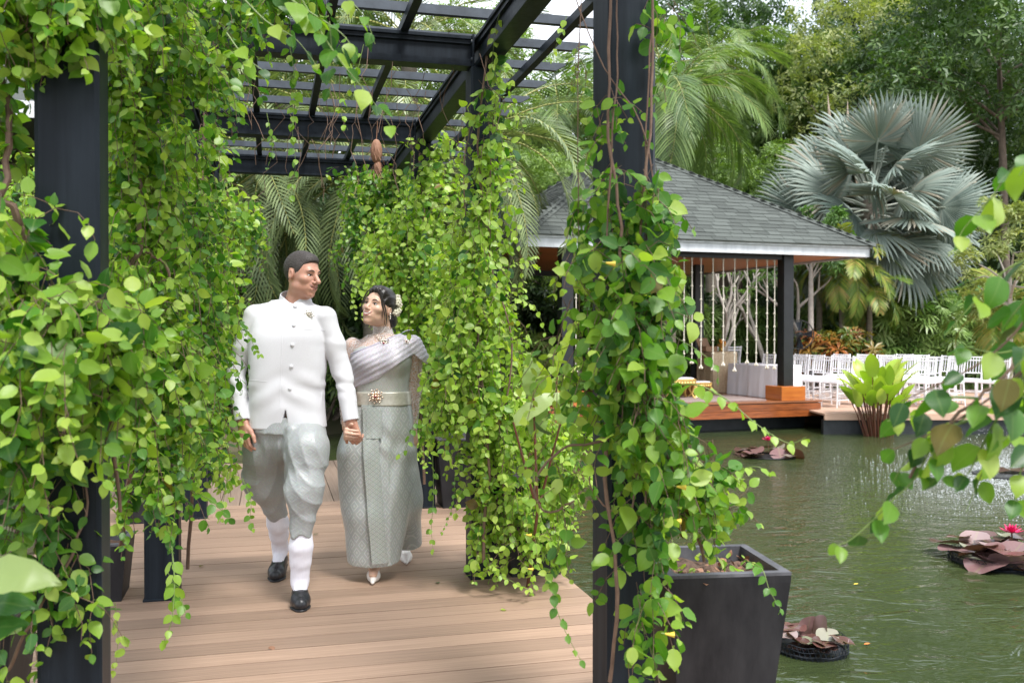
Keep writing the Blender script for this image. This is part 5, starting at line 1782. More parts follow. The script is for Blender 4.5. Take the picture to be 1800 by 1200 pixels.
RG = 'lady palm clumps behind the white chairs'
shrub('lady_palm', 'dark green lady palm clump behind the white chairs, beside the crotons', 'shrub', 1560, 25.0, 0.9, 0.6, 2.5, 800, 0.40, ML_rhapis, RHAP, RG)
shrub('lady_palm', 'lady palm clump in the middle behind the white chairs', 'shrub', 1622, 24.6, 0.95, 0.6, 2.6, 860, 0.40, ML_rhapis, RHAP, RG, tb=0.1)
shrub('lady_palm', 'lady palm clump at the right end, below the banana leaves', 'shrub', 1690, 24.8, 1.0, 0.6, 2.4, 800, 0.40, ML_rhapis, RHAP, RG)
shrub('lady_palm', 'lady palm clump behind the foreground branch', 'shrub', 1770, 26.2, 1.1, 0.6, 2.5, 480, 0.40, ML_rhapis, RHAP, RG)
shrub('lady_palm', 'lady palm clump seen under the pavilion roof behind the garlands', 'shrub', 1250, 27, 1.3, 0.6, 2.4, 620, 0.42, ML_rhapis, RHAP, RG, tb=-0.05)
shrub('lady_palm', 'lady palm clump behind the frangipani and the right column', 'shrub', 1370, 27, 1.3, 0.6, 2.8, 620, 0.42, ML_rhapis, RHAP, RG, tb=-0.05)
CGp = 'orange crotons behind the far deck'
shrub('croton', 'orange leaved croton nearest to the right black column', 'shrub', 1440, 22.3, 0.45, 0.35, 1.5, 90, 0.34, ML_croton, ROS, CGp, up=1.4)
shrub('croton', 'orange and green croton with the brightest leaves', 'shrub', 1495, 22.4, 0.5, 0.4, 1.6, 110, 0.34, ML_croton, ROS, CGp, up=1.4)
shrub('croton', 'low reddish croton beside the lady palms', 'shrub', 1538, 22.2, 0.4, 0.35, 1.25, 80, 0.32, ML_croton, ROS, CGp, up=1.4)
shrub('cordyline', 'dark green low shrub at the foot of the crotons', 'shrub', 1475, 22.9, 0.7, 0.3, 0.8, 120, 0.3, ML_rhapis, ROS, 'low shrubs', up=1.4)
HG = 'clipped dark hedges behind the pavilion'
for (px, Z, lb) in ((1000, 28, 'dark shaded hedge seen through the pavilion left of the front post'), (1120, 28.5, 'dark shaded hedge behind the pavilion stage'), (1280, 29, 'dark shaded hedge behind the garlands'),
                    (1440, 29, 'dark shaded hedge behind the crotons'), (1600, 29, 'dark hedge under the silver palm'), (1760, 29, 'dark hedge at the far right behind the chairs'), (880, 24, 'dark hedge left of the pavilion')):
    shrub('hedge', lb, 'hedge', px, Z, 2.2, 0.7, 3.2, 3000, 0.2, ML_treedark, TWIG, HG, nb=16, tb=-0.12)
BG_ = 'bushes on the bank behind the walkway'
for i, (px, Z, h, m_, tb, lb) in enumerate(((560, 15.8, 1.5, ML_rhapis, 0.1, 'bright green bush between the man and the woman'), (470, 16, 2.2, ML_treedark, 0, 'dark bush behind the man'), (640, 16, 2.6, ML_treedark, 0, 'dark bush behind the woman'),
                                           (760, 16.8, 2.4, ML_rhapis, 0, 'dark green bush behind the third right post'), (850, 18, 2.2, ML_rhapis, 0, 'bush on the bank left of the pavilion'), (360, 15, 2.4, ML_tree, 0, 'bush behind the second left post'),
                                           (220, 14, 2.6, ML_tree, 0.1, 'bush behind the left curtain of vine'), (80, 12, 2.8, ML_tree, 0.1, 'bush behind the front left post'), (-60, 9, 2.6, ML_tree, 0.1, 'bush at the far left edge'))):
    shrub('bank_bush', lb, 'bush', px, Z, 1.4, 0.7, h, 2300 if m_ is not ML_rhapis else 500, 0.17 if m_ is not ML_rhapis else 0.34, m_, TWIG if m_ is not ML_rhapis else RHAP, BG_, nb=12, tb=tb)

# banana plants
def big_leaf(name, Ln, wd, m, curve=0.9, n=9, fold=0.12):
    vs, fs, uv = [], [], []
    p_, ang = Vector((0, 0, 0)), 0.0
    for i in range(n + 1):
        f = i / n
        w_ = wd / 2 * (math.sin(PI * (0.06 + 0.94 * f) ** 0.8) ** 0.75 if f < 1 else 0.0)
        nz = Vector((0, -math.sin(ang), math.cos(ang)))
        vs += [p_ + Vector((-w_, 0, 0)) + nz * fold * w_ * 2, p_.copy(), p_ + Vector((w_, 0, 0)) + nz * fold * w_ * 2]
        uv += [(0, f), (0.5, f), (1, f)]
        p_ = p_ + Vector((0, math.cos(ang), math.sin(ang))) * Ln / n
        ang -= curve / n
    for i in range(n):
        b = i * 3
        fs += [(b, b + 1, b + 4, b + 3), (b + 1, b + 2, b + 5, b + 4)]
    loops = [i for f_ in fs for i in f_]
    me = raw_mesh(name, np.array([tuple(v) for v in vs]), loops, np.arange(len(fs)) * 4, np.array(uv)[loops])
    me.materials.append(m)
    return me


BL = big_leaf('leaf', 1.9, 0.5, ML_banana, 1.1)
for i, (px, Z, lb) in enumerate(((1650, 26, 'banana plant with broad blue green leaves under the silver palm'), (1720, 27, 'banana plant at the right behind the lady palms'))):
    e = tag(empty('banana_plant', gz(px, Z)), lb, 'plant', 'banana plants')
    MB().tube([(0, 0, 0), (0, 0, 1.2), (0.05, 0, 2.0)], [0.14, 0.11, 0.06], 9).obj('stem', M_greenstem, e, True)
    for k in range(8):
        o_ = link('leaf', BL, e)
        o_.matrix_local = Matrix.Translation((0, 0, 1.9)) @ Matrix.Rotation(k * 2.4 + i, 4, 'Z') @ Matrix.Rotation(0.25 + 0.13 * k, 4, 'X')

# distant wood ---------------------------------------------------------
nT = 15000
pxr = RNG.uniform(-500, 2300, nT)
Zr = RNG.uniform(46, 62, nT)
hmax = 11 + 3.0 * np.sin(pxr * 0.009) + 2.0 * np.sin(pxr * 0.031 + 1)
hmax = np.where((pxr > 820) & (pxr < 1330), hmax * 0.80, hmax)
hh_ = hmax * RNG.uniform(0, 1, nT) ** 0.8
xx_ = (pxr - 900) / FPX * Zr
P = np.c_[xx_ * CY + Zr * SY, -xx_ * SY + Zr * CY, hh_]
d_ = rand_unit(nT) * 0.7 + np.array([-SY, -CY, 0.2])
me = scatter('far_woods', TWIG, P, frames(rand_unit(nT), d_), RNG.uniform(.5, 1.1, nT), RNG.beta(2, 2.6, nT))
tag(link('far_woods', me, None, ML_tree), 'distant green woods closing the view', 'woods', kind='stuff')
# added mound in forest tones, blocks the low sky behind the woods
hx = np.linspace(-260, 320, 60)
hy = np.linspace(0, 60, 8)
HX, HY = np.meshgrid(hx, hy, indexing='ij')
HZ = np.minimum(HY / 60, 1) ** 0.5 * (9 + 2 * np.sin(HX * 0.05)) - 0.3
vvh = np.stack([HX, HY + 66, HZ], -1).reshape(-1, 3)
ii, jj = np.meshgrid(np.arange(59), np.arange(7), indexing='ij')
q = np.stack([ii * 8 + jj, (ii + 1) * 8 + jj, (ii + 1) * 8 + jj + 1, ii * 8 + jj + 1], -1).reshape(-1, 4)
tag(link('sky_block_mound', raw_mesh('sky_block_mound', vvh, q.ravel(), np.arange(len(q)) * 4), None, mat('forest_toned_mound', (0.020, 0.040, 0.015), (0.05, 0.08, 0.028), rough=1, scale=0.6, bump=0.5, coords='Object')), 'low green mound added behind the woods to block the sky', kind='structure')
# lawn
nG = 9000
px_, Z_ = RNG.uniform(1150, 1900, nG), RNG.uniform(22.6, 30, nG)
xx_ = (px_ - 900) / FPX * Z_
P = np.c_[xx_ * CY + Z_ * SY, -xx_ * SY + Z_ * CY, np.full(nG, -0.05)]
GR = ([(-.12, 0, 0), (.12, 0, 0), (0.05, 1, 0.25)], [(0, 1, 2)], [(0, 0), (1, 0), (.5, 1)])
me = scatter('lawn_grass', GR, P, frames(rand_unit(nG) * 0.35 + np.array([0, 0, 1.]), rand_unit(nG)), RNG.uniform(.08, .2, nG), RNG.uniform(0, .98, nG))
tag(link('lawn_grass', me, None, ML_grass), 'green lawn grass behind the far deck', 'grass', kind='stuff')

# ================================================================== WATER PLANTS
def thalia(px, Z, label, n, h, ls, z0=WATER_Z, redstems=True, name='water_plant', spread=0.35, leafm=ML_thalia):
    c = G(px, Z, z0)
    e = tag(empty(name, c, -YAW), label, 'plant', 'broad leaved water plants')
    LM = [big_leaf('leaf', 1.0, 0.44, leafm, 0.35, 7), big_leaf('leaf', 1.0, 0.50, leafm, 0.8, 7)]
    st = MB()
    for k in range(n):
        a = k * 2.4
        rr_ = spread * math.sqrt((k + .5) / n)
        b = Vector((rr_ * 0.6 * math.cos(a), rr_ * 0.5 * math.sin(a), -0.05))
        hh = h * random.uniform(0.40, 1.0)
        t_ = Vector((rr_ * 1.3 * math.cos(a), rr_ * 1.1 * math.sin(a), hh))
        st.tube([b, b.lerp(t_, .5) + Vector((0, 0, .05)), t_], [0.013, 0.011, 0.006], 5)
        o_ = link('leaf', random.choice(LM), e)
        el = random.uniform(0.75, 1.5)
        o_.matrix_local = Matrix.Translation(t_) @ Matrix.Rotation(a - PI / 2 + random.uniform(-.5, .5), 4, 'Z') @ Matrix.Rotation(el, 4, 'X') @ Matrix.Rotation(random.uniform(-.6, .6), 4, 'Y') @ Matrix.Scale(ls * random.uniform(.7, 1.1), 4)
    tag(st.obj('stems', M_redstem, e, True), kind='stuff')
    return e


thalia(1545, 15.7, 'yellow green plant with dark red stems standing in the water before the white chairs', 52, 1.0, 0.46, spread=0.36)
thalia(948, 6.8, 'plant with large pale leaves right of the second post over the pond', 8, 1.22, 0.50, z0=-0.1, spread=0.14)

def lily_pot(px, Z, rad, label, nl=14, flower=False, net=True, upright=0):
    c = G(px, Z, WATER_Z)
    e = tag(empty('lily_pot', c), label, 'planter', 'water lily pots in the pond')
    MB().lathe([(rad * .8, -0.35), (rad * .94, -0.03), (rad * .97, 0.012), (rad * .92, 0.018), (rad * .9, 0.008), (0.02, 0.006)], 28).obj('basin', M_dark, e, True)
    if net:
        nm = MB()
        for z in (0.02, 0.045, 0.07):
            nm.tube([(rad * 1.02 * math.cos(a), rad * 1.02 * math.sin(a), z + 0.004 * math.sin(a * 9)) for a in np.linspace(0, 2 * PI, 49)], 0.0022, 4)
        for k in range(46):
            a = 2 * PI * k / 46
            for s_ in (-1, 1):
                nm.tube([(rad * 1.02 * math.cos(a), rad * 1.02 * math.sin(a), 0.0), (rad * 1.02 * math.cos(a + s_ * .14), rad * 1.02 * math.sin(a + s_ * .14), 0.07)], 0.0018, 3)
        tag(nm.obj('wire_netting', M_steel, e), kind='stuff')
    pad = MB()
    N_ = 16
    pts = [(0, 0, 0)]
    for k in range(N_ + 1):
        a = 0.18 + (2 * PI - 0.36) * k / N_
        pts.append((math.cos(a), math.sin(a), 0.10 * math.sin(3 * a) + 0.10))
    pad.add(pts, [(0, k, k + 1) for k in range(1, N_ + 1)])
    pm = []
    for mm_ in (ML_lily, ):
        V_ = pts
        F_ = [(0, k, k + 1) for k in range(1, N_ + 1)]
        lo = [i for f_ in F_ for i in f_]
        U_ = np.array([(0.5 + x_ * .5, .5 + y_ * .5) for x_, y_, z_ in V_])
        me_ = raw_mesh('lily_pad', np.array(V_), lo, np.arange(len(F_)) * 3, U_[lo])
        me_.materials.append(mm_)
        pm.append(me_)
    for k in range(nl):
        a = random.uniform(0, 6.28)
        rr_ = rad * math.sqrt(random.uniform(0.02, 1.1))
        o_ = link('lily_pad', pm[0], e)
        ti = random.gauss(0, 0.30)
        if k < upright:
            ti, a, rr_ = 1.3, k * 1.1, rad * .35
        o_.matrix_local = Matrix.Translation((rr_ * math.cos(a), rr_ * math.sin(a), 0.02 + 0.0045 * k + (0.08 if k < upright else 0))) @ Matrix.Rotation(random.uniform(0, 6.28), 4, 'Z') @ Matrix.Rotation(ti, 4, 'X') @ Matrix.Scale(rad * random.uniform(.26, .46), 4)
    if flower:
        fx, fz = flower
        pe = MB()
        for ring, (cnt, el, L_) in enumerate(((9, 0.35, 0.10), (8, 0.8, 0.09), (6, 1.2, 0.07))):
            for k in range(cnt):
                a = 2 * PI * k / cnt + ring * .3
                d_ = Vector((math.cos(a) * math.cos(el), math.sin(a) * math.cos(el), math.sin(el)))
                s_ = Vector((-math.sin(a), math.cos(a), 0)) * 0.017
                b = Vector((0, 0, 0))
                pe.add([b, b + d_ * L_ * .5 + s_, b + d_ * L_, b + d_ * L_ * .5 - s_, b + d_ * L_ * .5 + Vector((0, 0, -.006))], [(0, 1, 4), (1, 2, 4), (2, 3, 4), (3, 0, 4)])
        fl = empty('water_lily_flower', (c.x + fx * CY, c.y - fx * SY, WATER_Z + fz))
        tag(fl, 'magenta water lily flower on ' + label.split(',')[0].replace('dark round ', 'the '), 'flower', 'magenta water lilies')
        pe.obj('petals', M_petal, fl)
        MB().ball((0, 0, 0.02), (0.012, 0.012, 0.02), 7, 5).obj('centre', M_yellow, fl, True)
        MB().tube([(0, 0, 0), (0.01, 0, -0.12)], 0.006, 5).obj('stalk', M_redstem, fl)


lily_pot(1353, 13.1, 0.37, 'dark round lily pot below the pavilion platform', 16, flower=(-0.02, 0.22), net=False)
lily_pot(1425, 5.15, 0.20, 'netted lily pot nearest, beside the big front planter', 20, net=True, upright=2)
lily_pot(1762, 7.1, 0.36, 'broad netted lily pot at the right edge of the pond', 30, flower=(0.08, 0.22), net=True)
lily_pot(1775, 11.4, 0.42, 'dark lily pot beside the fountain splash at the right', 3, net=False)

# fountain: fine drops falling back to the surface -----------------------
M_drop, t, o = new_mat('water_drops')
p = nd(t, 'BsdfPrincipled')
p.inputs['Base Color'].default_value = (0.85, 0.88, 0.90, 1)
p.inputs['Roughness'].default_value = 0.1
p.inputs['Transmission Weight'].default_value = 0.5
p.inputs['IOR'].default_value = 1.33
t.links.new(p.outputs[0], o.inputs['Surface'])
oc = [(1, 0, 0), (0, 1, 0), (-1, 0, 0), (0, -1, 0), (0, 0, 1.6), (0, 0, -1.4)]
OT = (oc, [(0, 1, 4), (1, 2, 4), (2, 3, 4), (3, 0, 4), (1, 0, 5), (2, 1, 5), (3, 2, 5), (0, 3, 5)], [(0, 0)] * 6)
nD = 520
a = RNG.uniform(0, 2 * PI, nD)
rr_ = RNG.uniform(0.2, 1.0, nD) ** 0.6 * 1.15
fc = G(1795, 12.6, 0)
zz = WATER_Z + np.maximum(0.01, (1 - (rr_ / 1.18) ** 2) * 0.6 * RNG.uniform(0.0, 1.0, nD) + 0.02)
P = np.c_[fc.x + rr_ * np.cos(a), fc.y + rr_ * np.sin(a), zz]
me = scatter('fountain_drops', OT, P, frames(rand_unit(nD) * .2 + np.array([0, 1., 0]), rand_unit(nD) * .1 + np.array([0, 0, 1.])), RNG.uniform(.003, .0075, nD), np.zeros(nD))
tag(link('fountain_drops', me, None, M_drop), 'spray of fountain drops falling on the pond at the right', 'fountain spray', kind='stuff')
nD = 9000
px_, Z_ = RNG.normal(1790, 95, nD), RNG.normal(11.6, 1.1, nD)
xx_ = (px_ - 900) / FPX * Z_
P = np.c_[xx_ * CY + Z_ * SY, -xx_ * SY + Z_ * CY, np.full(nD, WATER_Z + 0.002)]
RT = ([(1, 0, 0), (0, .5, 0.25), (-1, 0, 0), (0, -.5, 0.25)], [(0, 1, 2, 3)], [(0, 0)] * 4)
me = scatter('splash_ripples', OT, P, frames(rand_unit(nD) * .2 + np.array([0, 1., 0]), np.array([0, 0, 1.]) + rand_unit(nD) * .1), np.c_[RNG.uniform(.003, .009, nD), RNG.uniform(.003, .008, nD), RNG.uniform(.002, .006, nD)], np.zeros(nD))
tag(link('splash_ripples', me, None, M_drop), 'white splashes where the fountain water hits the pond', 'splash', kind='stuff')
# floating leaves
for i, (px, py, col) in enumerate(((1512, 1028, 'green'), (1533, 1134, 'orange'))):
    o_ = link('floating_leaf', t_mesh('floating_leaf', LEAFT[0], M_yellow if col == 'green' else mat('orange_leaf', (0.75, 0.22, 0.04))), None, loc=G(px, 2887 / (py - 582), WATER_Z + 0.006), rot=(0.02, 0.02, 1.4), scale=(0.04, 0.04, 0.04))
    tag(o_, ('yellow green' if col == 'green' else 'small orange') + ' leaf floating on the open pond water', 'leaf')

# ================================================================== things behind the column
e = tag(empty('pedestal_fan', gz(1405, 21.5), -YAW), 'black pedestal fan on a tripod behind the right black column', 'fan')
fm = MB()
fm.tube([(0.33 * math.cos(a), 0, 1.35 + 0.33 * math.sin(a)) for a in np.linspace(0, 2 * PI, 25)], 0.014, 5)
for k in range(18):
    a = 2 * PI * k / 18
    fm.tube([(0, -0.07, 1.35), (0.33 * math.cos(a), 0, 1.35 + 0.33 * math.sin(a))], 0.005, 3)
fm.obj('guard', M_dark, e, True)
fbl = MB()
for k in range(4):
    a = k * PI / 2
    c_, s_ = math.cos(a), math.sin(a)
    fbl.add([(0.04 * c_, 0, 1.35 + 0.04 * s_), (0.29 * c_ - 0.1 * s_, -0.02, 1.35 + 0.29 * s_ + .1 * c_), (0.3 * c_ + 0.06 * s_, 0.02, 1.35 + .3 * s_ - .06 * c_)], [(0, 1, 2)])
fbl.obj('blades', M_steel, e)
MB().tube([(0, 0.08, 1.35), (0, 0.1, 0.4)], 0.025, 7).tube([(0, 0.08, 1.35), (0, -0.05, 1.35)], 0.06, 8).obj('pole', M_dark, e, True)
for k in range(3):
    a = k * 2.1 + .3
    MB().tube([(0, 0.1, 0.5), (0.4 * math.cos(a), 0.1 + .4 * math.sin(a), 0)], 0.018, 5).obj('leg', M_dark, e)
e = tag(empty('cart_wheel', gz(1436, 20.8) + Vector((0, 0, 0.3)), -YAW + 0.5), 'black spoked wheel standing on the grass behind the column', 'wheel')
MB().tube([(0.28 * math.cos(a), 0, 0.28 * math.sin(a)) for a in np.linspace(0, 2 * PI, 25)], 0.028, 6).obj('tyre', M_dark, e, True)
ws = MB()
for k in range(12):
    a = k * PI / 6
    ws.tube([(0, 0, 0), (0.27 * math.cos(a), 0, .27 * math.sin(a))], 0.006, 3)
ws.ball((0, 0, 0), 0.05, 8, 6)
ws.obj('spokes', M_steel, e)
e = tag(empty('loudspeaker', gz(1783, 23), -YAW - .4), 'black loudspeaker on a stand at the right edge', 'speaker')
MB().box((0, 0, 1.75), (0.36, 0.34, 0.6), bev=0.02).obj('cabinet', M_dark, e)
MB().lathe([(0.13, 0), (0.11, .02), (0.02, 0.04)], 14).obj('cone', M_steel, e, True, loc=(0, -0.175, 1.7))
MB().tube([(0, 0, 1.45), (0, 0, 0)], 0.02, 6).obj('pole', M_dark, e)
# second pavilion far left: only a corner of its roof is seen
e = tag(empty('far_pavilion', gz(-40, 13.5), -YAW + .3), 'corner of a second grey roofed pavilion at the far left', 'pavilion')
MB().add([(-2.6, -2.6, 4.2), (2.6, -2.6, 4.2), (2.6, 2.6, 4.2), (-2.6, 2.6, 4.2), (0, 0, 6.1)], [(0, 1, 4), (1, 2, 4), (2, 3, 4), (3, 0, 4), (3, 2, 1, 0)]).obj('roof', M_shingle, e)
for s_ in ((0, -2.62, 0), (0, 2.62, 0), (-2.62, 0, PI / 2), (2.62, 0, PI / 2)):
    MB().box((0, 0, 0), (5.3, 0.03, 0.2)).obj('fascia', M_white, e, loc=(s_[0], s_[1], 4.1), rz=s_[2])
for sx in (-1, 1):
    for sy in (-1, 1):
        MB().box((0, 0, 0), (0.2, 0.2, 4.2)).obj('column', M_dark, e, loc=(sx * 2, sy * 2, 2.1))

# ================================================================== PEOPLE
BIG = 9.0


class Sdf:
    def __init__(s):
        s.ops = []          # (mode, k, f)
        s.lo = np.full(3, BIG)
        s.hi = np.full(3, -BIG)

    def _bb(s, pts, r_):
        for p_ in pts:
            p_ = np.array(p_, float)
            s.lo = np.minimum(s.lo, p_ - r_)
            s.hi = np.maximum(s.hi, p_ + r_)

    def cone(s, a, b, ra, rb, k=0.02, mode='+'):
        a, b = np.array(a, float), np.array(b, float)
        ba = b - a
        L2 = ba @ ba + 1e-12

        def f(P):
            pa = P - a
            h = np.clip(pa @ ba / L2, 0, 1)
            return np.linalg.norm(pa - h[:, None] * ba, axis=1) - (ra + (rb - ra) * h)
        s.ops.append((mode, k, f))
        if mode == '+':
            s._bb([a, b], max(ra, rb) + 0.01)
        return s

    def chain(s, pts, rr, k=0.02):
        for i in range(len(pts) - 1):
            s.cone(pts[i], pts[i + 1], rr[i], rr[i + 1], k)
        return s

    def ell(s, c, r_, k=0.02, mode='+', M=None):
        c, r_ = np.array(c, float), np.array(r_, float)
        Mi = None if M is None else np.array(M.inverted())

        def f(P):
            q_ = P - c
            if Mi is not None:
                q_ = q_ @ Mi.T
            k0 = np.linalg.norm(q_ / r_, axis=1)
            k1 = np.linalg.norm(q_ / r_ ** 2, axis=1) + 1e-9
            return np.where(k0 < 0.25, -min(r_) * (1 - k0), k0 * (k0 - 1) / k1)
        s.ops.append((mode, k, f))
        if mode == '+':
            s._bb([c], max(r_))
        return s

    def box(s, c, h, r_=0.005, k=0.005, mode='+', M=None):
        c, h = np.array(c, float), np.array(h, float)
        Mi = None if M is None else np.array(M.inverted())

        def f(P):
            q_ = P - c
            if Mi is not None:
                q_ = q_ @ Mi.T
            q_ = np.abs(q_) - h + r_
            return np.linalg.norm(np.maximum(q_, 0), axis=1) + np.minimum(q_.max(1), 0) - r_
        s.ops.append((mode, k, f))
        if mode == '+':
            s._bb([c], np.linalg.norm(h))
        return s

    def prof(s, rows, k=0.02, grow=0.0, ex=2.3, mode='+'):
        """rows of (z, cx, cy, half width, half depth)"""
        A = np.array(sorted(rows))
        zt = np.linspace(A[0, 0], A[-1, 0], 80)
        At = np.stack([zt] + [np.interp(zt, A[:, 0], A[:, i]) for i in (1, 2, 3, 4)], 1)
        for _ in range(12):
            At[1:-1, 1:] = (At[:-2, 1:] + 2 * At[1:-1, 1:] + At[2:, 1:]) / 4
        A = At

        def f(P):
            z = P[:, 2]
            zz = np.clip(z, A[0, 0], A[-1, 0])
            cx, cy, a, b = (np.interp(zz, A[:, 0], A[:, i]) for i in (1, 2, 3, 4))
            a = a + grow
            b = b + grow
            x, y = (P[:, 0] - cx) / a, (P[:, 1] - cy) / b
            rr_ = (np.abs(x) ** ex + np.abs(y) ** ex) ** (1 / ex)
            ll = np.hypot(x, y) + 1e-6
            th = np.hypot(x * a, y * b) / ll
            d = (rr_ - 1) * np.where(rr_ < 0.2, np.minimum(a, b), th)
            dz = np.abs(z - (A[0, 0] + A[-1, 0]) / 2) - (A[-1, 0] - A[0, 0]) / 2
            return np.maximum(d, dz)
        s.ops.append((mode, k, f))
        if mode == '+':
            for r_ in rows:
                s._bb([(r_[1], r_[2], r_[0])], max(r_[3], r_[4]) + 0.01 + grow)
        return s

    def add(s, o, k=0.02):
        s.ops.append(('+', k, o.__call__))
        s.lo = np.minimum(s.lo, o.lo)
        s.hi = np.maximum(s.hi, o.hi)
        return s

    def march(s, o_, d, far=0.3):
        """first point of the surface from o_ along d"""
        o_, d = np.array(o_, float), np.array(Vector(d).normalized())
        t_ = 0.0
        for _ in range(50):
            v = float(s((o_ + d * t_)[None])[0])
            t_ += v * 0.7
            if abs(v) < 1e-4 or t_ > far:
                break
        return Vector(o_ + d * t_)

    def fn(s, f, mode='^', k=0.0):
        """^ = keep only where f<0"""
        s.ops.append((mode, k, f))
        return s

    def __call__(s, P):
        d = np.full(len(P), BIG)
        for mode, k, f in s.ops:
            v = f(P)
            if mode == '+':
                if k > 0:
                    h = np.clip(0.5 + 0.5 * (d - v) / k, 0, 1)
                    d = np.where(d > BIG / 2, v, v * h + d * (1 - h) - k * h * (1 - h))
                else:
                    d = np.minimum(d, v)
            elif mode == '-':
                if k > 0:
                    h = np.clip(0.5 - 0.5 * (d + v) / k, 0, 1)
                    d = d * (1 - h) + (-v) * h + k * h * (1 - h)
                else:
                    d = np.maximum(d, -v)
            elif mode == '^':
                if k > 0:
                    h = np.clip(0.5 - 0.5 * (v - d) / k, 0, 1)
                    d = v * (1 - h) + d * h + k * h * (1 - h)
                else:
                    d = np.maximum(d, v)
            elif mode == 'd':
                d = d + v
        return d

    def sub(s, idx):
        q_ = Sdf()
        q_.ops = [s.ops[i] for i in idx]
        return q_

    def surf_y(s, x, z, y0=-0.8, inside=0.0):
        """first surface point met going away from the camera"""
        x, z = np.broadcast_arrays(np.asarray(x, float), np.asarray(z, float))
        y = np.full(x.shape, y0)
        for _ in range(60):
            d = s(np.stack([x.ravel(), y.ravel(), z.ravel()], 1)).reshape(x.shape)
            y = y + np.clip(d, -0.05, 0.08) * 0.8
        return np.where(y > 1.0, 0.0, y)

    def mesh(s, name, vox, m=None):
        B = 12
        lo = s.lo - 3 * vox
        n = np.ceil((s.hi + 3 * vox - lo) / vox / B).astype(int)
        N = n * B
        half = B * vox * 0.5
        bi = np.stack(np.meshgrid(*[np.arange(k) for k in n], indexing='ij'), -1).reshape(-1, 3)
        cen = lo + (bi + 0.5) * B * vox - 0.5 * vox
        marg = half * 1.75 * 1.25 + 2 * vox
        # per-op values at block centres, for culling
        vals = [f(cen) for _, _, f in s.ops]
        tot = s(cen)
        act = np.where(np.abs(tot) < marg + 0.012)[0]
        G_ = np.empty(tuple(N), np.float32)
        G_.reshape(n[0], B, n[1], B, n[2], B)[:] = tot.reshape(n[0], 1, n[1], 1, n[2], 1)
        off = np.stack(np.meshgrid(*[np.arange(B)] * 3, indexing='ij'), -1).reshape(-1, 3) * vox
        for b in act:
            P = lo + bi[b] * B * vox + off
            q_ = Sdf()
            for i, (mode, k, f) in enumerate(s.ops):
                v = vals[i][b]
                if mode == '+' and v > tot[b] + 2.2 * marg + k and v > marg + k:
                    continue
                if mode == '-' and v > marg + k + 0.01 + max(0, 0.0):
                    continue
                q_.ops.append((mode, k, f))
            G_[bi[b][0] * B:(bi[b][0] + 1) * B, bi[b][1] * B:(bi[b][1] + 1) * B, bi[b][2] * B:(bi[b][2] + 1) * B] = q_(P).reshape(B, B, B)
        return nets(name, G_, lo, vox, m)


def nets(name, G_, lo, vox, m=None):
    """naive surface nets"""
    neg = G_ < 0
    nx, ny_, nz = G_.shape
    acc = np.zeros((nx - 1, ny_ - 1, nz - 1, 3), np.float32)
    cnt = np.zeros((nx - 1, ny_ - 1, nz - 1), np.float32)
    for ax in range(3):
        o1, o2 = [a for a in range(3) if a != ax]
        for i in (0, 1):
            for j in (0, 1):
                sa = [None] * 3
                sa[ax] = slice(0, -1)
                for o_, v in ((o1, i), (o2, j)):
                    sa[o_] = slice(v, (G_.shape[o_] - 1) + v)
                sb = list(sa)
                sb[ax] = slice(1, None)
                va, vb = G_[tuple(sa)], G_[tuple(sb)]
                cr_ = neg[tuple(sa)] != neg[tuple(sb)]
                t_ = np.where(cr_, va / np.where(cr_, va - vb, 1), 0)
                cnt += cr_
                acc[..., ax] += np.where(cr_, t_, 0)
                acc[..., o1] += np.where(cr_, i, 0)
                acc[..., o2] += np.where(cr_, j, 0)
    on = cnt > 0
    idx = np.full(on.shape, -1, np.int64)
    idx[on] = np.arange(on.sum())
    base = np.argwhere(on)
    V = (base + acc[on] / cnt[on][:, None]) * vox + lo
    quads = []
    for ax in range(3):
        o1, o2 = (ax + 1) % 3, (ax + 2) % 3
        sa, sb = [slice(None)] * 3, [slice(None)] * 3
        sa[ax], sb[ax] = slice(0, -1), slice(1, None)
        a_, b_ = neg[tuple(sa)], neg[tuple(sb)]
        cr_ = np.argwhere(a_ != b_)
        ok = (cr_[:, o1] > 0) & (cr_[:, o2] > 0) & (cr_[:, o1] < G_.shape[o1] - 1) & (cr_[:, o2] < G_.shape[o2] - 1)
        cr_ = cr_[ok]
        e1, e2 = np.zeros(3, int), np.zeros(3, int)
        e1[o1], e2[o2] = 1, 1
        q_ = np.stack([idx[tuple((cr_ - e1 - e2).T)], idx[tuple((cr_ - e2).T)], idx[tuple(cr_.T)], idx[tuple((cr_ - e1).T)]], 1)
        fl = ~a_[tuple(cr_.T)]
        q_[fl] = q_[fl][:, ::-1]
        quads.append(q_)
    Q = np.concatenate(quads)
    Q = Q[(Q >= 0).all(1)]
    me = raw_mesh(name, V, Q.ravel(), np.arange(len(Q)) * 4)
    if m:
        me.materials.append(m)
    return me


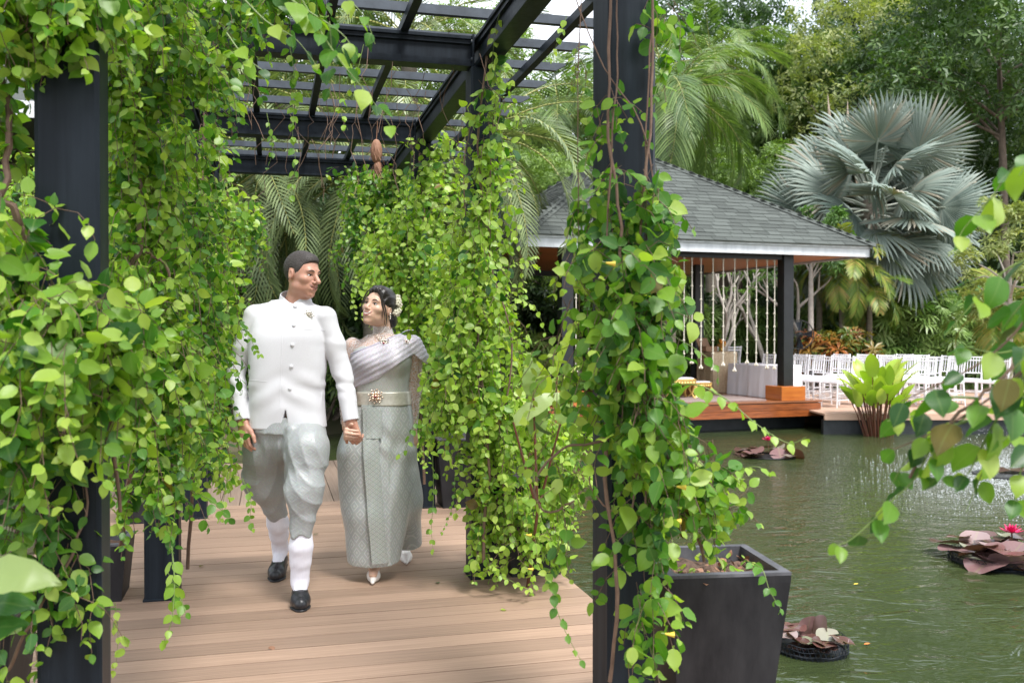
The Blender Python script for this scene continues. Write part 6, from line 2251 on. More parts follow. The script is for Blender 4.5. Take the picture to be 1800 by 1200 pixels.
def add_hand(S, wrist, fwd, n, thumb, curl=(20, 25, 20), sc_=1.0, k=0.006, spread=0.0, thumb_in=0.3):
    f = Vector(fwd).normalized()
    n = Vector(n)
    n = (n - f * n.dot(f)).normalized()
    s_ = Vector(thumb)
    s_ = (s_ - f * s_.dot(f) - n * s_.dot(n)).normalized()
    w_ = Vector(wrist)
    for i, (so, kf, L_, r_) in enumerate(((0.029, .088, .072, .0092), (0.0095, .093, .080, .0095), (-0.010, .088, .074, .0090), (-0.0275, .078, .058, .0080))):
        kn = w_ + (f * kf + s_ * so) * sc_
        S.cone(w_ + (f * 0.004 + s_ * so * 0.62) * sc_, kn, 0.0165 * sc_, 0.0118 * sc_, 0.010)
        p_ = kn
        ang = 0
        fd = (f + s_ * spread * (1.5 - i)).normalized()
        for j, fr in enumerate((.45, .31, .24)):
            ang += R(curl[j] + (i * 3))
            d_ = fd * math.cos(ang) + n * math.sin(ang)
            q_ = p_ + d_ * L_ * fr * sc_
            S.cone(p_, q_, r_ * (1 - 0.10 * j) * sc_, r_ * (0.92 - 0.10 * j) * sc_, 0.003 if j else k)
            p_ = q_
    p_ = w_ + (f * 0.022 + s_ * 0.022) * sc_
    for j, (L_, r1, r2) in enumerate(((.044, .0150, .0118), (.032, .0115, .0100), (.026, .0100, .0080))):
        d_ = (f * (0.75 + 0.15 * j) + s_ * (0.65 - 0.25 * j) + n * thumb_in).normalized()
        q_ = p_ + d_ * L_ * sc_
        S.cone(p_, q_, r1 * sc_, r2 * sc_, 0.006)
        p_ = q_


def add_head(S, o_, M, s_=1.0, fem=False):
    """head in its own frame: looks along -Y"""
    o_ = Vector(o_)

    def T(x, y, z):
        return o_ + M @ Vector((x, y, z)) * s_
    R3 = M
    S.ell(T(0, .012, .032), np.array((.076, .098, .092)) * s_, 0.02, M=R3)
    S.ell(T(0, -.022, -.026), np.array((.060 if not fem else .063, .071, .080)) * s_, 0.03, M=R3)
    S.ell(T(0, -.032, -.070), np.array((.046 if not fem else .042, .054, .038)) * s_, 0.03, M=R3)
    S.ell(T(0, -.074, -.100), np.array((.022, .019, .017)) * s_, 0.025, M=R3)
    for sx in (-1, 1):
        S.ell(T(sx * .041, -.058, -.022), np.array((.022, .023, .017)) * s_ * (1.1 if fem else 1), 0.020, M=R3)   # cheeks
        S.ell(T(sx * (.044 if not fem else .038), -.014, -.066), np.array((.017, .034, .022)) * s_, 0.022, M=R3)   # jaw angle
    S.ell(T(0, -.080, .024), np.array((.048, .011 if fem else .013, .012)) * s_, 0.02, M=R3)
    for sx in (-1, 1):
        S.ell(T(sx * .031, -.1015, .002), np.array((.018, .012, .011)) * s_, 0.014, '-', M=R3)
    nr = 0.9 if fem else 1.08
    nl = -.108 if fem else -.120
    S.cone(T(0, -.090, .010), T(0, nl, -.028), .0085 * s_ * nr, .0115 * s_ * nr, 0.010)
    for sx in (-1, 1):
        S.ell(T(sx * .012 * nr, -.100, -.034), np.array((.008, .011, .007)) * s_ * nr, 0.006, M=R3)
    # muzzle, lips
    S.ell(T(0, -.082, -.062), np.array((.030, .020, .022)) * s_, 0.014, M=R3)
    S.cone(T(-.020, -.094, -.055), T(.020, -.094, -.055), .0045 * s_, .0045 * s_, 0.006)
    S.cone(T(-.017, -.093, -.070), T(.017, -.093, -.070), .0055 * s_, .0055 * s_, 0.006)
    for sx in (-1, 1):
        S.cone(T(sx * .026, -.091, -.058), T(sx * .008, -.103, -.063), .0022 * s_, .0030 * s_, 0.004, '-')
    # ears
    for sx in (-1, 1):
        S.ell(T(sx * .076, .010, -.006), np.array((.009, .017, .029)) * s_, 0.006, M=R3 @ Matrix.Rotation(sx * 0.25, 3, 'Z'))
        S.ell(T(sx * .085, .007, -.002), np.array((.006, .009, .016)) * s_, 0.004, '-', M=R3)
    return T


def person_frame(px, Z0):
    X0 = (px - 900) / FPX * Z0
    base = G(px, Z0, 0)

    def lp(px_, py_, Z_):
        return Vector(((px_ - 900) / FPX * Z_ - X0, Z_ - Z0, CAM_H - (py_ - 582) / FPX * Z_))
    return base, lp


def skin_mat(name, c1, c2):
    m, t, o = new_mat(name)
    p = nd(t, 'BsdfPrincipled')
    p.inputs['Roughness'].default_value = 0.42
    p.inputs['Subsurface Weight'].default_value = 0.15
    p.inputs['Subsurface Radius'].default_value = (0.012, 0.004, 0.002)
    p.inputs['Subsurface Scale'].default_value = 0.6
    tc_ = nd(t, 'TexCoord')
    n = nd(t, 'TexNoise', Scale=14, Detail=5)
    t.links.new(tc_.outputs['Object'], n.inputs['Vector'])
    mx_ = nd(t, 'MixRGB')
    mx_.inputs['Color1'].default_value = (*c1, 1)
    mx_.inputs['Color2'].default_value = (*c2, 1)
    t.links.new(n.outputs['Fac'], mx_.inputs['Fac'])
    t.links.new(mx_.outputs[0], p.inputs['Base Color'])
    n2 = nd(t, 'TexNoise', Scale=320, Detail=2)
    t.links.new(tc_.outputs['Object'], n2.inputs['Vector'])
    t.links.new(bump_of(t, n2.outputs['Fac'], 0.0002), p.inputs['Normal'])
    t.links.new(p.outputs[0], o.inputs['Surface'])
    return m


M_skin_m = skin_mat('tanned_skin', (0.50, 0.255, 0.18), (0.57, 0.31, 0.225))
M_skin_w = skin_mat('warm_skin', (0.62, 0.385, 0.275), (0.68, 0.44, 0.33))
M_lips_m = mat('lips_rosy_brown', (0.40, 0.17, 0.14), rough=0.45)
M_mouth = mat('mouth_shadow', (0.10, 0.03, 0.028), rough=0.6)
M_lips_w = mat('lips_rose', (0.50, 0.19, 0.17), rough=0.35)
M_teeth = mat('teeth_white', (0.80, 0.78, 0.72), rough=0.3)
M_eye = mat('eye_white', (0.62, 0.60, 0.58), rough=0.15)
M_iris = mat('dark_iris', (0.02, 0.012, 0.008), rough=0.1)
M_hair_m = mat('short_dark_hair', (0.028, 0.022, 0.020), (0.055, 0.045, 0.040), rough=0.55, scale=140, bump=0.004)
M_hair_w = mat('black_glossy_hair', (0.010, 0.008, 0.008), (0.030, 0.024, 0.022), rough=0.30, scale=30, stretch=(1, 1, 6), bump=0.002)
M_jacket = mat('white_ribbed_jacket_cloth', (0.66, 0.66, 0.69), (0.62, 0.62, 0.65), rough=0.7, scale=220, bump=0.0006)
M_sock = mat('white_knit_sock', (0.78, 0.77, 0.84), (0.72, 0.71, 0.79), rough=0.85, scale=120, stretch=(1, 1, 0.1), bump=0.001)
M_shoe = mat('black_leather_shoe', (0.012, 0.013, 0.016), (0.020, 0.021, 0.025), rough=0.33, scale=90, bump=0.0008)
M_pump = mat('ivory_satin_shoe', (0.80, 0.76, 0.72), (0.70, 0.66, 0.62), rough=0.35, scale=80, bump=0.001)
M_silver = mat('silver_jewel', (0.80, 0.76, 0.70), (0.60, 0.52, 0.42), rough=0.25, metal=0.9, scale=60)
M_rosegold = mat('pinkish_gold_jewel', (0.85, 0.66, 0.52), (0.60, 0.45, 0.36), rough=0.25, metal=0.85, scale=60)
M_ruby = mat('ruby_stone', (0.35, 0.01, 0.06), rough=0.08)
M_petalw = mat('ivory_jasmine_petal', (0.78, 0.75, 0.62), (0.70, 0.66, 0.50), rough=0.6, scale=30)


def brocade(name, c1, c2, cell, rough=0.32, stretch=1.25, line=0.16, sheen=0.75, metal=0.2):
    """satin woven with a lattice of diamonds inside diamonds"""
    m, t, o = new_mat(name)
    p = nd(t, 'BsdfPrincipled')
    p.inputs['Metallic'].default_value = metal
    p.inputs['Specular IOR Level'].default_value = 0.35
    tc_ = nd(t, 'TexCoord')
    sp = nd(t, 'SeparateXYZ')
    t.links.new(tc_.outputs['Object'], sp.inputs[0])

    def mth(op, a, b=None):
        n = nd(t, 'Math', operation=op)
        for i, v in enumerate((a, b)):
            if v is None:
                continue
            if isinstance(v, (int, float)):
                n.inputs[i].default_value = v
            else:
                t.links.new(v, n.inputs[i])
        return n.outputs[0]
    ang = mth('ARCTAN2', sp.outputs[0], mth('MULTIPLY', sp.outputs[1], -1.0))
    xx_ = mth('ADD', mth('MULTIPLY', ang, 0.20 / cell), 0.0)
    zz_ = mth('MULTIPLY', sp.outputs[2], 1 / (cell * stretch))
    a = mth('ADD', xx_, zz_)
    b = mth('SUBTRACT', xx_, zz_)
    fa = mth('ABSOLUTE', mth('SUBTRACT', mth('FRACT', a), 0.5))
    fb2 = mth('ABSOLUTE', mth('SUBTRACT', mth('FRACT', b), 0.5))
    mxx = mth('MAXIMUM', fa, fb2)           # 0 centre .. 0.5 edge of each diamond
    rings = mth('SINE', mth('MULTIPLY', mxx, 2 * PI * 4.0))
    edge = mth('GREATER_THAN', rings, 0.35)
    mx_ = nd(t, 'MixRGB')
    mx_.inputs['Color1'].default_value = (*c1, 1)
    mx_.inputs['Color2'].default_value = (*c2, 1)
    t.links.new(edge, mx_.inputs['Fac'])
    n = nd(t, 'TexNoise', Scale=160, Detail=2)
    t.links.new(tc_.outputs['Object'], n.inputs['Vector'])
    mx2 = nd(t, 'MixRGB', blend_type='MULTIPLY')
    mx2.inputs['Fac'].default_value = 0.35
    t.links.new(mx_.outputs[0], mx2.inputs['Color1'])
    t.links.new(n.outputs['Color'], mx2.inputs['Color2'])
    t.links.new(mx2.outputs[0], p.inputs['Base Color'])
    rg = nd(t, 'MapRange')
    rg.inputs['To Min'].default_value = rough
    rg.inputs['To Max'].default_value = rough + 0.22
    t.links.new(edge, rg.inputs['Value'])
    t.links.new(rg.outputs[0], p.inputs['Roughness'])
    t.links.new(bump_of(t, edge, 0.0006), p.inputs['Normal'])
    t.links.new(p.outputs[0], o.inputs['Surface'])
    return m


M_broc = brocade('sage_silver_brocade', (0.50, 0.53, 0.515), (0.64, 0.67, 0.65), 0.070)
M_bodice = brocade('ivory_brocade', (0.55, 0.57, 0.54), (0.62, 0.64, 0.61), 0.04, metal=0.15)
M_broc2 = brocade('silver_grey_brocade', (0.42, 0.44, 0.445), (0.465, 0.49, 0.49), 0.06, rough=0.46)
M_border = brocade('silver_border_brocade', (0.38, 0.42, 0.39), (0.64, 0.67, 0.635), 0.036, stretch=0.8)
M_sash = brocade('lavender_silver_sash', (0.70, 0.67, 0.75), (0.56, 0.51, 0.54), 0.030, rough=0.45, metal=0.1)
M_belt = mat('champagne_silver_belt', (0.62, 0.60, 0.52), (0.50, 0.48, 0.41), rough=0.35, metal=0.3, scale=90, bump=0.001)
M_lav = mat('lavender_satin_edge', (0.66, 0.64, 0.80), (0.60, 0.58, 0.74), rough=0.4)


def lace_mat(name, dens=0.35):
    m, t, o = new_mat(name)
    tc_ = nd(t, 'TexCoord')
    wv = nd(t, 'TexVoronoi', Scale=75, feature='DISTANCE_TO_EDGE')
    nz = nd(t, 'TexNoise', Scale=9, Detail=2)
    mp_ = nd(t, 'Mapping')
    mp_.inputs['Scale'].default_value = (1, 1, 0.45)
    t.links.new(tc_.outputs['Object'], mp_.inputs['Vector'])
    ad = nd(t, 'MixRGB')
    ad.inputs['Fac'].default_value = 0.12
    t.links.new(mp_.outputs[0], ad.inputs['Color1'])
    t.links.new(nz.outputs['Color'], ad.inputs['Color2'])
    t.links.new(tc_.outputs['Object'], nz.inputs['Vector'])
    t.links.new(ad.outputs[0], wv.inputs['Vector'])
    mr = nd(t, 'MapRange')
    mr.inputs['From Min'].default_value = 0.02
    mr.inputs['From Max'].default_value = 0.10
    mr.inputs['To Min'].default_value = 0.85
    mr.inputs['To Max'].default_value = dens
    t.links.new(wv.outputs['Distance'], mr.inputs['Value'])
    p = nd(t, 'BsdfPrincipled')
    p.inputs['Base Color'].default_value = (0.72, 0.66, 0.64, 1)
    p.inputs['Roughness'].default_value = 0.5
    tr = nd(t, 'BsdfTransparent')
    ms = nd(t, 'MixShader')
    t.links.new(mr.outputs[0], ms.inputs[0])
    t.links.new(tr.outputs[0], ms.inputs[1])
    t.links.new(p.outputs[0], ms.inputs[2])
    t.links.new(ms.outputs[0], o.inputs['Surface'])
    return m


M_lace = lace_mat('sheer_ivory_lace', 0.30)
M_lacedense = lace_mat('beaded_ivory_lace', 0.80)


def wob(P, f=1.0, s_=0.0):
    """soft irregular ripple for cloth, -1..1"""
    x, y, z = P[:, 0] * f, P[:, 1] * f, P[:, 2] * f
    return (np.sin(11 * x + 7 * z + 2.1 * np.sin(5 * z + s_) + s_) * 0.5 + np.sin(17 * z - 9 * x + 6 * y + 1.7 * np.sin(8 * x + 2 * s_)) * 0.3
            + np.sin(29 * z + 13 * y - 8 * x + 2 * np.sin(13 * z) + 3 * s_) * 0.2)


def strip(S, name, rows, m, parent, off=0.004, thick=0.004, cols=7, edge_drop=0.0):
    """cloth band lying on the surface S; rows = (xl, xr, z) in local metres"""
    vs, fs = [], []
    nr = len(rows)
    for lay in (0, 1):
        for (xl, xr, z) in rows:
            xs_ = np.linspace(xl, xr, cols)
            zs = np.full(cols, z) if not hasattr(z, '__len__') else np.linspace(z[0], z[1], cols)
            ys_ = S.surf_y(xs_, zs)
            for i, (x, y, zz) in enumerate(zip(xs_, ys_, zs)):
                vs.append((x, y - off - (thick if lay == 0 else 0) + (edge_drop if i in (0, cols - 1) else 0), zz))
    n = nr * cols
    for r_ in range(nr - 1):
        for c in range(cols - 1):
            a = r_ * cols + c
            fs.append((a, a + cols, a + cols + 1, a + 1))
            fs.append((n + a, n + a + 1, n + a + cols + 1, n + a + cols))
    for r_ in range(nr - 1):
        a, b = r_ * cols, r_ * cols + cols - 1
        fs.append((a, n + a, n + a + cols, a + cols))
        fs.append((b, b + cols, n + b + cols, n + b))
    for c in range(cols - 1):
        a, b = c, (nr - 1) * cols + c
        fs.append((a, a + 1, n + a + 1, n + a))
        fs.append((b, n + b, n + b + 1, b + 1))
    return MB().add(vs, fs).obj(name, m, parent, smooth=True)


def jewel(name, parent, c, r_, m, ruby=True, petals=8):
    mb = MB()
    for ring, (rr_, cnt, br) in enumerate(((r_ * .45, petals, r_ * .22), (r_ * .85, petals * 2, r_ * .14))):
        for k in range(cnt):
            a = 2 * PI * k / cnt + ring * .2
            q_ = rr_ * (1.15 if k % 2 else 0.9)
            mb.ball((q_ * math.cos(a), -0.004, q_ * math.sin(a)), (br, br * .7, br), 6, 5)
    mb.ball((0, -0.006, 0), (r_ * .25, r_ * .2, r_ * .25), 8, 6)
    o_ = mb.obj(name, m, parent, True, loc=c)
    if ruby:
        MB().ball((0, -0.011 - r_ * .1, 0), (r_ * .16, r_ * .12, r_ * .16), 8, 6).obj('stone', M_ruby, o_, True)
    return o_


def face_parts(T, e, M, s_, fem, S):
    """eyes, brows, lips, teeth laid on the face surface"""
    fw = M @ Vector((0, 1, 0))

    def on(x, z, out=0.0):
        return S.march(T(x, -.19, z), fw) - fw * out
    for sx in (-1, 1):
        p_ = on(sx * .031, .002, -0.0055 * s_)
        ew = MB().ball((0, 0, 0), (.0135 * s_, .0080 * s_, (.0058 if fem else .0044) * s_), 12, 8)
        o_ = ew.obj('eye', M_eye, e, True)
        o_.matrix_local = Matrix.Translation(p_) @ M.to_4x4()
        ir = MB().ball((0, 0, 0), (.0060 * s_, .003 * s_, .0052 * s_ if fem else .0040 * s_), 10, 6).obj('iris', M_iris, o_, True)
        ir.location = (0.002 * (1 if not fem else -1), -.0066 * s_, 0)
        pts = [on(sx * .031 + x_, .002 + (.0068 if fem else .0052) - 26 * x_ * x_, .0006) for x_ in np.linspace(-.0150, .0150, 7)]
        MB().tube(pts, [.0008, .0018, .0022, .0022, .0022, .0018, .0008], 5).obj('eyelid', M_iris if fem else M_hair_m, e, True)
        bp = [on(sx * (.015 + .0085 * k), .0225 + (.0055 * math.sin(k * 0.85)), .0004) for k in range(5)]
        MB().tube(bp, [0.0022 * s_, 0.0034 * s_, 0.0032 * s_, 0.0024 * s_, .0010 * s_], 6).obj('eyebrow', M_hair_w if fem else M_hair_m, e, True)
    sm = 0.031 if fem else 0.028
    up, lo_, te = [], [], []
    for q_ in np.linspace(-1, 1, 9):
        cz = 0.013 * q_ * q_
        up.append(on(q_ * sm, -.0560 + cz, .0008))
        lo_.append(on(q_ * sm * .88, -.0715 + cz * 1.75, .0008))
        te.append(on(q_ * sm * .82, -.0632 + cz * 1.4, .0002))
    lm = M_lips_w if fem else M_lips_m
    rr_ = [0.0012, .0024, .0030, .0032, .0028, .0032, .0030, .0024, .0012]
    MB().tube(up, [x * s_ * (1.1 if fem else .8) for x in rr_], 7).obj('upper_lip', lm, e, True)
    MB().tube(lo_, [x * s_ * (1.3 if fem else .9) for x in rr_], 7).obj('lower_lip', lm, e, True)
    if not fem:
        MB().tube([on(q_ * .030, -.0640 + .0155 * q_ * q_, .0003) for q_ in np.linspace(-1, 1, 9)], [.0008, .0016, .0020, .0020, .0020, .0020, .0020, .0016, .0008], 6).obj('mouth', M_mouth, e, True)
    if fem:
        MB().tube(te, [x * s_ * 1.55 for x in rr_], 7).obj('teeth', M_teeth, e, True)


# ------------------------------------------------------------------ the man
base, lp = person_frame(505, 5.0)
man = tag(empty('person', base, -YAW), 'man in a white stand collar jacket and silver pantaloons, smiling at the woman beside him', 'person')
Mh = Matrix.Rotation(R(60), 3, 'Z') @ Matrix.Rotation(R(7), 3, 'X') @ Matrix.Rotation(R(3), 3, 'Y')
ho = Vector((0.082, -0.01, 1.700))
B_ = Sdf()
T = add_head(B_, ho, Mh, 1.0)
B_.cone((0.066, 0.015, 1.62), (0.030, 0.03, 1.49), 0.060, 0.070, 0.03)
B_.prof([(0.93, 0, 0.02, .165, .11), (1.15, 0, 0.02, .165, .11), (1.35, 0, 0.02, .165, .10), (1.46, .005, 0.02, .13, .08), (1.52, .015, 0.02, .08, .065)], 0.03)
sl, el_l, wl = lp(443, 552, 5.0), lp(414, 650, 5.02), lp(426, 738, 4.93)
sr_, el_r, wr = lp(576, 554, 5.0), lp(602, 652, 5.02), lp(617, 738, 4.96)
B_.chain([sl + Vector((.03, 0, -.03)), el_l, wl], [.042, .036, .028], 0.02)
B_.chain([sr_ + Vector((-.03, 0, -.03)), el_r, wr], [.042, .036, .028], 0.02)
add_hand(B_, wl + Vector((0.004, -0.002, -0.012)), (0.12, -0.20, -1), (0.55, 0.8, 0), (0.8, -0.5, 0), (16, 28, 22), 1.03, thumb_in=0.1)
add_hand(B_, wr + Vector((0.0, 0.0, -0.012)), (0.22, 0.06, -0.95), (0.25, 0.95, 0), (-0.9, 0.2, -0.2), (40, 40, 30), 1.0)
kf, af = lp(531, 880, 4.80), lp(526, 1030, 4.82)
kb, ab = lp(482, 880, 5.15), lp(492, 992, 5.42)
B_.chain([Vector((0.09, 0, .92)), kf, af], [.09, .045, .028], 0.02)
B_.chain([Vector((-0.09, 0, .92)), lp(478, 850, 5.16), lp(487, 912, 5.26), Vector((ab.x, ab.y, .14))], [.09, .045, .026, .020], 0.02)
link('body', B_.mesh('body', 0.0042, M_skin_m), man)
face_parts(T, man, Mh, 1.0, False, B_)

H_ = Sdf()
H_.ell(T(0, .013, .033), (.0790, .1015, .0945), 0, M=Mh)
H_.ell(T(0, -.040, .080), (.049, .044, .036), 0.02, M=Mh)
MhI = np.array(Mh.inverted())


def hcoord(P, o_=ho, Mi=MhI):
    return (P - np.array(o_)) @ Mi.T


def hair_keep(P):
    q_ = hcoord(P)
    zl = np.interp(q_[:, 1], [-.12, -.088, -.070, -.052, -.036, -.020, -.008, .026, .036, .10], [.098, .078, .066, .050, .012, -.020, .026, .026, -.045, -.075])
    return (zl - q_[:, 2]) * 0.7


H_.fn(hair_keep, '^', 0.006)
H_.fn(lambda P: 0.0012 * np.sin(P[:, 0] * 420) * np.sin(P[:, 2] * 380) * np.sin(P[:, 1] * 400), 'd')
link('hair', H_.mesh('hair', 0.0035, M_hair_m), man)

J = Sdf()
J.prof([(0.84, 0.000, 0.0, .202, .140), (0.95, 0.0, 0.0, .200, .138), (1.10, 0.0, 0.0, .196, .134), (1.25, 0.002, 0.0, .200, .135), (1.38, 0.004, 0.0, .203, .130), (1.46, 0.005, 0.008, .178, .112), (1.515, .010, 0.015, .135, .090), (1.555, .022, 0.02, .098, .078)], 0.02, ex=2.7)
J.cone((0.02, 0.015, 1.515), sl + Vector((.02, 0, -.012)), .060, .056, 0.03)
J.cone((0.04, 0.015, 1.515), sr_ + Vector((-.02, 0, -.012)), .060, .056, 0.03)
for a0_, e_, w_ in ((sl + Vector((.016, 0, -.012)), el_l, wl), (sr_ + Vector((-.016, 0, -.012)), el_r, wr)):
    SL = Sdf()
    n_ = (w_ - e_).normalized()
    SL.chain([a0_, a0_.lerp(e_, .5), e_, w_ + n_ * .03], [.061, .054, .048, .042], 0.03)
    SL.cone(w_ - n_ * .006, w_ + n_ * .08, .035, .035, 0.0, '-')
    pw = np.array(w_ + n_ * 0.006)
    SL.fn(lambda P, pw=pw, n_=np.array(n_): (P - pw) @ n_, '^', 0.002)
    J.add(SL, 0.009)


def cut_plane(p_, n_):
    p_, n_ = np.array(p_), np.array(Vector(n_).normalized())
    return lambda P: (P - p_) @ n_


# fold ripples, stronger at the elbows and waist
def folds(P):
    w_ = wob(P, 1.3, 0.5)
    e1 = np.exp(-((np.linalg.norm(P - np.array(el_l), axis=1)) / .12) ** 2)
    e2 = np.exp(-((np.linalg.norm(P - np.array(el_r), axis=1)) / .12) ** 2)
    wr_ = np.sin(P[:, 2] * 62 + 18 * P[:, 0] + 3 * np.sin(P[:, 2] * 23))
    pull = np.sin((P[:, 2] * 0.9 + np.abs(P[:, 0]) * .55) * 55) * np.exp(-((P[:, 2] - 1.08) / .10) ** 2) * (np.abs(P[:, 0]) < .19)
    ew = np.minimum(np.linalg.norm(P - np.array(wl), axis=1), np.linalg.norm(P - np.array(wr), axis=1))
    return (0.0046 * w_ + 0.0055 * (e1 + e2) * wr_ + 0.0042 * pull) * np.clip((ew - .03) / .08, 0, 1)


J.fn(folds, 'd')
J.fn(cut_plane((0, 0, 0.888), (0.0, 0, -1)), '^', 0.004)
J.fn(lambda P: np.where((P[:, 1] < 0) & (P[:, 2] < 1.0), (1.000 - P[:, 2]) * .21 - np.abs(P[:, 0] - .022 + (1.0 - P[:, 2]) * .05), -1.0), '^', 0.0)
J.cone(T(0, .02, -.10), (0.030, 0.015, 1.50), 0.064, 0.070, 0.004, '-')
link('jacket', J.mesh('jacket', 0.0048, M_jacket), man)

# stand collar
col = MB()
nA = 40
vs, fs = [], []
ccx, ccy = 0.036, 0.022
for i in range(nA + 1):
    a = R(9) + (2 * PI - R(18)) * i / nA        # 0 = front
    for lay in (0, 1):
        for hgt in (0, 1, 2):
            rr_ = (0.092 if hgt == 0 else 0.084 if hgt == 1 else 0.078) - lay * 0.006
            back = (1 - math.cos(a)) / 2
            zb = 1.523 + 0.055 * back
            edge = min(1.0, min(i, nA - i) / 3.5)
            z = zb + (0.0, 0.026, 0.050 * (0.55 + .45 * edge))[hgt]
            vs.append((ccx + math.sin(a) * rr_, ccy - math.cos(a) * rr_ * .92, z))
for i in range(nA):
    b = i * 6
    for (p_, q_) in ((0, 1), (1, 2)):
        fs.append((b + p_, b + 6 + p_, b + 6 + q_, b + q_))
        fs.append((b + 3 + p_, b + 3 + q_, b + 9 + q_, b + 9 + p_))
    fs.append((b + 2, b + 8, b + 11, b + 5))
    fs.append((b, b + 3, b + 9, b + 6))
fs += [(0, 1, 4, 3), (1, 2, 5, 4), (nA * 6, nA * 6 + 3, nA * 6 + 4, nA * 6 + 1), (nA * 6 + 1, nA * 6 + 4, nA * 6 + 5, nA * 6 + 2)]
col.add(vs, fs).obj('collar', M_jacket, man, True)
# placket edge, pocket seams, buttons, brooch
bpos = [(514, 538), (515, 572), (514, 606), (512, 644), (510, 683)]
zz = np.linspace(1.55, 1.0, 26)
xx_ = np.interp(zz, [1.0, 1.2, 1.4, 1.55], [0.004, 0.010, 0.016, 0.014])
yy_ = J.surf_y(xx_, zz)
MB().tube([(a - .010, b - .0008, c) for a, b, c in zip(xx_, yy_, zz)], 0.0016, 5).obj('placket_edge', M_jacket, man, True)
for pts in (((532, 579), (566, 580)), ((434, 668), (470, 670))):
    p0, p1 = lp(*pts[0], 4.88), lp(*pts[1], 4.88)
    xs_ = np.linspace(p0.x, p1.x, 9)
    zs_ = np.linspace(p0.z, p1.z, 9)
    ys_ = J.surf_y(xs_, zs_)
    MB().tube([(a, b - .0004, c) for a, b, c in zip(xs_, ys_, zs_)], 0.0015, 5).obj('pocket_seam', M_jacket, man, True)
for px, py in bpos:
    q_ = lp(px, py, 4.87)
    y_ = float(J.surf_y([q_.x], [q_.z])[0])
    MB().ball((0, 0, 0), (0.0105, 0.0065, 0.0105), 12, 8).obj('button', M_jacket, man, True, loc=(q_.x, y_ - 0.003, q_.z))
q_ = lp(540, 553, 4.88)
jewel('brooch', man, (q_.x, float(J.surf_y([q_.x], [q_.z])[0]) - 0.002, q_.z), 0.025, M_silver, False)

# pantaloons
PT = Sdf()
hipz = .88
PT.prof([(0.87, 0, 0.0, .19, .140), (0.95, 0, 0.0, .185, .135)], 0.02)
PT.ell((0.0, 0.0, .82), (.135, .125, .12), 0.05)
kneeF1, kneeF2 = lp(539, 790, 4.86), lp(534, 862, 4.80)
botF = lp(529, 940, 4.78)
kneeB1, kneeB2, botB = lp(466, 790, 5.04), lp(467, 850, 5.12), lp(486, 903, 5.24)
for chn, rr_, b_, k_, blob in (([Vector((0.085, 0, .84)), kneeF1, kneeF2, botF], [.118, .108, .090, .056], botF, kneeF2, (lp(548, 800, 4.9), (.036, .08, .12))),
                               ([Vector((-0.085, 0.01, .84)), kneeB1, kneeB2, botB], [.118, .108, .094, .060], botB, kneeB2, (lp(444, 830, 5.1), (.052, .09, .10)))):
    LG = Sdf()
    LG.chain(chn, rr_, 0.06)
    LG.ell(blob[0], blob[1], 0.06)
    n_ = (b_ - k_).normalized()
    LG.fn(lambda P, pw=np.array(b_ + n_ * .014), n_=np.array(n_): (P - pw) @ n_ + 0.012 * np.sin(P[:, 0] * 60), '^', 0.006)
    PT.add(LG, 0.03)


def drape(P):
    x, y, z = P[:, 0], P[:, 1], P[:, 2]
    env = np.clip((.90 - z) / .12, 0, 1)
    lx = np.where(x > 0.0, x - .09, x + .10)
    sg_ = np.sign(x)
    # creases hanging from the waist, turning into swags that fall to the inner hem
    s2 = 1 - 2 * np.abs(np.sin((lx + .16 * sg_ * (z - .7)) * 44 + 1.2 * np.sin(z * 7 + 1))) ** 0.7
    sw = 1 - 2 * np.abs(np.sin((z * 1.0 + sg_ * lx * 1.5 - .8 * lx * lx * 9) * 27 + 1.3 * np.sin(x * 13 + z * 6))) ** 0.7
    up_ = np.clip((z - .60) / .18, 0, 1)
    return -env * (0.0045 * s2 * (0.25 + .75 * up_) + 0.0034 * sw * (1.0 - .7 * up_)) + 0.0030 * wob(P, 2, 1.0)


PT.fn(drape, 'd')
# centre fold between the legs
cf0, cf1 = lp(512, 755, 4.86), lp(504, 850, 4.93)
PT.cone(cf0, cf1, .030, .018, 0.02)
PT.cone(lp(498, 775, 4.78), lp(503, 880, 4.80), .010, .010, 0.020, '-')
PT.fn(cut_plane((0, 0, 0.95), (0, 0, 1)), '^', 0)
link('pantaloons', PT.mesh('pantaloons', 0.0052, M_broc2), man)

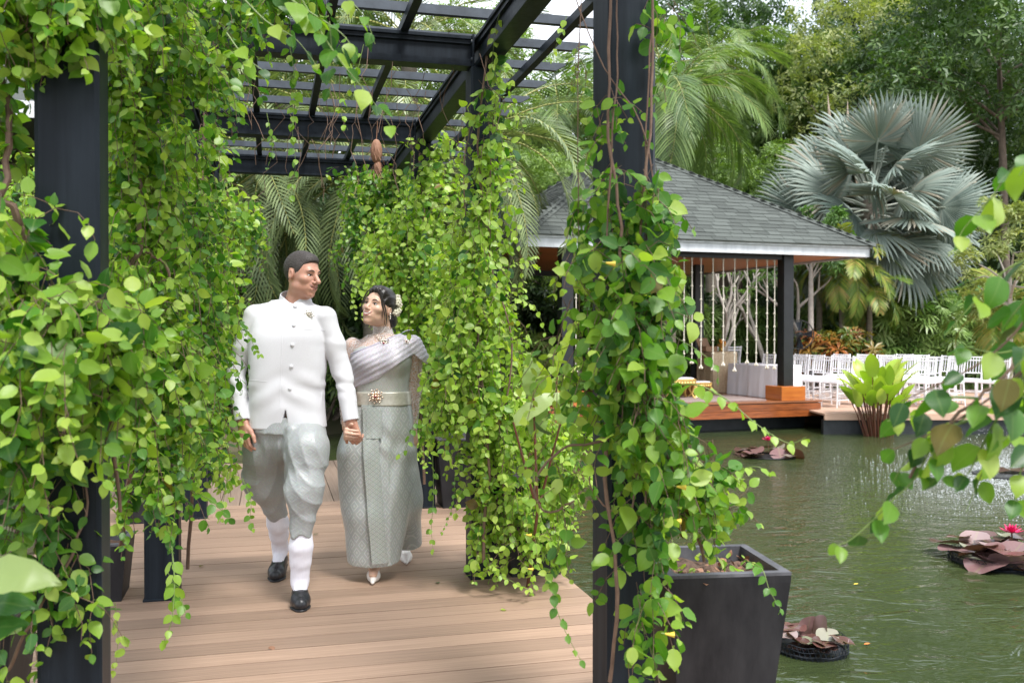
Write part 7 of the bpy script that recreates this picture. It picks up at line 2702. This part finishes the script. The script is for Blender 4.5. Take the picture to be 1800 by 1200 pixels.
for nm_, kp, bp, ap, toe, heel_up in (('front', kneeF2, botF, af, lp(528, 1078, 4.66), 0.0), ('back', kneeB2, botB, ab, lp(481, 1023, 5.22), 0.03)):
    SK = Sdf()
    top = bp.lerp(kp, 0.35)
    ank = ap.copy()
    ank.z = 0.105 + heel_up
    calf = bp.lerp(ank, 0.25)
    SK.chain([top, calf, bp.lerp(ank, 0.55), bp.lerp(ank, 0.85), ank], [.052, .053, .046, .038, .036], 0.04)
    toe.z = 0.030
    SK.cone(ank, ank.lerp(toe, 0.55) + Vector((0, 0, -.01)), .038, .030, 0.03)
    SK.fn(lambda P: 0.0003 * np.sin(P[:, 2] * 130 + 4 * np.sin(P[:, 0] * 30)), 'd')
    link('sock', SK.mesh('sock', 0.004, M_sock), man)
    SH = Sdf()
    d_ = (toe - ank)
    d_.z = 0
    d_.normalize()
    heel = Vector((ank.x, ank.y, 0.042 + heel_up)) - d_ * 0.045
    ball_ = toe - d_ * 0.075
    ball_.z = 0.038
    tp = toe - d_ * 0.030
    tp.z = 0.034
    SH.chain([heel, ball_, tp], [.036, .046, .034], 0.02)
    SH.cone(ball_ + Vector((0, 0, .012)), Vector((ank.x, ank.y, .065 + heel_up)) + d_ * .02, .036, .040, 0.02)
    sole = [heel + Vector((0, 0, -.026)), ball_ + Vector((0, 0, -.026)), tp + Vector((0, 0, -.022))]
    SH.cone(ank + Vector((0, 0, .06)), ank + Vector((0, 0, -.03)), .037, .034, 0.004, '-')
    SH.cone(ank + Vector((0, 0, .05)) + d_ * 0.01, ank + Vector((0, 0, .0)) + d_ * .045, .034, .022, 0.006, '-')
    gz0 = 0.002

    def ground(P, hu=heel_up, hp=np.array(heel), dd=np.array(d_)):
        along = (P - hp) @ dd
        return (gz0 + hu * np.clip(1 - along / .17, 0, 1) + .004) - P[:, 2]
    SH.fn(ground, '^', 0.006)
    so = link('shoe', SH.mesh('shoe', 0.0036, M_shoe), man)
    SO = Sdf()
    SO.chain([heel + Vector((0, 0, -.02)), ball_ + Vector((0, 0, -.018)), tp + Vector((0, 0, -.014))], [.037, .048, .036], 0.02)

    def solecut(P, hu=heel_up, hp=np.array(heel), dd=np.array(d_)):
        along = (P - hp) @ dd
        zz0 = hu * np.clip(1 - along / .17, 0, 1)
        return np.maximum(P[:, 2] - (zz0 + .012), zz0 + 0.0005 - P[:, 2])
    SO.fn(solecut, '^', 0)
    link('sole', SO.mesh('sole', 0.0036, M_shoe), so)
    # strap across the instep and the stitched apron
    sb_ = ball_.lerp(ank, 0.30)
    sb_.z = .036
    side = Vector((-d_.y, d_.x, 0))
    pts = [sb_ + side * (math.sin(a) * .046) + Vector((0, 0, math.cos(a) * .050)) for a in np.linspace(-1.25, 1.25, 9)]
    MB().tube(pts, 0.005, 6).obj('instep_strap', M_shoe, so, True)
    seam = []
    for a in np.linspace(0.9, 2 * PI - 0.9, 15):
        q_ = ball_.lerp(ank, 0.12) + side * (math.sin(a) * .029) - d_ * (math.cos(a) * .056)
        seam.append(SH.march((q_.x, q_.y, .16), (0, 0, -1)))
    MB().tube(seam, 0.0022, 5).obj('apron_seam', M_shoe, so, True)

# ------------------------------------------------------------------ the woman
base, lp = person_frame(665, 5.35)
wom = tag(empty('person', base, -YAW), 'woman in an ivory lace top and sage silver skirt, looking up at the man', 'person')
Mw = Matrix.Rotation(R(-27), 3, 'Z') @ Matrix.Rotation(R(-15), 3, 'X') @ Matrix.Rotation(R(9), 3, 'Y')
hw_ = lp(666, 541, 5.33)
sW = 0.97
BW = Sdf()
TW = add_head(BW, hw_, Mw, sW, True)
k1 = 5.35 / FPX


def xr(px, Z=5.35):
    return (px - 665) * k1


tz = lambda py: CAM_H - (py - 582) * k1
rowsT = [(tz(775), xr(668), .0, .165, .11), (tz(740), xr(668), 0, .155, .105), (tz(700), xr(674), 0, .138, .095), (tz(680), xr(672), 0, .140, .097), (tz(660), xr(671), 0, .150, .105),
         (tz(635), xr(672), 0, .165, .115), (tz(612), xr(673), .005, .160, .100), (tz(598), xr(674), .012, .135, .080), (tz(588), xr(675), .015, .09, .065)]
BW.prof(rowsT, 0.03)
BW.ell(lp(650, 636, 5.28), (.058, .055, .055), 0.05)
BW.ell(lp(694, 636, 5.28), (.058, .055, .055), 0.05)
BW.cone(lp(671, 562, 5.36), lp(674, 598, 5.38), .045, .050, 0.025)
aL = [lp(620, 608, 5.37), lp(606, 675, 5.38), lp(609, 752, 5.04)]
aR = [lp(728, 610, 5.37), lp(727, 682, 5.42), lp(724, 752, 5.36)]
BW.chain(aL, [.045, .036, .024], 0.025)
BW.chain(aR, [.047, .038, .026], 0.025)
add_hand(BW, lp(609, 758, 5.01), (0.12, -0.95, -0.08), (1, 0, -0.15), (0, 0.05, 1), (66, 30, 12), 0.90)
add_hand(BW, aR[2] + Vector((0, 0, -.01)), (0.06, -0.12, -1), (-0.5, 0.8, 0), (-0.85, -0.4, 0), (14, 22, 20), 0.90)
ftw = [lp(668, 860, 5.32), lp(657, 996, 5.30)]
BW.chain([lp(655, 770, 5.34), ftw[0], ftw[1]], [.09, .055, .032], 0.02)
BW.chain([lp(690, 770, 5.38), lp(700, 870, 5.45), lp(712, 955, 5.66)], [.09, .055, .032], 0.02)
BW.cone(lp(657, 1000, 5.28), lp(655, 1010, 5.21), .028, .024, 0.02)
link('body', BW.mesh('body', 0.0040, M_skin_w), wom)
face_parts(TW, wom, Mw, sW, True, BW)
# hair: swept cap, low bun, loose locks
HW = Sdf()
HW.ell(TW(0, .018, .034), np.array((.083, .103, .098)) * sW, 0, M=Mw)
HW.ell(TW(0, -.030, .080), np.array((.060, .058, .045)) * sW, 0.02, M=Mw)
MwI = np.array(Mw.inverted())


def hairw(P):
    q_ = hcoord(P, hw_, MwI) / sW
    ax_ = np.abs(q_[:, 0])
    zl = np.interp(q_[:, 1], [-.13, -.092, -.075, -.052, -.032, -.012, .012, .03, .10], [.11, .088 - 0.0, .070, .030, -.012, .012, .010, -.055, -.085]) - 0.10 * np.clip(ax_ - .052, 0, .03)
    return (zl - q_[:, 2]) * 0.6 * sW


HW.fn(hairw, '^', 0.008)
HW.ell(TW(0.012, .112, -.052), np.array((.050, .042, .046)) * sW, 0.02)
HW.ell(TW(0.010, .085, -.020), np.array((.050, .050, .050)) * sW, 0.03)
HW.fn(lambda P: 0.0018 * np.sin(hcoord(P, hw_, MwI)[:, 0] * 260 + 3 * np.sin(P[:, 2] * 30)), 'd')
hair = link('hair', HW.mesh('hair', 0.0035, M_hair_w), wom)
for pts in (((668, 508), (671, 530), (676, 548), (676, 566), (671, 582)), ((666, 507), (674, 530), (679, 550), (679, 568), (674, 576)), ((650, 509), (641, 520), (636, 538), (634, 556), (638, 574)), ((662, 506), (668, 520), (673, 538), (671, 552), (672, 560))):
    zz_ = 5.255 if pts[0][0] > 650 else 5.25
    tt_ = np.linspace(0, 4, 17)
    fx_, fy_ = np.polyfit(range(5), [a for a, b in pts], 3), np.polyfit(range(5), [b for a, b in pts], 3)
    dense = [lp(float(np.polyval(fx_, q_)), float(np.polyval(fy_, q_)), zz_) for q_ in tt_]
    MB().tube(dense, list(np.interp(tt_, [0, 1, 2, 3, 4], [.004, .0045, .0035, .002, .0006])), 6).obj('loose_lock', M_hair_w, hair, True)
# flowers in the bun
fl = MB()
for k in range(20):
    c = lp(698 + random.uniform(-6, 6), 538 + random.uniform(-17, 14), 5.36 + random.uniform(-.03, .02))
    for j in range(5):
        a = j * 1.256 + k
        fl.ball((c.x + .009 * math.cos(a), c.y - .004, c.z + .009 * math.sin(a)), (.0075, .004, .0075), 6, 4)
fl.obj('hair_flowers', M_petalw, wom, True)
ea = lp(686, 552, 5.27)
MB().ball((0, 0, 0), .006, 7, 5).ball((0, 0, -.014), .005, 7, 5).ball((0, 0, -.026), .004, 6, 5).obj('earring', M_silver, wom, True, loc=ea)

# sheer lace blouse with long sleeves
LB = Sdf()
LB.prof([(r_[0], r_[1], r_[2], r_[3] + .005, r_[4] + .005) for r_ in rowsT[2:]], 0.03)
LB.ell(lp(650, 636, 5.28), (.062, .059, .059), 0.05)
LB.ell(lp(694, 636, 5.28), (.062, .059, .059), 0.05)
LB.chain(aL[:2] + [aL[2].lerp(aL[1], .12)], [.050, .041, .031], 0.025)
LB.chain(aR[:2] + [aR[2].lerp(aR[1], .06)], [.053, .044, .033], 0.025)
LB.cone(lp(672, 578, 5.365), lp(674, 598, 5.38), .052, .060, 0.02)
LB.cone(lp(671, 540, 5.36), lp(674, 597, 5.375), .046, .050, 0.0, '-')
LB.fn(cut_plane((0, 0, tz(573)), (0, 0, 1)), '^', 0)
for a_, b_ in ((aL[1], aL[2].lerp(aL[1], .12)), (aR[1], aR[2].lerp(aR[1], .06))):
    n_ = (b_ - a_).normalized()

    def cuff(P, pw=np.array(b_), n_=np.array(n_)):
        q_ = P - pw
        h = q_ @ n_
        r_ = np.linalg.norm(q_ - h[:, None] * n_, axis=1)
        return np.where(r_ < 0.05, h, -1.0)
    LB.fn(cuff, '^', 0)
link('lace_blouse', LB.mesh('lace_blouse', 0.0048, M_lace), wom)
# collar band and beaded sleeve streaks
NB = Sdf()
NB.cone(lp(671, 571, 5.365), lp(674, 590, 5.38), .051, .060, 0)
NB.cone(lp(671, 540, 5.36), lp(674, 600, 5.375), .046, .052, 0, '-')
NB.fn(lambda P: np.maximum(P[:, 2] - (tz(572) - 0.6 * np.exp(-((P[:, 0] - xr(672)) / .018) ** 2) * .02), tz(588) - P[:, 2]), '^', 0)
link('lace_collar', NB.mesh('lace_collar', 0.0035, M_lacedense), wom)
bd = MB()
for k in range(210):
    t_ = random.random()
    arm = aR if random.random() < .6 else aL
    f = t_ * 1.7
    p_ = arm[0].lerp(arm[1], f) if f < 1 else arm[1].lerp(arm[2], f - 1)
    r_ = (.052 - .010 * t_)
    a = -PI / 2 + (random.choice((-.7, -.1, .5)) + 0.5 * t_ + random.gauss(0, .08))
    bd.ball((p_.x + r_ * math.cos(a), p_.y + r_ * math.sin(a), p_.z), .0026, 5, 3)
tag(bd.obj('sleeve_beads', M_silver, wom), kind='stuff')

# bodice
BO = Sdf()
BO.prof([(r_[0], r_[1], r_[2], r_[3] + .009, r_[4] + .009) for r_ in rowsT[1:]], 0.03)
BO.ell(lp(650, 636, 5.28), (.066, .063, .062), 0.05)
BO.ell(lp(694, 636, 5.28), (.066, .063, .062), 0.05)
BO.fn(lambda P: P[:, 2] - (tz(611) - 0.012 * np.cos((P[:, 0] - xr(668)) * 40)), '^', 0.002)
link('bodice', BO.mesh('bodice', 0.0048, M_bodice), wom)
# sash across the chest, left hip to right shoulder, and its wing over the shoulder
SA = Sdf()
SA.prof([(r_[0], r_[1], r_[2], r_[3] + .018, r_[4] + .016) for r_ in rowsT[2:]], 0.03)
SA.ell(lp(650, 636, 5.28), (.073, .070, .068), 0.05)
SA.ell(lp(694, 636, 5.28), (.073, .070, .068), 0.05)
SA.chain([aR[0] + Vector((-.01, 0, .012)), aR[0].lerp(aR[1], .28) + Vector((.018, -.01, 0))], [.060, .070], 0.03)


def sash_keep(P):
    x, z = P[:, 0], P[:, 2]
    upx = np.interp(x, [xr(600), xr(618), xr(660), xr(700), xr(716), xr(760)], [tz(634), tz(622), tz(606), tz(588), tz(580), tz(575)])
    lox = np.interp(x, [xr(600), xr(625), xr(670), xr(712), xr(728), xr(738), xr(760)], [tz(688), tz(681), tz(664), tz(634), tz(622), tz(630), tz(650)])
    return np.maximum(z - upx, lox - z) * 0.8


SA.fn(lambda P: 0.0016 * np.sin((P[:, 2] - P[:, 0] * .62) * 190 + 2 * np.sin(P[:, 0] * 14)) + .0015 * wob(P, 2, 2), 'd')
SA.fn(sash_keep, '^', 0.002)
link('shoulder_sash', SA.mesh('shoulder_sash', 0.0048, M_sash), wom)
# sash edge
ex = np.linspace(xr(618), xr(727), 24)
for nm_, tab in (('sash_edge', ([xr(600), xr(625), xr(670), xr(712), xr(728)], [tz(688), tz(681), tz(664), tz(634), tz(622)])), ('sash_edge', ([xr(600), xr(618), xr(660), xr(700), xr(716)], [tz(634), tz(622), tz(606), tz(588), tz(580)]))):
    ez = np.interp(ex, *tab)
    ey = SA.surf_y(ex, ez - .001 if nm_ else ez, -0.5)
    ok = (ey > -.3) & (ey < .12)
    if ok.sum() > 4:
        MB().tube([(a, b - .001, c) for a, b, c in zip(ex[ok], ey[ok], ez[ok])], 0.0026, 6).obj(nm_, M_lav, wom, True)
q_ = lp(672, 603, 5.2)
jewel('necklace', wom, (q_.x, float(LB.surf_y([q_.x], [q_.z])[0]) - .006, q_.z), 0.034, M_silver)
for dx, dz in ((-.028, .024), (.028, .024), (-.016, .010), (.016, .010), (0, -.036), (-.042, .038), (.042, .038)):
    x_, z_ = q_.x + dx, q_.z + dz
    jewel('necklace_drop', wom, (x_, float(LB.surf_y([x_], [z_])[0]) - .004, z_), 0.010, M_silver, False, 6)
q_ = lp(713, 600, 5.25)
jewel('shoulder_brooch', wom, (q_.x, float(SA.surf_y([q_.x], [q_.z])[0]) - .003, q_.z), 0.018, M_silver)

# skirt
SKT = Sdf()
SKT.prof([(tz(706), xr(675), 0.0, .152, .112), (tz(740), xr(668), -.005, .192, .135), (tz(785), xr(661), -.01, .210, .145), (tz(850), xr(661), -.02, .212, .148), (tz(915), xr(662), -.035, .180, .138), (tz(1010), xr(658), -.05, .138, .112)], 0.02, ex=2.15)
SKT.chain([lp(692, 790, 5.40), lp(704, 880, 5.46), lp(712, 960, 5.58)], [.13, .12, .105], 0.06)
SKT.chain([lp(640, 800, 5.3), lp(648, 900, 5.28), lp(652, 975, 5.27)], [.14, .115, .095], 0.06)
SKT.cone(lp(694, 850, 5.16), lp(702, 985, 5.2), .008, .030, 0.04, '-')


def sk_f(P):
    x, z = P[:, 0], P[:, 2]
    env = np.clip((1.0 - z) / .25, 0, 1)
    hang = np.sin((x + 0.10 * (1 - z)) * 62 + 1.5 * np.sin(z * 5)) * (0.3 + 0.7 * (x > xr(690)))
    swag = np.sin((z + 0.5 * (x - .02)) * 45 + 2 * np.sin(x * 15)) * np.exp(-((z - .78) / .10) ** 2) * (x > 0)
    return env * (0.0055 * hang + 0.006 * swag) + .002 * wob(P, 1.5, 3)


SKT.fn(sk_f, 'd')
SKT.fn(cut_plane((0, 0, 0.108), (0.0, 0.10, -1)), '^', 0.003)
SKT.fn(cut_plane((0, 0, tz(704)), (0, 0, 1)), '^', 0)
sk_o = link('skirt', SKT.mesh('skirt', 0.0055, M_broc), wom)
# front pleat panel, two layers
rows = []
for f in np.linspace(0, 1, 22):
    py = 712 + (990 - 712) * f
    rows.append((xr(643 + 21 * f), xr(669 + 20 * f), tz(py)))
rows2 = [(a - .010, b - .030, z + .01) for a, b, z in rows]
strip(SKT, 'pleat_panel', rows2, M_border, wom, off=0.006, thick=0.005)
strip(SKT, 'pleat_panel', rows, M_border, wom, off=0.020, thick=0.006)
# belt with buckle and hanging end
BE = Sdf()
BE.prof([(tz(714), xr(674), 0.0, .163, .122), (tz(700), xr(674), 0.0, .158, .117), (tz(684), xr(673), 0, .156, .116)], 0)
BE.fn(lambda P: np.maximum((tz(711) + .10 * P[:, 0] * 0) - P[:, 2], P[:, 2] - tz(687)), '^', 0.003)
link('belt', BE.mesh('belt', 0.0045, M_belt), wom)
rows = [(xr(650 + 2 * f), xr(676 + 3 * f), tz(700 + 64 * f)) for f in np.linspace(0, 1, 9)]
BS = Sdf()
BS.ops = SKT.ops[:3] + []
strip(SKT, 'belt_end', rows[2:], M_border, wom, off=0.024, thick=0.006)
q_ = lp(659, 697, 5.2)
jewel('buckle', wom, (q_.x, float(BE.surf_y([q_.x], [q_.z])[0]) - .006, q_.z), 0.040, M_rosegold, True, 8)
# long sash tail hanging behind on her left
TL = Sdf()
TL.box(lp(724, 800, 5.56), (.020, .05, .56), 0.008, 0, M=Matrix.Rotation(0.04, 3, 'Y'))
TL.fn(lambda P: .004 * np.sin(P[:, 1] * 90 + 3 * np.sin(P[:, 2] * 6)), 'd')
TL.fn(cut_plane((0, 0, .118), (0, 0, -1)), '^', 0)
link('sash_tail', TL.mesh('sash_tail', 0.005, M_sash), wom)
# shoes
for (toe, heel) in ((lp(654, 1026, 5.16), lp(658, 1000, 5.36)), (lp(714, 975, 5.60), lp(712, 955, 5.80))):
    PU = Sdf()
    toe.z, heel.z = 0.016, 0.045
    mid = toe.lerp(heel, .45)
    mid.z = .030
    PU.chain([toe, mid, heel], [.010, .034, .028], 0.02)
    PU.ell(mid + Vector((0, .0, .03)) + (heel - toe) * .18, (.030, .060, .026), 0.006, '-')
    PU.fn(lambda P: 0.003 - P[:, 2], '^', 0.003)
    PU.cone(heel + Vector((0, 0.01, 0)), heel + Vector((0, 0.01, -.04)), .009, .006, .006)
    link('shoe', PU.mesh('shoe', 0.0036, M_pump), wom)
